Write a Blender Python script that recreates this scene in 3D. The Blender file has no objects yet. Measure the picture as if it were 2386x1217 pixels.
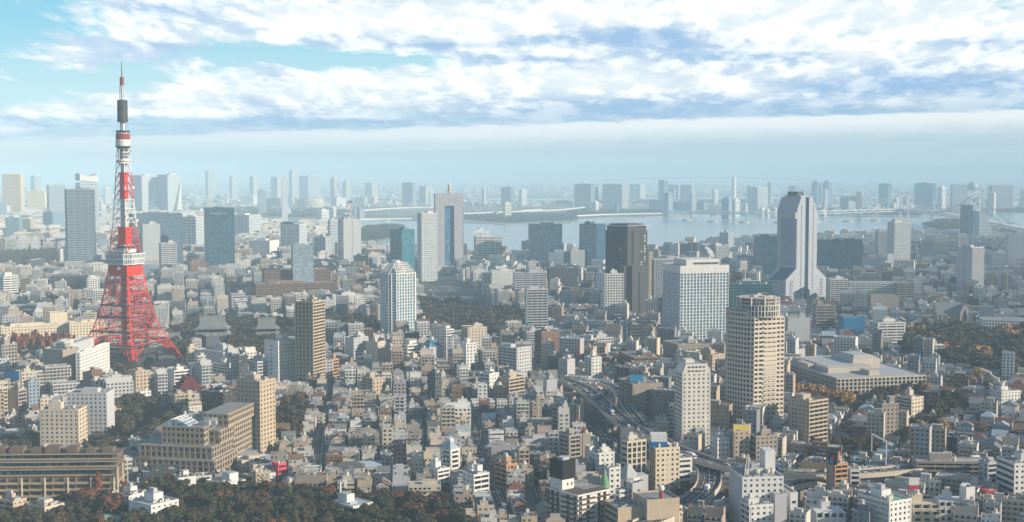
import bpy, math, random
from mathutils import Vector
from math import sin, cos, tan, atan, atan2, pi, radians, sqrt, exp

# ------------------------------------------------------------ camera
SC = bpy.context.scene
IW, IH, FPX, HZ, CAMZ = 2386.0, 1217.0, 3067.0, 405.0, 207.0
PITCH = atan((IH / 2 - HZ) / FPX)
cam_d = bpy.data.cameras.new('camera')
cam_d.sensor_width = 36.0
cam_d.lens = 36.0 * FPX / IW
cam_d.clip_start = 1.0
cam_d.clip_end = 90000.0
cam = bpy.data.objects.new('camera', cam_d)
SC.collection.objects.link(cam)
cam.location = (0, 0, CAMZ)
cam.rotation_euler = (pi / 2 - PITCH, 0, 0)
SC.camera = cam
SC.view_settings.view_transform = 'Standard'
SC.view_settings.look = 'None'
SC.view_settings.gamma = 1.0
SC.view_settings.exposure = 0.62
SC.render.engine = 'CYCLES'
SC.cycles.use_denoising = True
SC.cycles.max_bounces = 6
SC.cycles.diffuse_bounces = 2
SC.cycles.glossy_bounces = 2
SC.cycles.volume_bounces = 2
SC.cycles.transparent_max_bounces = 8
SC.cycles.sample_clamp_indirect = 4.0

# ------------------------------------------------------------ sun and sky
SUN_AZ, SUN_EL = radians(108.0), radians(21.5)      # azimuth clockwise from the view direction
SUN = Vector((sin(SUN_AZ) * cos(SUN_EL), cos(SUN_AZ) * cos(SUN_EL), sin(SUN_EL)))
sd = bpy.data.lights.new('sun', 'SUN')
sd.energy = 5.0
sd.angle = radians(0.5)
sd.color = (1.0, 0.85, 0.66)
so = bpy.data.objects.new('sun', sd)
SC.collection.objects.link(so)
so.rotation_euler = SUN.to_track_quat('Z', 'Y').to_euler()
so.location = (600, -300, 900)

WSTR = 0.1
world = bpy.data.worlds.new('World')
SC.world = world
world.use_nodes = True
wnt = world.node_tree
wnt.nodes.clear()


class X:
    """a node socket with arithmetic"""
    def __init__(s, nt, k): s.nt, s.k = nt, k
    def op(s, o, *a):
        n = s.nt.nodes.new('ShaderNodeMath'); n.operation = o
        for i, q in enumerate((s,) + a):
            if isinstance(q, X): s.nt.links.new(q.k, n.inputs[i])
            else: n.inputs[i].default_value = q
        return X(s.nt, n.outputs[0])
    def __add__(s, o): return s.op('ADD', o)
    def __radd__(s, o): return s.op('ADD', o)
    def __mul__(s, o): return s.op('MULTIPLY', o)
    def __rmul__(s, o): return s.op('MULTIPLY', o)
    def __sub__(s, o): return s.op('SUBTRACT', o)
    def __rsub__(s, o): return (s * -1.0).op('ADD', o)
    def __truediv__(s, o): return s.op('DIVIDE', o)
    def max(s, o): return s.op('MAXIMUM', o)
    def min(s, o): return s.op('MINIMUM', o)
    def abs(s): return s.op('ABSOLUTE')
    def exp(s): return s.op('EXPONENT')
    def ln(s): return s.op('LOGARITHM', 2.718282)
    def ss(s, a, b):
        n = s.nt.nodes.new('ShaderNodeMapRange'); n.interpolation_type = 'SMOOTHSTEP'
        s.nt.links.new(s.k, n.inputs['Value'])
        for nm, q in (('From Min', a), ('From Max', b)):
            if isinstance(q, X): s.nt.links.new(q.k, n.inputs[nm])
            else: n.inputs[nm].default_value = q
        return X(s.nt, n.outputs[0])


def vec(nt, a, b, c=0.0):
    n = nt.nodes.new('ShaderNodeCombineXYZ')
    for i, q in enumerate((a, b, c)):
        if isinstance(q, X): nt.links.new(q.k, n.inputs[i])
        else: n.inputs[i].default_value = q
    return n.outputs[0]


def noise(nt, v, scale=1.0, detail=8.0, rough=0.6, dist=0.0):
    n = nt.nodes.new('ShaderNodeTexNoise')
    nt.links.new(v, n.inputs['Vector'])
    n.inputs['Scale'].default_value = scale
    n.inputs['Detail'].default_value = detail
    n.inputs['Roughness'].default_value = rough
    n.inputs['Distortion'].default_value = dist
    return X(nt, n.outputs[0])


def mixc(nt, f, a, b):
    n = nt.nodes.new('ShaderNodeMix'); n.data_type = 'RGBA'
    for q, i in ((f, 0), (a, 6), (b, 7)):
        if isinstance(q, X): nt.links.new(q.k, n.inputs[i])
        elif isinstance(q, (int, float)): n.inputs[i].default_value = q
        elif isinstance(q, tuple): n.inputs[i].default_value = q + (1.0,)
        else: nt.links.new(q, n.inputs[i])
    return n.outputs[2]


def build_sky(nt):
    tc = nt.nodes.new('ShaderNodeTexCoord')
    sep = nt.nodes.new('ShaderNodeSeparateXYZ')
    nt.links.new(tc.outputs['Generated'], sep.inputs[0])
    x, y, z = (X(nt, sep.outputs[i]) for i in range(3))
    zz = z.max(0.0)
    yy = y.abs() + 0.03
    U = x / yy * FPX                                   # direction of the cloud deck, horizon = 0
    V = (zz / yy * FPX).min(2500.0)
    sky = nt.nodes.new('ShaderNodeTexSky')
    sky.sky_type = 'NISHITA'
    sky.sun_disc = False
    sky.sun_elevation = SUN_EL
    sky.sun_rotation = SUN_AZ
    sky.air_density, sky.dust_density, sky.ozone_density = 1.0, 0.6, 2.0
    nt.links.new(vec(nt, x, y, zz * 2.6 + 0.10), sky.inputs['Vector'])
    Q = V + 150.0
    lnq = Q.ln()
    UW = U / (V * 0.30 + 230.0)
    n1 = noise(nt, vec(nt, UW * 2.2 + V * 0.002, lnq * 8.0 + U * 0.0007, 3.7), 1.0, 11.0, 0.60, 0.35)
    n2 = noise(nt, vec(nt, UW * 1.0 + 7.3, lnq * 6.5 + 2.1 + U * 0.0005, 9.1), 1.0, 8.0, 0.58, 0.5)
    n4 = noise(nt, vec(nt, UW * 4.6 + 1.3, lnq * 13.0 + U * 0.0012, 5.5), 1.0, 9.0, 0.55, 0.15)
    n3 = noise(nt, vec(nt, U / 120.0, V / 26.0, 1.0), 1.0, 7.0, 0.62, 0.2)

    def blobs(L):
        t = None
        for (u0, y0, su, sv, a) in L:
            du = (U - (u0 - 1193.0)) * (1.0 / su)
            dv = (V - (405.0 - y0)) * (1.0 / sv)
            g = ((du * du + dv * dv) * -1.0).exp() * a
            t = g if t is None else t + g
        return t
    bias = blobs([(330, 170, 420, 120, -.07), (10, 60, 140, 80, -.36), (80, 215, 260, 30, -.30), (660, 145, 300, 24, -.22), (330, 200, 160, 14, -.15), (940, 150, 160, 16, -.2), (500, 180, 140, 14, -.16),
                  (290, 125, 230, 40, .22), (1000, 60, 500, 60, .26), (1900, 60, 600, 60, .30), (1300, 220, 900, 60, .30),
                  (700, 235, 500, 40, .16), (180, 255, 300, 22, .14), (2150, 0, 260, 12, -.45), (1180, 2, 160, 8, -.25),
                  (2100, 170, 500, 60, .26), (1450, 110, 400, 50, .26), (400, 40, 200, 40, .18)])
    cov = ((n1 - 0.5) * 1.15 + (n4 - 0.5) * 0.45 + bias + 0.50).ss(0.37, 0.60)
    shade_b = blobs([(1480, 100, 190, 34, .30), (1760, 140, 170, 20, .24), (1250, 150, 120, 12, .20), (2200, 205, 360, 38, .24),
                     (2340, 110, 180, 15, .24), (480, 36, 200, 22, .16), (640, 288, 300, 14, .26), (1350, 258, 320, 28, .20),
                     (180, 292, 400, 12, .20), (400, 118, 90, 12, .12), (1000, 118, 170, 8, .18), (1850, 265, 300, 14, .20),
                     (1850, 45, 500, 40, -.30), (1000, 60, 300, 25, -.16), (1250, 200, 500, 20, -.18), (2000, 130, 250, 12, -.16), (700, 220, 300, 24, -.1)])
    sh = (n2 * 0.7 + n4 * 0.3 + shade_b - 0.02).ss(0.36, 0.74)
    k = 0.615 / WSTR
    C = lambda r, g, b: (r * k, g * k, b * k)
    skyc = nt.nodes.new('ShaderNodeMix'); skyc.data_type = 'RGBA'; skyc.blend_type = 'MULTIPLY'
    skyc.inputs[0].default_value = 1.0
    nt.links.new(sky.outputs[0], skyc.inputs[6])
    skyc.inputs[7].default_value = (0.62, 1.02, 0.98, 1)
    low = (V * -1.0 + 390.0).ss(0.0, 260.0)
    clear = mixc(nt, 0.80, skyc.outputs[2], mixc(nt, low, C(0.34, 0.80, 1.0), C(0.74, 1.02, 1.05)))
    cl = mixc(nt, sh, C(1.02, 1.07, 1.08), C(0.36, 0.58, 0.88))
    cl = mixc(nt, n4.ss(0.42, 0.68) * 0.5, cl, mixc(nt, sh, C(0.74, 0.92, 1.04), C(0.42, 0.64, 0.92)))
    cl = mixc(nt, (n1 * 0.5 - n4 * 0.6 + 0.62).ss(0.52, 0.66) * (1.0 - sh * 0.7), cl, C(1.3, 1.32, 1.3))
    up = mixc(nt, cov, clear, cl)
    # the long bright edge of the far cloud sheet and the grey-blue air below it
    edge = 74.0 + (U + 1193.0) * 0.029 + (n3 - 0.5) * 34.0
    over = (V - edge).ss(-3.0, 7.0)
    air = mixc(nt, V.ss(0.0, 46.0), C(0.84, 0.92, 0.93), C(0.58, 0.74, 0.83))
    n5 = noise(nt, vec(nt, U / 420.0, V / 13.0, 4.0), 1.0, 6.0, 0.6, 0.3)
    air = mixc(nt, n5.ss(0.45, 0.7) * 0.5, air, C(0.84, 0.92, 0.95))
    leftd = (U * -1.0).ss(-500.0, 1300.0)
    air = mixc(nt, leftd * 0.30, air, C(0.36, 0.62, 0.78))
    rim = (V - edge).ss(-62.0, -8.0)
    air = mixc(nt, rim * (0.92 - leftd * 0.5), air, C(1.1, 1.13, 1.12))
    up = mixc(nt, ((V - edge) * -1.0).ss(-55.0, 0.0) * 0.65, up, C(0.33, 0.56, 0.80))
    fin = mixc(nt, over, air, up)
    # overhead, out of the picture, plain sky with thin cloud
    high = V.ss(700.0, 2200.0)
    fin = mixc(nt, high, fin, mixc(nt, 0.8, sky.outputs[0], C(0.15, 0.26, 0.45)))
    bg = nt.nodes.new('ShaderNodeBackground')
    bg.inputs['Strength'].default_value = WSTR
    nt.links.new(fin, bg.inputs['Color'])
    out = nt.nodes.new('ShaderNodeOutputWorld')
    nt.links.new(bg.outputs[0], out.inputs['Surface'])


build_sky(wnt)
# ------------------------------------------------------------ helpers
R = random.Random(7)
COL = SC.collection
cP, sP = cos(PITCH), sin(PITCH)


def ray(px, py):
    cx, cy = (px - IW / 2) / FPX, -(py - IH / 2) / FPX
    return Vector((cx, cP + cy * sP, -sP + cy * cP))


def ground(px, py, z=0.0):
    d = ray(px, py)
    t = (z - CAMZ) / d.z
    return Vector((d.x * t, d.y * t, z))


def at_depth(px, py, Y):
    d = ray(px, py)
    t = Y / d.y
    return Vector((d.x * t, Y, CAMZ + d.z * t))


def proj(x, y, z=0.0):
    zz = z - CAMZ
    dep = y * cP - zz * sP
    if dep < 1: return (-9e9, 9e9)
    return (IW / 2 + FPX * x / dep, IH / 2 - FPX * (y * sP + zz * cP) / dep)


def inpoly(p, poly):
    x, y = p; r = False; n = len(poly); j = n - 1
    for i in range(n):
        xi, yi = poly[i]; xj, yj = poly[j]
        if (yi > y) != (yj > y) and x < (xj - xi) * (y - yi) / (yj - yi) + xi: r = not r
        j = i
    return r


# ------------------------------------------------------------ materials
MATS = {}


def new_mat(name):
    m = bpy.data.materials.new(name); m.use_nodes = True
    nt = m.node_tree
    return m, nt, nt.nodes['Principled BSDF']


def wall(name, col, rough=0.85, var=0.16, streak=0.12):
    if name in MATS: return MATS[name]
    col = tuple(c * .82 for c in col)
    m, nt, b = new_mat(name)
    g = nt.nodes.new('ShaderNodeNewGeometry')
    sep = nt.nodes.new('ShaderNodeSeparateXYZ'); nt.links.new(g.outputs['Position'], sep.inputs[0])
    x, y, z = (X(nt, sep.outputs[i]) for i in range(3))
    n = noise(nt, vec(nt, x * 0.11, y * 0.11, z * 0.11), 1.0, 5.0, 0.6)
    s = noise(nt, vec(nt, x * 0.9, y * 0.9, z * 0.06), 1.0, 3.0, 0.6)
    f = (n - 0.5) * (2.2 * var) + (s - 0.5) * (2.2 * streak) + 1.0
    mx = nt.nodes.new('ShaderNodeMix'); mx.data_type = 'RGBA'; mx.blend_type = 'MULTIPLY'
    mx.inputs[0].default_value = 1.0
    mx.inputs[6].default_value = tuple(col) + (1,)
    cc = nt.nodes.new('ShaderNodeCombineColor')
    for i in range(3): nt.links.new(f.k, cc.inputs[i])
    nt.links.new(cc.outputs[0], mx.inputs[7])
    nt.links.new(mx.outputs[2], b.inputs['Base Color'])
    b.inputs['Roughness'].default_value = rough
    b.inputs['Specular IOR Level'].default_value = 0.25
    MATS[name] = m
    return m


def glass(name, col, light=(0.38, 0.39, 0.39), frac=0.3, cell=2.6, rough=0.16):
    """window glass: dark panes, some with blinds drawn"""
    if name in MATS: return MATS[name]
    m, nt, b = new_mat(name)
    g = nt.nodes.new('ShaderNodeNewGeometry')
    sep = nt.nodes.new('ShaderNodeSeparateXYZ'); nt.links.new(g.outputs['Position'], sep.inputs[0])
    q = [X(nt, sep.outputs[i]).op('MULTIPLY', 1.0 / cell).op('FLOOR') for i in range(3)]
    w = nt.nodes.new('ShaderNodeTexWhiteNoise')
    nt.links.new(vec(nt, *q), w.inputs['Vector'])
    r = X(nt, w.outputs['Value'])
    f = r.ss(1.0 - frac, 1.0)
    c = mixc(nt, r, tuple(0.55 * k for k in col), tuple(min(1, 1.35 * k) for k in col))
    c = mixc(nt, f * 0.85, c, light)
    nt.links.new(c, b.inputs['Base Color'])
    b.inputs['Roughness'].default_value = rough
    b.inputs['Specular IOR Level'].default_value = 0.6
    MATS[name] = m
    return m


def leafmat(name, cols, scale=0.25):
    m, nt, b = new_mat(name)
    g = nt.nodes.new('ShaderNodeNewGeometry')
    oi = nt.nodes.new('ShaderNodeObjectInfo')
    rnd = X(nt, g.outputs['Random Per Island'])
    orn = X(nt, oi.outputs['Random'])
    n = noise(nt, g.outputs['Position'], scale, 3.0, 0.6)
    c = mixc(nt, rnd, cols[0], cols[1])
    c = mixc(nt, n.ss(0.45, 0.7), c, cols[2])
    c = mixc(nt, orn * 0.5, c, cols[3])
    nt.links.new(c, b.inputs['Base Color'])
    b.inputs['Roughness'].default_value = 0.75
    b.inputs['Specular IOR Level'].default_value = 0.2
    MATS[name] = m
    return m


WHITE = wall('white_paint', (.70, .70, .68)); CREAM = wall('cream_render', (.70, .61, .46))
TAN = wall('tan_tile', (.47, .385, .29)); GREY = wall('grey_concrete', (.40, .40, .40))
LGREY = wall('pale_grey_panel', (.50, .51, .53)); DARK = wall('dark_grey_panel', (.10, .11, .13))
BROWN = wall('brown_brick', (.22, .14, .10)); STONE = wall('pale_stone', (.52, .47, .40))
BGREY = wall('blue_grey_panel', (.24, .31, .38)); BLACK = wall('black_panel', (.018, .018, .02))
REDW = wall('red_tile', (.42, .055, .05)); PINK = wall('pink_red_render', (.62, .07, .10)); TEAL = wall('teal_panel', (.05, .16, .20))
BEIGE = wall('beige_render', (.60, .53, .43)); WARMG = wall('warm_grey_tile', (.33, .29, .25))
NAVY = wall('navy_curtain_wall', (.035, .095, .15), 0.25, .1, .05); ORANGE = wall('orange_brick', (.48, .27, .15))
DBROWN = wall('dark_brown_panel', (.058, .058, .066), .5)
ROOFG = wall('grey_roof', (.26, .265, .27), .8, .3); ROOFL = wall('pale_roof', (.44, .45, .46), .6, .3)
ROOFD = wall('dark_roof', (.12, .12, .12), .9, .3); ROOFGR = wall('green_roof', (.25, .40, .30), .9, .3)
ROOFB = wall('blue_grey_metal_roof', (.36, .43, .50), .35, .2); ROOFBR = wall('brown_roof', (.22, .14, .09), .9, .3)
TILE = wall('grey_roof_tile', (.20, .215, .23), .6, .25); REDROOF = wall('red_brown_roof', (.19, .08, .055), .9, .3)
METAL = wall('galvanised_metal', (.45, .46, .48), .4); TANKM = wall('cream_tank', (.66, .62, .52), .6)
GL = glass('window_glass', (.075, .09, .10), frac=.3); GLD = glass('dark_glass', (.02, .03, .04), (.12, .14, .16), .12)
GLB = glass('blue_glass', (.06, .17, .27), (.20, .34, .44), .2); GLT = glass('teal_glass', (.04, .16, .21), (.07, .22, .28), .3, 4.0)
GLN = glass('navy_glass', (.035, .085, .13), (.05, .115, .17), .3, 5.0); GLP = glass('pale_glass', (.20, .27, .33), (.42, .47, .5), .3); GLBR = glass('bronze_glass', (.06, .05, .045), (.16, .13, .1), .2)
ASPH = wall('asphalt', (.075, .077, .08), .95, .3); CONC = wall('road_concrete', (.56, .50, .42), .9, .2)
MARK = wall('road_marking', (.75, .75, .72)); RED = wall('tower_red_paint', (.74, .05, .028), .5, .1, .05)
TWHITE = wall('tower_white_paint', (.80, .79, .76), .5, .1, .05); TBLACK = wall('tower_dark_steel', (.045, .055, .07), .5)
BARK = wall('bark', (.10, .075, .055)); SAND = wall('bare_soil', (.30, .26, .19))


# ------------------------------------------------------------ mesh building
class MB:
    def __init__(s): s.v, s.f, s.m, s.mats = [], [], [], []; s.T = None
    def mi(s, mat):
        try: return s.mats.index(mat)
        except ValueError: s.mats.append(mat); return len(s.mats) - 1
    def add(s, vs, fs, mat):
        o = len(s.v)
        if s.T:
            c, n, tx, ty, tz = s.T
            s.v.extend((c * a - n * b + tx, n * a + c * b + ty, q + tz) for a, b, q in vs)
        else: s.v.extend(vs)
        k = s.mi(mat)
        for f in fs: s.f.append(tuple(i + o for i in f)); s.m.append(k)
    BF = ((0, 3, 2, 1), (4, 5, 6, 7), (0, 1, 5, 4), (1, 2, 6, 5), (2, 3, 7, 6), (3, 0, 4, 7))
    def box(s, x0, x1, y0, y1, z0, z1, mat, bottom=True):
        s.add(((x0, y0, z0), (x1, y0, z0), (x1, y1, z0), (x0, y1, z0), (x0, y0, z1), (x1, y0, z1), (x1, y1, z1), (x0, y1, z1)),
              s.BF if bottom else s.BF[1:], mat)
    def poly(s, pts, mat): s.add(pts, (tuple(range(len(pts))),), mat)
    def prism(s, pts, z0, z1, mat, top=None, pts2=None):
        n = len(pts); q = pts2 or pts
        vs = [(a, b, z0) for a, b in pts] + [(a, b, z1) for a, b in q]
        s.add(vs, [(i, (i + 1) % n, n + (i + 1) % n, n + i) for i in range(n)] + [tuple(range(n - 1, -1, -1))], mat)
        s.add([(a, b, z1) for a, b in q], (tuple(range(n)),), top or mat)
    def cyl(s, cx, cy, r, z0, z1, mat, n=12, r2=None, top=None):
        r2 = r if r2 is None else r2
        A = [(cos(2 * pi * i / n), sin(2 * pi * i / n)) for i in range(n)]
        s.prism([(cx + r * a, cy + r * b) for a, b in A], z0, z1, mat, top, [(cx + r2 * a, cy + r2 * b) for a, b in A])
    def bar(s, p, q, r, mat, n=4):
        p, q = Vector(p), Vector(q); d = q - p
        if d.length < 1e-6: return
        d.normalize()
        u = d.cross(Vector((0, 0, 1)))
        if u.length < 1e-3: u = Vector((1, 0, 0))
        u.normalize(); w = d.cross(u)
        vs = []
        for c in (p, q):
            for i in range(n):
                a = 2 * pi * (i + .5) / n
                vs.append(tuple(c + u * (r * cos(a)) + w * (r * sin(a))))
        s.add(vs, [(i, (i + 1) % n, n + (i + 1) % n, n + i) for i in range(n)] + [tuple(range(n - 1, -1, -1)), tuple(range(n, 2 * n))], mat)
    def sphere(s, c, r, mat, nu=12, nv=8, sz=1.0):
        vs = []; fs = []
        for j in range(nv + 1):
            t = pi * j / nv
            for i in range(nu):
                a = 2 * pi * i / nu
                vs.append((c[0] + r * sin(t) * cos(a), c[1] + r * sin(t) * sin(a), c[2] + r * sz * cos(t)))
        for j in range(nv):
            for i in range(nu):
                fs.append((j * nu + i, (j + 1) * nu + i, (j + 1) * nu + (i + 1) % nu, j * nu + (i + 1) % nu))
        s.add(vs, fs, mat)
    def mesh(s, name):
        me = bpy.data.meshes.new(name)
        me.from_pydata(s.v, [], s.f)
        for m in s.mats: me.materials.append(m)
        if len(s.mats) > 1: me.polygons.foreach_set('material_index', s.m)
        me.update()
        return me
    def build(s, name, parent=None, loc=(0, 0, 0), rz=0.0):
        return link(name, s.mesh(name), parent, loc, rz)


def link(name, me, parent=None, loc=(0, 0, 0), rz=0.0, scale=None):
    o = bpy.data.objects.new(name, me)
    COL.objects.link(o)
    if parent: o.parent = parent
    o.location = loc
    if rz: o.rotation_euler = (0, 0, rz)
    if scale: o.scale = scale
    return o


def thing(name, label, cat, loc=(0, 0, 0), rz=0.0, group=None):
    return tag(link(name, None, None, loc, rz), label, cat, group)


def tag(o, label, cat, group=None):
    o['label'] = label; o['category'] = cat
    if group: o['group'] = group
    return o


def setting(o, kind='structure'):
    o['kind'] = kind
    return o


_unit = {}


def unit_box(mat, name):
    if mat.name + name not in _unit:
        b = MB(); b.box(-.5, .5, -.5, .5, -.5, .5, mat); _unit[mat.name + name] = b.mesh(name)
    return _unit[mat.name + name]


# ------------------------------------------------------------ a building between pixel bounds, at its own distance and size
TOW = {}
FOOT = []          # (cx, cy, radius) of everything that stands, so that later buildings keep clear


def place(xl, xm, xr, yt, yb, a, wl=None, wr=None):
    Y = ground(IW / 2, yb).y
    p = at_depth(xm, yt, Y)
    h, Xc = p.z, p.x
    th = radians(a) - atan((xm - IW / 2) / FPX)
    c, s = cos(th), sin(th)
    d0 = Y * cP - (h - CAMZ) * sP
    if wr is None: wr = ((xr - IW / 2) * d0 - Xc * FPX) / (c * FPX - (xr - IW / 2) * s * cP)
    if wl is None: wl = (Xc * FPX - (xl - IW / 2) * d0) / (s * FPX + (xl - IW / 2) * c * cP)
    if not 4 < wr < 400: wr = 20.0
    if not 4 < wl < 400: wl = 20.0
    FOOT.append((Xc, Y, c, s, -2, wr + 2, -2, wl + 2))
    return dict(x=Xc, y=Y, th=th, wr=wr, wl=wl, h=h, D=Y)


ST = {  # bay, floor, pier fraction, spandrel fraction, depth
    'g': (3.6, 3.6, .34, .40, .5), 'G': (3.0, 3.5, .28, .30, .5), 'p': (3.6, 3.3, .58, .57, .4), 'b': (14, 3.7, .05, .48, .5),
    'B': (16, 3.7, .03, .30, .4), 'f': (2.6, 3.6, .36, .14, .8), 'F': (4.2, 3.8, .30, .22, .6), 'n': (6.2, 3.1, .05, .40, 1.4),
    'c': (4.0, 3.9, .05, .08, .15), 'o': None, 'x': None, 'R': (4.4, 3.5, .26, .52, .7), 'h': (9.0, 3.4, .5, .55, .5)}


def facade(mb, st, W, z0, z1, fx, mat, k, D, skip=False, panes=None):
    """one wall: piers and spandrels standing in front of a recessed glazed core"""
    s = ST[st]
    if s is None:
        mb.box(*fx(.35, W - .35, 0.0, .7), z0, z1, mat, False)
        if st == 'x':
            n = max(2, int((z1 - z0) / max(3.6, D * .0016)))
            for i in range(n - 1):
                z = z0 + (i + .55) * (z1 - z0) / n
                for u in (W * .5,):
                    mb.box(*fx(u - 1.1, u + 1.1, -.08, .05), z, z + 1.5, GLD)
        return 1, 1
    bay, fl, pf, sf, dp = s
    fl = max(fl, D * .00118); bay = max(bay, D * .00118)
    nf = max(1, round((z1 - z0) / fl)); nc = max(1, round(W / bay))
    fh, bw = (z1 - z0) / nf, W / nc
    pw = bw * pf
    for i in range(nf):
        z = z0 + i * fh
        sh = fh * sf
        if st == 'n':
            mb.box(*fx(.05, W - .05, 0.0, .14), z, z + sh, mat)
            mb.box(*fx(.05, W - .05, .14, dp), z - .14, z + .08, mat)
        else:
            mb.box(*fx(.05, W - .05, .04, dp + .05), z, z + sh, mat)
    if st != 'n': mb.box(*fx(.05, W - .05, .04, dp + .05), z1 - fh * .12, z1, mat)
    else: mb.box(*fx(.05, W - .05, .02, dp), z1 - .3, z1, mat)
    for j in range(nc + 1):
        u = j * bw
        a, b = max(0.0, u - pw / 2), min(W, u + pw / 2)
        if b - a < .05: continue
        mb.box(*fx(a + (.01 if j else 0), b - .01, 0.0 if st != 'n' else .03, dp + .03), z0, z1 - .01, mat)
    if panes is not None and st != 'n':
        for i in range(nf):
            for j in range(nc):
                panes.append((fx((j + .5) * bw, (j + .5) * bw, dp - .12, dp - .12), z0 + i * fh + fh * (sf + 1 - .12 * (i == nf - 1)) / 2,
                              bw - pw, fh * (1 - sf)))
    return nf, nc


def roof_clutter(root, wr, wl, h, wm, rng, pent=True, n=3, roofm=None, mast=False):
    """parapet, lift house and machinery on a flat roof"""
    rb = MB()
    rb.box(.3, wr - .3, .3, wl - .3, h - .3, h + .12, roofm or ROOFG)
    ph = 1.1
    rb.box(-.04, wr + .04, -.04, .3, h - .5, h + ph, wm); rb.box(-.04, wr + .04, wl - .3, wl + .04, h - .5, h + ph, wm)
    rb.box(-.04, .3, .3, wl - .3, h - .5, h + ph - .01, wm); rb.box(wr - .3, wr + .04, .3, wl - .3, h - .5, h + ph - .01, wm)
    rb.build('roof', root)
    if pent and min(wr, wl) > 7:
        w, d = wr * rng.uniform(.28, .5), wl * rng.uniform(.3, .5)
        x0, y0 = rng.uniform(.12, .9 - w / wr) * wr, rng.uniform(.25, .9 - d / wl) * wl
        hh = rng.uniform(3.0, 5.5)
        b = MB(); b.box(x0, x0 + w, y0, y0 + d, h + .1, h + hh, wm); b.box(x0 + .3, x0 + w - .3, y0 + .3, y0 + d - .3, h + hh, h + hh + .25, ROOFL)
        if rng.random() < .6: b.box(x0 + w * .2, x0 + w * .6, y0 + d * .2, y0 + d * .7, h + hh + .25, h + hh + rng.uniform(1.5, 3), rng.choice((LGREY, METAL, wm)))
        b.build('rooftop_room', root)
    for i in range(n):
        b = MB(); s = rng.uniform(1.2, 2.6)
        x, y = rng.uniform(.1, .85) * wr, rng.uniform(.08, .3) * wl
        if rng.random() < .3:
            b.cyl(x + s / 2, y + s / 2, s * .55, h + .6, h + .6 + s, TANKM, 10); b.box(x, x + s, y, y + s, h + .12, h + .6, METAL)
            b.build('water_tank', root)
        else:
            b.box(x, x + s * 1.5, y, y + s, h + .12, h + .12 + s * .7, METAL); b.box(x + .2, x + s * 1.3, y + .2, y + s * .8, h + .12 + s * .7, h + .3 + s * .7, DARK)
            b.build('air_conditioner', root)
    if mast:
        b = MB(); b.bar((wr * .6, wl * .5, h), (wr * .6, wl * .5, h + 14), .25, METAL); b.build('antenna', root)


def tower(name, label, cat, xl, xm, xr, yt, yb, a, wm, gm, sr='g', sl='g', roofm=None, pent=True, n=3, panes=False, group=None,
          mast=False, wl=None, wr=None, z0=0.0, top=0.0, topm=None, side=None, rng=None, roof=True, P=None):
    """a box-shaped building: thing > wall, glazing or windows, roof, rooftop machinery"""
    P = P or place(xl, xm, xr, yt, yb, a, wl, wr)
    rng = rng or R
    wr, wl, h, D = P['wr'], P['wl'], P['h'], P['D']
    root = thing(name, label, cat, (P['x'], P['y'], 0), P['th'], group)
    mb = MB()
    fr = lambda u0, u1, d0, d1: (u0, u1, d0, d1)
    fl = lambda u0, u1, d0, d1: (d0, d1, u0, u1)
    fb = lambda u0, u1, d0, d1: (u0, u1, wl - d1, wl - d0)
    ff = lambda u0, u1, d0, d1: (wr - d1, wr - d0, u0, u1)
    zt = h - top
    pr, pl = ([], []) if panes else (None, None)
    facade(mb, sr, wr, z0, zt, fr, wm, 0, D, panes=pr)
    facade(mb, sl, wl, z0, zt, fl, side or wm, 1, D, panes=pl)
    facade(mb, sr if D < 2200 else 'o', wr, z0, zt, fb, wm, 2, D)
    facade(mb, sl if D < 2200 else 'o', wl, z0, zt, ff, side or wm, 3, D)
    e = .45
    for x in (-.03, wr - e):
        for y in (-.03, wl - e): mb.box(x, x + e + .03, y, y + e + .03, 0, zt, wm)
    if top: mb.box(-.1, wr + .1, -.1, wl + .1, zt, h - .02, topm or wm)
    mb.build('wall', root)
    dr, dl = (ST[sr] or (0, 0, 0, 0, .6))[4], (ST[sl] or (0, 0, 0, 0, .6))[4]
    cb = MB()
    cb.box(dl, wr - dl, dr, wl - dr, 0, zt - .05, wm if panes else gm)
    cb.build('inner_wall' if panes else 'glazing', root)
    if panes:
        L = [(p, z, w, hh, 0) for p, z, w, hh in pr] + [(p, z, w, hh, 1) for p, z, w, hh in pl]
        L.sort(key=lambda t: -t[1])
        ub = unit_box(gm, 'window')
        for (p, z, w, hh, k) in L[:100]:
            x, y = p[0], p[2]
            link('window', ub, root, (x, y, z), 0, (w, .25, hh) if k == 0 else (.25, w, hh))
        if len(L) > 100:
            b = MB()
            for (p, z, w, hh, k) in L[100:]:
                x, y = p[0], p[2]
                if k == 0: b.box(x - w / 2, x + w / 2, y - .12, y + .12, z - hh / 2, z + hh / 2, gm)
                else: b.box(x - .12, x + .12, y - w / 2, y + w / 2, z - hh / 2, z + hh / 2, gm)
            setting(b.build('window', root), 'stuff')
    if roof: roof_clutter(root, wr, wl, h, wm if not topm else topm, rng, pent, n if D < 4500 else 0, roofm, mast)
    P['root'] = root
    TOW[label] = P
    return P
# ------------------------------------------------------------ ground, water, roads
def sheet(name, pix, mat, z, depth=None, kind='structure'):
    pts = [ground(px, py, z) for px, py in pix]
    b = MB()
    if depth: b.prism([(p.x, p.y) for p in pts], z - depth, z, mat)
    else: b.poly([tuple(p) for p in pts], mat)
    return setting(b.build(name), kind)


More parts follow.
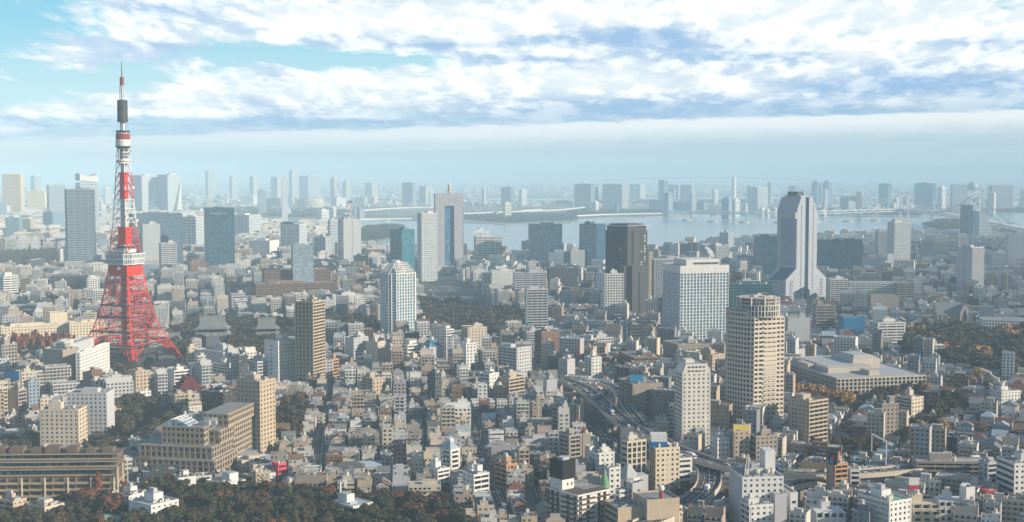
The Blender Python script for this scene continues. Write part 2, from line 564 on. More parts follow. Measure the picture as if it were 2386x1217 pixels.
def landmat(name, a, b_, c, sc=.004):
    m, nt, bs = new_mat(name)
    g = nt.nodes.new('ShaderNodeNewGeometry')
    n1 = noise(nt, g.outputs['Position'], sc, 6.0, .6); n2 = noise(nt, g.outputs['Position'], sc * 9, 4.0, .6)
    col = mixc(nt, n1.ss(.42, .6), a, b_)
    col = mixc(nt, n2.ss(.5, .68), col, c)
    nt.links.new(col, bs.inputs['Base Color']); bs.inputs['Roughness'].default_value = .95
    bs.inputs['Specular IOR Level'].default_value = .1
    return m


def watermat():
    m, nt, b = new_mat('bay_water')
    g = nt.nodes.new('ShaderNodeNewGeometry')
    n = noise(nt, g.outputs['Position'], .03, 3.0, .6)
    bp = nt.nodes.new('ShaderNodeBump'); bp.inputs['Strength'].default_value = .25; bp.inputs['Distance'].default_value = 1.0
    nt.links.new(n.k, bp.inputs['Height']); nt.links.new(bp.outputs[0], b.inputs['Normal'])
    b.inputs['Base Color'].default_value = (.22, .29, .32, 1); b.inputs['Roughness'].default_value = .24
    b.inputs['Specular IOR Level'].default_value = .5
    return m


LANDM = landmat('city_ground', (.13, .13, .13), (.20, .19, .17), (.09, .10, .075))
ISLM = landmat('island_ground', (.24, .24, .20), (.10, .13, .08), (.36, .34, .28), .0015)
WATER = watermat()
b = MB(); b.poly([(-26000, -600, -2.5), (26000, -600, -2.5), (26000, 31000, -2.5), (-26000, 31000, -2.5)], WATER)
setting(b.build('water'))
shore = [(-700, 470), (300, 478), (420, 500), (560, 512), (700, 528), (812, 532), (838, 566), (900, 592), (1000, 594), (1090, 588), (1240, 592), (1510, 581),
         (1640, 572), (1900, 560), (2100, 552), (2240, 545), (2340, 541), (2900, 534)]
pts = [ground(px, py) for px, py in shore]
b = MB(); b.prism([(-12000, -500)] + [(p.x, p.y) for p in pts] [::1] + [(12000, -500)], -3.0, 0.0, LANDM)
setting(b.build('ground'))
sheet('island', [(838, 558), (850, 531), (900, 527), (940, 529), (955, 540), (930, 553), (880, 562)], ISLM, 0.0, 3)
sheet('island', [(-300, 446), (500, 446), (860, 452), (1080, 460), (1400, 462), (1760, 458), (2500, 455), (2900, 440), (2500, 428), (900, 427), (-300, 430)], ISLM, 0.0, 3)
sheet('island', [(440, 498), (560, 506), (700, 518), (830, 511), (1000, 514), (1180, 523), (1330, 519), (1345, 507), (1500, 506), (1600, 499), (1745, 492), (1900, 499),
                 (2000, 505), (2140, 506), (2160, 498), (2386, 496), (2900, 492), (2900, 458), (2386, 462), (1740, 465), (1400, 468), (1080, 466), (800, 460), (420, 462)], ISLM, 0.05, 3)
sheet('island', [(2150, 528), (2185, 517), (2250, 515), (2310, 522), (2366, 517), (2372, 520), (2320, 532), (2250, 538), (2180, 537)], ISLM, 0.0, 3)


def ribbon(path, w):
    """left and right edges of a strip of width w along a world path"""
    L, Rr = [], []
    for i, p in enumerate(path):
        q0, q1 = path[max(0, i - 1)], path[min(len(path) - 1, i + 1)]
        d = Vector((q1.x - q0.x, q1.y - q0.y, 0)).normalized()
        n = Vector((-d.y, d.x, 0))
        L.append(p + n * (w / 2)); Rr.append(p - n * (w / 2))
    return L, Rr


def smooth(path, n=6):
    out = []
    for i in range(len(path) - 1):
        p0, p1, p2, p3 = path[max(0, i - 1)], path[i], path[i + 1], path[min(len(path) - 1, i + 2)]
        for k in range(n):
            t = k / n
            out.append(.5 * ((2 * p1) + (p2 - p0) * t + (2 * p0 - 5 * p1 + 4 * p2 - p3) * t * t + (3 * p1 - p0 - 3 * p2 + p3) * t ** 3))
    out.append(path[-1])
    return out


ROADS = []
PAVE = wall('pavement_slab', (.17, .17, .165), .9, .25)


def road(pix, w, z=.03, lanes=1, sw=1.6):
    path = smooth([ground(px, py, 0) for px, py in pix])
    ROADS.append((path, w / 2 + sw))
    L, Q = ribbon(path, w)
    b = MB()
    for i in range(len(path) - 1):
        b.poly([(Q[i].x, Q[i].y, z), (Q[i + 1].x, Q[i + 1].y, z), (L[i + 1].x, L[i + 1].y, z), (L[i].x, L[i].y, z)], ASPH)
    setting(b.build('road'))
    b = MB()                                            # raised pavements with kerbs
    for e0, e1 in ((w, w + 2 * sw),):
        A, B = ribbon(path, e0); C_, D_ = ribbon(path, e1)
        for i in range(len(path) - 1):
            for (p, q, r_, s_) in ((A[i], A[i + 1], C_[i + 1], C_[i]), (D_[i], D_[i + 1], B[i + 1], B[i])):
                f = [(v.x, v.y) for v in (p, q, r_, s_)]
                b.prism(f if sum(f[k][0] * f[(k + 1) % 4][1] - f[(k + 1) % 4][0] * f[k][1] for k in range(4)) > 0 else f[::-1], -.1, .14, PAVE)
    setting(b.build('pavement'))
    b = MB()
    for k in range(-(lanes - 1), lanes):
        off = k * w / (2 * lanes)
        acc = 0
        for i in range(len(path) - 1):
            p, q = path[i], path[i + 1]
            d = (q - p); ln = d.length; d.normalize(); n = Vector((-d.y, d.x, 0))
            t = 0.0
            while t < ln:
                if int((acc + t) / 5) % 2 == 0 or k == 0:
                    a, c = p + d * t + n * off, p + d * min(ln, t + 5) + n * off
                    b.poly([tuple(a - n * .13 + Vector((0, 0, z + .03))), tuple(c - n * .13 + Vector((0, 0, z + .03))),
                            tuple(c + n * .13 + Vector((0, 0, z + .03))), tuple(a + n * .13 + Vector((0, 0, z + .03)))], MARK)
                t += 5
            acc += ln
    if b.f: setting(b.build('road_marking'))
    return path


rA = road([(788, 880), (772, 925), (757, 985), (749, 1060), (742, 1125)], 5.5, sw=.9)
rB = road([(980, 950), (985, 1000), (987, 1060), (990, 1125)], 4, sw=.7)
rC = road([(1085, 930), (1100, 975), (1116, 1030), (1140, 1100), (1166, 1165), (1190, 1230)], 8, lanes=2, sw=1.2)
rD = road([(876, 930), (880, 990), (884, 1040), (886, 1100)], 3, sw=.5)
rE = road([(1225, 850), (1290, 895), (1345, 940), (1392, 990), (1430, 1045), (1475, 1110), (1500, 1160), (1520, 1230)], 26, lanes=4, sw=3)
rF = road([(968, 648), (1000, 668), (1040, 692), (1085, 712), (1180, 728)], 46, lanes=6)
rG = road([(1495, 1110), (1620, 1118), (1760, 1126), (1900, 1132), (2060, 1132), (2250, 1128), (2500, 1120)], 26, lanes=4, sw=3)
rH = road([(285, 1040), (330, 1010), (378, 965), (400, 920)], 7)
rI = road([(1190, 965), (1205, 1020), (1235, 1100), (1262, 1200)], 3.4, sw=.6)
rJ = road([(650, 1070), (700, 1085), (745, 1110)], 5, sw=.8)
rK = road([(2230, 905), (2290, 918), (2386, 940)], 9)


def near_road(x, y, m):
    for path, hw in ROADS:
        for i in range(0, len(path) - 1):
            p, q = path[i], path[i + 1]
            dx, dy = q.x - p.x, q.y - p.y
            L2 = dx * dx + dy * dy
            t = max(0, min(1, ((x - p.x) * dx + (y - p.y) * dy) / L2))
            if (x - p.x - t * dx) ** 2 + (y - p.y - t * dy) ** 2 < (hw + m) ** 2: return True
    return False


# ------------------------------------------------------------ elevated expressways
DECKS = []


def expressway(label, pix, z, w, pier_gap=30, mat=None, sound=1.3, lanes=4):
    mat = mat or CONC
    path = smooth([ground(px, py, zz) for px, py, zz in [(q + (z,))[:3] for q in pix]], 8)
    root = thing('elevated_expressway', label, 'expressway', (path[0].x, path[0].y, 0))
    o = Vector((path[0].x, path[0].y, 0))
    ROADS.append((path, w / 2 + 2)); DECKS.append((path, w))
    loc = [p - o for p in path]
    L, Q = ribbon(loc, w)
    b = MB(); rd = MB(); mk = MB()
    def strip(mb, A, B, za, zb, m):
        for i in range(len(A) - 1):
            mb.poly([(A[i].x, A[i].y, A[i].z + za), (A[i + 1].x, A[i + 1].y, A[i + 1].z + za), (B[i + 1].x, B[i + 1].y, B[i + 1].z + zb), (B[i].x, B[i].y, B[i].z + zb)], m)
    strip(b, Q, L, -.04, -.04, mat); strip(b, L, Q, -1.9, -1.9, mat)
    strip(b, L, L, -.04, -1.9, mat); strip(b, Q, Q, -1.9, -.04, mat)
    b.build('deck', root)
    A, B = ribbon(loc, w - 1.2); strip(rd, B, A, .0, .0, ASPH); rd.build('road_surface', root)
    for e, f in ((w - .1, w - .7), ):
        A, B = ribbon(loc, e); C_, D_ = ribbon(loc, f)
        for (o_, i_) in ((A, C_), (D_, B)):
            pb = MB()
            strip(pb, i_, o_, sound, sound, mat); strip(pb, o_, o_, sound, -.6, mat); strip(pb, i_, i_, -.6, sound, mat)
            for k in range(0, len(o_) - 1):                  # posts of the barrier
                p = (o_[k] + i_[k]) / 2
                pb.box(p.x - .42, p.x + .42, p.y - .42, p.y + .42, p.z + sound - .3, p.z + sound + .25, METAL)
            pb.build('parapet', root)
    for k in range(1, lanes):
        off = -w / 2 + .9 + (w - 1.8) * k / lanes
        acc = 0
        for i in range(len(loc) - 1):
            p, q = loc[i], loc[i + 1]
            d = q - p; ln = d.length; d.normalize(); n = Vector((-d.y, d.x, 0)).normalized()
            t = 0.0
            while t < ln:
                if int((acc + t) / 6) % 2 == 0 or k == lanes // 2:
                    a, c = p + d * t + n * off, p + d * min(ln, t + 6) + n * off
                    u = Vector((0, 0, .04))
                    mk.poly([tuple(a - n * .16 + u), tuple(c - n * .16 + u), tuple(c + n * .16 + u), tuple(a + n * .16 + u)], MARK)
                t += 6
            acc += ln
    mk.build('lane_marking', root)
    acc = 0
    for i in range(1, len(loc) - 1):
        acc += (loc[i] - loc[i - 1]).length
        if acc > pier_gap:
            acc = 0
            p = loc[i]; d = (loc[i + 1] - loc[i - 1]).normalized(); n = Vector((-d.y, d.x, 0))
            pb = MB()
            a = atan2(n.y, n.x)
            pb.T = (cos(a), sin(a), p.x, p.y, 0)
            pb.box(-1.3, 1.3, -1.1, 1.1, 0, p.z - 3.4, mat)
            pb.prism([(-1.5, -1.2), (1.5, -1.2), (1.5, 1.2), (-1.5, 1.2)], p.z - 3.4, p.z - 2.1, mat, None, [(-w * .42, -1.2), (w * .42, -1.2), (w * .42, 1.2), (-w * .42, 1.2)])
            pb.build('pier', root)
    return path


xA = expressway('elevated expressway sweeping down from the white grid tower and looping round the white banded building',
                [(1236, 862, 12), (1300, 882, 13), (1358, 905, 14), (1402, 938, 15), (1438, 972, 15), (1478, 1000, 15), (1530, 1025, 15), (1580, 1050, 15), (1628, 1072, 14),
                 (1652, 1100, 13), (1648, 1134, 12), (1612, 1168, 12), (1560, 1196, 12), (1500, 1222, 12)], 14, 15)
xB = expressway('elevated expressway running right behind the brown tower with the picture board',
                [(1600, 1056, 17), (1660, 1078, 17), (1740, 1094, 17), (1840, 1103, 17), (1960, 1104, 16), (2080, 1096, 16), (2160, 1088, 15), (2300, 1075, 15)], 17, 14)
xC = expressway('low curved ramp with lit beige parapets passing behind the white hospital block',
                [(1500, 1236, 9), (1580, 1206, 9), (1660, 1180, 9), (1760, 1160, 10), (1830, 1136, 11), (1890, 1122, 12), (1960, 1114, 12), (2060, 1106, 12)], 10, 10)
xD = expressway('short slip road of the expressway curving off beside the grey blue-sign block',
                [(1400, 893, 16), (1432, 905, 16), (1450, 925, 16), (1462, 950, 15.5), (1490, 985, 15.5)], 16, 8, 40, lanes=2)
# ------------------------------------------------------------ the lattice tower
def lattice_tower():
    D, X0 = 1430.0, -421.0
    root = thing('lattice_tower', 'tall red and white lattice tower with a white observation deck', 'tower', (X0, D, 1.2), radians(23 - 90))
    root.scale = (1, 1, .968)
    k = .4826
    zz = lambda y: (845 - y) * k - .0
    FOOT.append((X0, D, 1, 0, -62, 62, -62, 62))
    # half diagonal against height; legs at 0, 90, 180, 270 degrees
    prof = [(-3, 62.5), (0, 61), (14, 51.5), (24, 45.0), (38, 36.0), (54, 29.6), (70, 25.2), (82, 22.3), (95, 19.8), (106, 17.8), (112, 17.0), (125, 16.2), (155, 12.6), (184, 10.0), (214, 8.0), (226, 7.4)]
    def hd(z):
        for (a, ra), (b_, rb) in zip(prof, prof[1:]):
            if z <= b_: return ra + (rb - ra) * (z - a) / (b_ - a)
        return prof[-1][1]
    def pt(i, z, inset=0.0):
        r = hd(z) - inset
        a = pi / 2 * i
        return Vector((r * cos(a), r * sin(a), z))
    def mid(i, z, t):
        return pt(i, z).lerp(pt(i + 1, z), t)
    # four splayed legs, each a lattice box
    lv = [-3, 8, 16, 24]
    for i in range(4):
        b = MB()
        for z0, z1 in zip(lv, lv[1:]):
            w0, w1 = 3.6 + z0 * .24, 3.6 + z1 * .24
            def corners(z, w):
                p = pt(i, z); a = pi / 2 * i
                u, v = Vector((cos(a + pi * .75), sin(a + pi * .75), 0)), Vector((cos(a - pi * .75), sin(a - pi * .75), 0))
                return [p, p + u * w, p + (u + v) * w, p + v * w]
            A, B = corners(z0, w0), corners(z1, w1)
            for j in range(4):
                b.bar(A[j], B[j], .75 if j == 0 else .5, RED); b.bar(A[j], B[(j + 1) % 4], .26, RED); b.bar(A[(j + 1) % 4], B[j], .26, RED)
                b.bar(B[j], B[(j + 1) % 4], .45, RED)
        b.build('leg', root)
    zs = [24, 38, 54, 67, 80, 93, 105, 112]
    for i in range(4):
        b = MB()
        for q, (z0, z1) in enumerate(zip(zs, zs[1:])):
            b.bar(pt(i, z0), pt(i, z1), .95, RED)
            n = 4 if q < 3 else (3 if q < 5 else 2)
            for j in range(n):
                t0, t1, tm = j / n, (j + 1) / n, (j + .5) / n
                b.bar(mid(i, z0, t0), mid(i, z1, t1), .27, RED); b.bar(mid(i, z0, t1), mid(i, z1, t0), .27, RED)
                if j: b.bar(mid(i, z0, t0), mid(i, z1, t0), .3, RED)
            zm = (z0 + z1) / 2
            b.bar(pt(i, zm), pt(i + 1, zm), .2, RED)
            b.bar(pt(i, z1), pt(i + 1, z1), .5, RED); b.bar(mid(i, z1 - 1.9, 0), mid(i, z1 - 1.9, 1), .34, RED)
            m = 10
            for j in range(m): b.bar(mid(i, z1 - (1.9 if j % 2 else 0), j / m), mid(i, z1 - (0 if j % 2 else 1.9), (j + 1) / m), .16, RED)
        b.bar(pt(i, 24), pt(i + 1, 24), .9, RED)
        if True:   # arches under the first platform
            for s, e in ((0.04, .32), (.96, .68)):
                b.bar(mid(i, 14, s + (.08 if s < .5 else -.08)), mid(i, 23, e), .45, RED)
        b.build('lattice_face', root)
    for z in (24, 38, 54, 67):                       # dark walkways round the frame
        b = MB()
        for i in range(4):
            b.bar(pt(i, z - .6, -.9), pt(i + 1, z - .6, -.9), .95, TBLACK)
        b.build('walkway', root)
    b = MB()                                          # solid red skirt under the deck
    r0, r1 = hd(100) - .3, hd(112) - .3
    sq = lambda r: [(r * cos(pi / 2 * i), r * sin(pi / 2 * i)) for i in range(4)]
    b.prism(sq(r0 - 1.2), 99, 112, RED, None, sq(r1 + .4)); b.build('deck_skirt', root)
    b = MB()                                          # lift shaft seen through the frame
    b.prism(sq(5.0), 0, 112, wall('shaft_red_panel', (.36, .045, .04)))
    for z in range(6, 110, 6): b.prism(sq(5.2), z, z + .8, GREY)
    b.build('lift_shaft', root)
    # observation deck: two storeys, octagonal, flared
    def octo(r, c=.36):
        out = []
        for i in range(4):
            a0, a1 = Vector((r * cos(pi / 2 * i), r * sin(pi / 2 * i))), Vector((r * cos(pi / 2 * (i + 1)), r * sin(pi / 2 * (i + 1))))
            out += [a0.lerp(a1, c * .5), a1.lerp(a0, c * .5)]
        return [(p.x, p.y) for p in out]
    dk = MB(); dk.prism(octo(23.0), 111.6, 124, GLP, TWHITE, octo(24.6)); dk.build('deck_window', root)
    fr = MB()
    for z, r in ((111.3, 23.2), (117.2, 24.1), (122.8, 25.0)):
        fr.prism(octo(r), z, z + (1.2 if z < 123 else 1.6), TWHITE)
    o0, o1 = octo(23.25), octo(24.9)
    for i in range(8):
        a0, a1 = Vector(o0[i]), Vector(o0[(i + 1) % 8]); c0, c1 = Vector(o1[i]), Vector(o1[(i + 1) % 8])
        n = 12 if i % 2 == 0 else 4
        for j in range(n):
            p, q = a0.lerp(a1, j / n), c0.lerp(c1, j / n)
            fr.bar((p.x, p.y, 112), (q.x, q.y, 123.5), .28 if j else .45, TWHITE)
    fr.build('deck_frame', root)
    b = MB(); b.prism(octo(14), 124.4, 129, TWHITE); b.prism(octo(11), 129, 132, TBLACK); b.prism(octo(12), 132, 133.5, TWHITE); b.build('machine_room', root)
    # upper shaft in alternating bands
    bands = [(124, 153, RED), (153, 184, TWHITE), (184, 214, RED), (214, 224, TWHITE)]
    for z0, z1, m in bands:
        b = MB(); n = 3 if z1 - z0 > 15 else 1
        for q in range(n):
            a0, a1 = z0 + (z1 - z0) * q / n, z0 + (z1 - z0) * (q + 1) / n
            for i in range(4):
                b.bar(pt(i, a0), pt(i, a1), .6, m); b.bar(pt(i, a1), pt(i + 1, a1), .36, m)
                b.bar(pt(i, a0), mid(i, a1, .5), .32, m); b.bar(pt(i + 1, a0), mid(i, a1, .5), .32, m)
                b.bar(mid(i, (a0 + a1) / 2, 0), mid(i, (a0 + a1) / 2, 1), .25, m)
        rr = hd((z0 + z1) / 2) * (.5 if m is RED else .36)
        b.prism(sq(rr * 1.05), z0, z1 - .1, m if m is RED else METAL, None, sq(rr * .95))
        b.build('shaft_section', root)
    for (i, z) in ((0, 196), (0, 197), (1, 197), (0, 128), (1, 160), (0, 165)):     # dish aerials
        b = MB(); p = pt(i, z) * 1.08; d = Vector((cos(-1.0 + .9 * (i)), sin(-1.0 + .9 * i), 0)); p.z = z
        b.bar(p, p + d * 1.0, 1.75, TWHITE, 10); b.build('dish_aerial', root)
    b = MB(); b.bar((14.9 * cos(-.6), 14.9 * sin(-.6), 107.5), (15.6 * cos(-.6), 15.6 * sin(-.6), 107.5), 2.1, TWHITE, 12); b.build('dish_aerial', root)
    # upper works
    b = MB(); b.cyl(0, 0, 7.6, 224, 226, TWHITE, 16); b.cyl(0, 0, 7.8, 226, 227, TBLACK, 16); b.cyl(0, 0, 7.4, 227, 228.4, TWHITE, 16)
    b.cyl(0, 0, 4.2, 228.4, 242, METAL, 12)
    for z in (231, 235, 239): b.cyl(0, 0, 5.6, z, z + 1.2, TBLACK, 12)
    for i in range(8):
        a = pi / 4 * i
        b.bar((7 * cos(a), 7 * sin(a), 228), (6.4 * cos(a), 6.4 * sin(a), 242), .35, TWHITE)
        b.bar((7.2 * cos(a), 7.2 * sin(a), 232 + i % 3 * 3), (8.4 * cos(a), 8.4 * sin(a), 234 + i % 3 * 3), .5, TBLACK)
    b.build('aerial_cage', root)
    b = MB(); b.cyl(0, 0, 6.6, 241, 243.5, TBLACK, 20); b.cyl(0, 0, 8.4, 243.5, 245, TBLACK, 20); b.cyl(0, 0, 8.0, 245, 252.5, TWHITE, 24)
    for z in (246.5, 248.5, 250.5): b.cyl(0, 0, 8.15, z, z + .5, GLP, 24)
    b.build('upper_deck', root)
    b = MB(); b.cyl(0, 0, 7.5, 252.5, 259.5, wall('tower_rust_mesh', (.27, .05, .035)), 20); b.build('upper_drum', root)
    b = MB(); b.cyl(0, 0, 6.8, 259.5, 261, METAL, 20); b.cyl(0, 0, 7.4, 261, 263.6, TBLACK, 20); b.build('upper_collar', root)
    b = MB(); b.cyl(0, 0, 2.4, 263.6, 274, TWHITE, 8)
    for i in range(4): b.bar((2.6 * cos(i * pi / 2), 2.6 * sin(i * pi / 2), 263.6), (2.6 * cos(i * pi / 2), 2.6 * sin(i * pi / 2), 274), .25, TBLACK)
    b.build('mast_section', root)
    b = MB(); b.cyl(0, 0, 5.8, 273.5, 277, TBLACK, 16); b.cyl(0, 0, 5.3, 277, 290, wall('aerial_panel', (.075, .075, .08), .5), 16); b.cyl(0, 0, 5.7, 290, 291.5, TBLACK, 16)
    b.cyl(0, 0, 5.0, 291.5, 299, wall('aerial_panel', ()), 16); b.cyl(0, 0, 5.2, 299, 300, TBLACK, 16)
    for i in range(16): b.bar((5.3 * cos(i * pi / 8), 5.3 * sin(i * pi / 8), 277), (5.2 * cos(i * pi / 8), 5.2 * sin(i * pi / 8), 299), .3, TBLACK)
    b.build('aerial_drum', root)
    b = MB()
    for i in range(4):
        a, c = pi / 2 * i, pi / 2 * (i + 1)
        b.bar((2.7 * cos(a), 2.7 * sin(a), 300), (2.2 * cos(a), 2.2 * sin(a), 318), .35, TWHITE)
        for z in range(300, 318, 3): b.bar((2.6 * cos(a), 2.6 * sin(a), z), (2.5 * cos(c), 2.5 * sin(c), z + 3), .2, METAL)
    b.cyl(0, 0, .9, 300, 318, METAL, 6); b.build('mast_section', root)
    b = MB(); b.cyl(0, 0, 2.2, 317.5, 327.5, wall('tower_rust_mesh', ()), 8); b.build('mast_section', root)
    b = MB(); b.cyl(0, 0, .7, 327.5, 347, wall('spire_steel', (.20, .10, .07)), 6, .3); b.build('spire', root)
    for o in root.children:
        if o.name.split('.')[0] in ('aerial_cage', 'upper_deck', 'upper_drum', 'upper_collar', 'mast_section', 'aerial_drum', 'spire'):
            o.scale = (1, 1, .925); o.location = (0, 0, 226 * .075)
    # building between the legs
    f = thing('tower_annex', 'low brown and glass building between the legs of the red lattice tower', 'building', (X0, D, 0), radians(23 - 90))
    b = MB(); b.prism(sq(33), 0, 15, DBROWN, ROOFD); b.build('wall', f)
    b = MB(); b.prism(sq(33.3), 9, 12, GLD, ROOFD); b.build('window_band', f)
    b = MB(); b.prism(sq(22), 15, 19, BROWN, ROOFG); b.build('rooftop_room', f)


lattice_tower()

# ------------------------------------------------------------ the larger buildings, back to front
T = tower
OT, AP, OB = 'office tower', 'apartment tower', 'office building'
SUNLIT_CREAM = wall('sunlit_cream_panel', (.92, .72, .42))  # cream walls with the warm glow of low sun put into the colour
# far left
T('apartment_tower', 'tall cream sunlit tower with vertical ribs at the far left', AP, 4, 47, 55, 406, 507, 78, SUNLIT_CREAM, GLBR, 'f', 'f')
T('apartment_tower', 'slim pale tower with dark vertical strips behind the far left cream cluster', AP, 71, 80, 95, 410, 470, 30, WHITE, GLBR, 'f', 'f')
T('office_building', 'low sunlit cream stepped block right of the tall cream tower', OB, 62, 104, 112, 446, 496, 75, SUNLIT_CREAM, GLBR, 'p', 'p')
T('office_building', 'squat sunlit cream block in front of the stepped cream block', OB, 76, 92, 100, 456, 494, 70, SUNLIT_CREAM, GLBR, 'o', 'p')
T('office_tower', 'pale blue glass tower with thin white floors left of the dark banded tower', OT, 108, 114, 152, 432, 520, 15, LGREY, GLB, 'b', 'b')
T('apartment_building', 'golden lit block low in front of the far left cream tower', 'apartment block', 52, 70, 80, 512, 552, 60, TAN, GLBR, 'p', 'p')
T('office_building', 'grey blue slab in front of the far left towers', OB, 12, 44, 52, 508, 560, 74, BGREY, GLB, 'g', 'g')
T('office_building', 'pale slender block left of the dark banded tower foot', OB, 75, 90, 99, 542, 572, 60, LGREY, GLB, 'g', 'g')
T('office_tower', 'dark grey banded tower with a pale window crown left of the lattice tower', OT, 150, 156, 221, 442, 640, 12, BGREY, GLD, 'b', 'b')
T('office_building', 'white gridded mid rise at the foot of the dark banded tower', OB, 135, 140, 170, 582, 640, 14, WHITE, GLD, 'p', 'p')
T('office_building', 'long dark blue low block behind the dark banded tower', OB, 100, 122, 150, 496, 540, 40, BGREY, GLB, 'g', 'g')
T('office_tower', 'wide blue grey office slab right of the lattice tower shaft', OT, 300, 308, 425, 500, 640, 10, wall('dark_blue_grey_panel', (.12, .17, .22)), GLB, 'g', 'g')
T('office_tower', 'grey gridded tower standing before the wide blue grey slab', OT, 327, 332, 373, 524, 650, 12, LGREY, GLB, 'p', 'g')
T('office_building', 'banded mid rise with a flat white roof right of the grey gridded tower', OB, 370, 376, 412, 568, 655, 14, LGREY, GLD, 'b', 'b')
T('office_tower', 'white tower with strong blue bands left of the dark slab tower', OT, 424, 456, 478, 506, 602, 62, WHITE, GLB, 'b', 'b')
T('office_tower', 'plain dark slab tower with a thin row of roof letters', OT, 475, 479, 546, 486, 645, 9, NAVY, GLN, 'c', 'c')
T('office_building', 'blue glass and white striped block right of the dark slab tower', OB, 546, 580, 608, 502, 560, 62, WHITE, GLB, 'b', 'f')
T('office_building', 'white low block with a sunlit right wall behind the banded white office', OB, 580, 628, 650, 562, 610, 65, WHITE, GLB, 'o', 'g')
T('office_tower', 'white banded office with a curved dark roof right of the thin slab', OT, 653, 697, 715, 524, 604, 68, WHITE, GLB, 'b', 'b', pent=False)
T('office_building', 'blue finned block right of the banded white office', OB, 731, 758, 773, 553, 612, 66, LGREY, GLB, 'g', 'f')
T('office_tower', 'pale round-topped tower left of the grey mast tower', OT, 764, 770, 788, 514, 600, 20, WHITE, GLB, 'b', 'b')
T('office_tower', 'grey tower with one column of dark windows and a red mast', OT, 787, 800, 841, 512, 634, 17, LGREY, GLD, 'x', 'b', side=WHITE)
T('office_tower', 'slim curved glass tower with open top frame left of the tan tower', OT, 678, 682, 731, 574, 706, 10, BGREY, GLP, 'b', 'b', side=BGREY)
T('office_tower', 'teal green glass tower by the bay', OT, 909, 936, 966, 537, 650, 42, TEAL, GLT, 'c', 'c')
T('apartment_tower', 'pale lattice apartment tower left of the tallest bay tower', AP, 972, 982, 1019, 498, 656, 20, WHITE, GLB, 'g', 'g')
T('office_building', 'grey low block on the waterfront right of the mast tower', OB, 841, 868, 880, 602, 640, 60, BGREY, GLB, 'b', 'b')
T('office_building', 'white office block with dark window rows facing the bay', OB, 1104, 1110, 1169, 552, 622, 10, WHITE, GLD, 'b', 'g')
T('office_building', 'small dark banded block right of the white row-windowed office', OB, 1171, 1174, 1193, 587, 618, 14, LGREY, GLD, 'b', 'b')
T('office_building', 'white hotel block with small square windows behind the wooded park', OB, 1142, 1146, 1197, 632, 692, 10, WHITE, GLD, 'p', 'p')
T('office_building', 'long grey banded block right of the square-windowed hotel', OB, 1196, 1200, 1273, 637, 705, 8, LGREY, GLD, 'b', 'b')
T('office_tower', 'plain blue slab tower in front of the bay', OT, 1231, 1235, 1310, 524, 626, 8, NAVY, GLN, 'c', 'c')
T('office_tower', 'blue tower with a paler gridded right half', OT, 1350, 1390, 1412, 524, 640, 60, NAVY, GLB, 'g', 'c')
T('office_building', 'blue grey block before the plain blue slab tower', OB, 1272, 1278, 1335, 590, 640, 10, BGREY, GLB, 'g', 'g')
T('office_building', 'grey mid rise right of the blue grey block', OB, 1325, 1330, 1363, 584, 640, 10, LGREY, GLB, 'p', 'p')
T('office_building', 'squat dark glass block with a flared base below the blue tower', OB, 1274, 1280, 1346, 626, 690, 8, DARK, GLD, 'g', 'g')
T('office_building', 'white gable-topped block by the water', OB, 1198, 1202, 1221, 592, 625, 14, WHITE, GLB, 'b', 'b')
T('apartment_tower', 'white gridded apartment slab before the dark brown tower', AP, 1405, 1409, 1453, 640, 762, 11, WHITE, GLD, 'g', 'g')
T('office_building', 'blue striped block left of the white gridded apartment slab', OB, 1386, 1390, 1408, 636, 720, 14, BGREY, GLB, 'f', 'f')
T('apartment_tower', 'tall grey apartment tower with two white shafts in front of the park', AP, 1223, 1227, 1277, 676, 812, 10, LGREY, GLD, 'n', 'g')
T('office_building', 'brown slim tower behind the large white gridded office', OB, 1508, 1512, 1522, 590, 720, 20, TAN, GLD, 'p', 'p')
T('office_tower', 'pale office with fine white fins left of the large gridded office', OT, 1516, 1524, 1590, 606, 720, 12, LGREY, GLB, 'f', 'f')
T('office_tower', 'large white gridded office tower with a roof screen', OT, 1544, 1585, 1699, 622, 806, 22, WHITE, GLB, 'F', 'F', top=8, pent=False)
T('office_tower', 'dark block with pale fins behind the steaming roof', OT, 1632, 1668, 1700, 574, 628, 40, LGREY, GLD, 'F', 'F')
T('office_tower', 'small pale tower by the water right of the steaming roof', OT, 1677, 1697, 1711, 543, 588, 50, LGREY, GLB, 'g', 'g')
T('office_building', 'white balconied office with a raised roof box left of the dark navy tower', OB, 1699, 1726, 1771, 610, 665, 30, WHITE, GLD, 'b', 'b')
T('office_tower', 'dark navy tower left of the stepped white tower', OT, 1756, 1762, 1811, 553, 665, 10, NAVY, GLN, 'c', 'c')
T('office_building', 'dark netted block with rooftop machinery behind the round tower', OB, 1694, 1702, 1800, 664, 800, 10, TEAL, GLD, 'g', 'g', n=8)
T('office_tower', 'wide dark navy slab with pale vertical strips right of the stepped tower', OT, 1904, 1908, 2009, 560, 660, 6, NAVY, GLN, 'c', 'c')
T('apartment_tower', 'grey lattice apartment tower with rounded top left of its taller white neighbour', AP, 2040, 2046, 2072, 540, 640, 14, LGREY, GLB, 'g', 'g')
T('apartment_tower', 'tall white lattice apartment tower by the bay at right', AP, 2068, 2085, 2123, 519, 645, 24, WHITE, GLB, 'g', 'p')
T('office_building', 'teal grey low block with a tall white end wall', OB, 2003, 2008, 2066, 602, 655, 8, BGREY, GLB, 'g', 'g')
T('office_building', 'white end slab of the teal grey low block', OB, 2064, 2068, 2083, 594, 655, 14, WHITE, GLB, 'o', 'o', pent=False)
T('office_tower', 'white tower with a dotted blank wall and finned right side', OT, 2230, 2266, 2294, 578, 692, 55, LGREY, GLB, 'f', 'x')
T('office_tower', 'grey square-windowed tower at the right edge', OT, 2344, 2350, 2420, 546, 626, 10, LGREY, GLB, 'p', 'p')
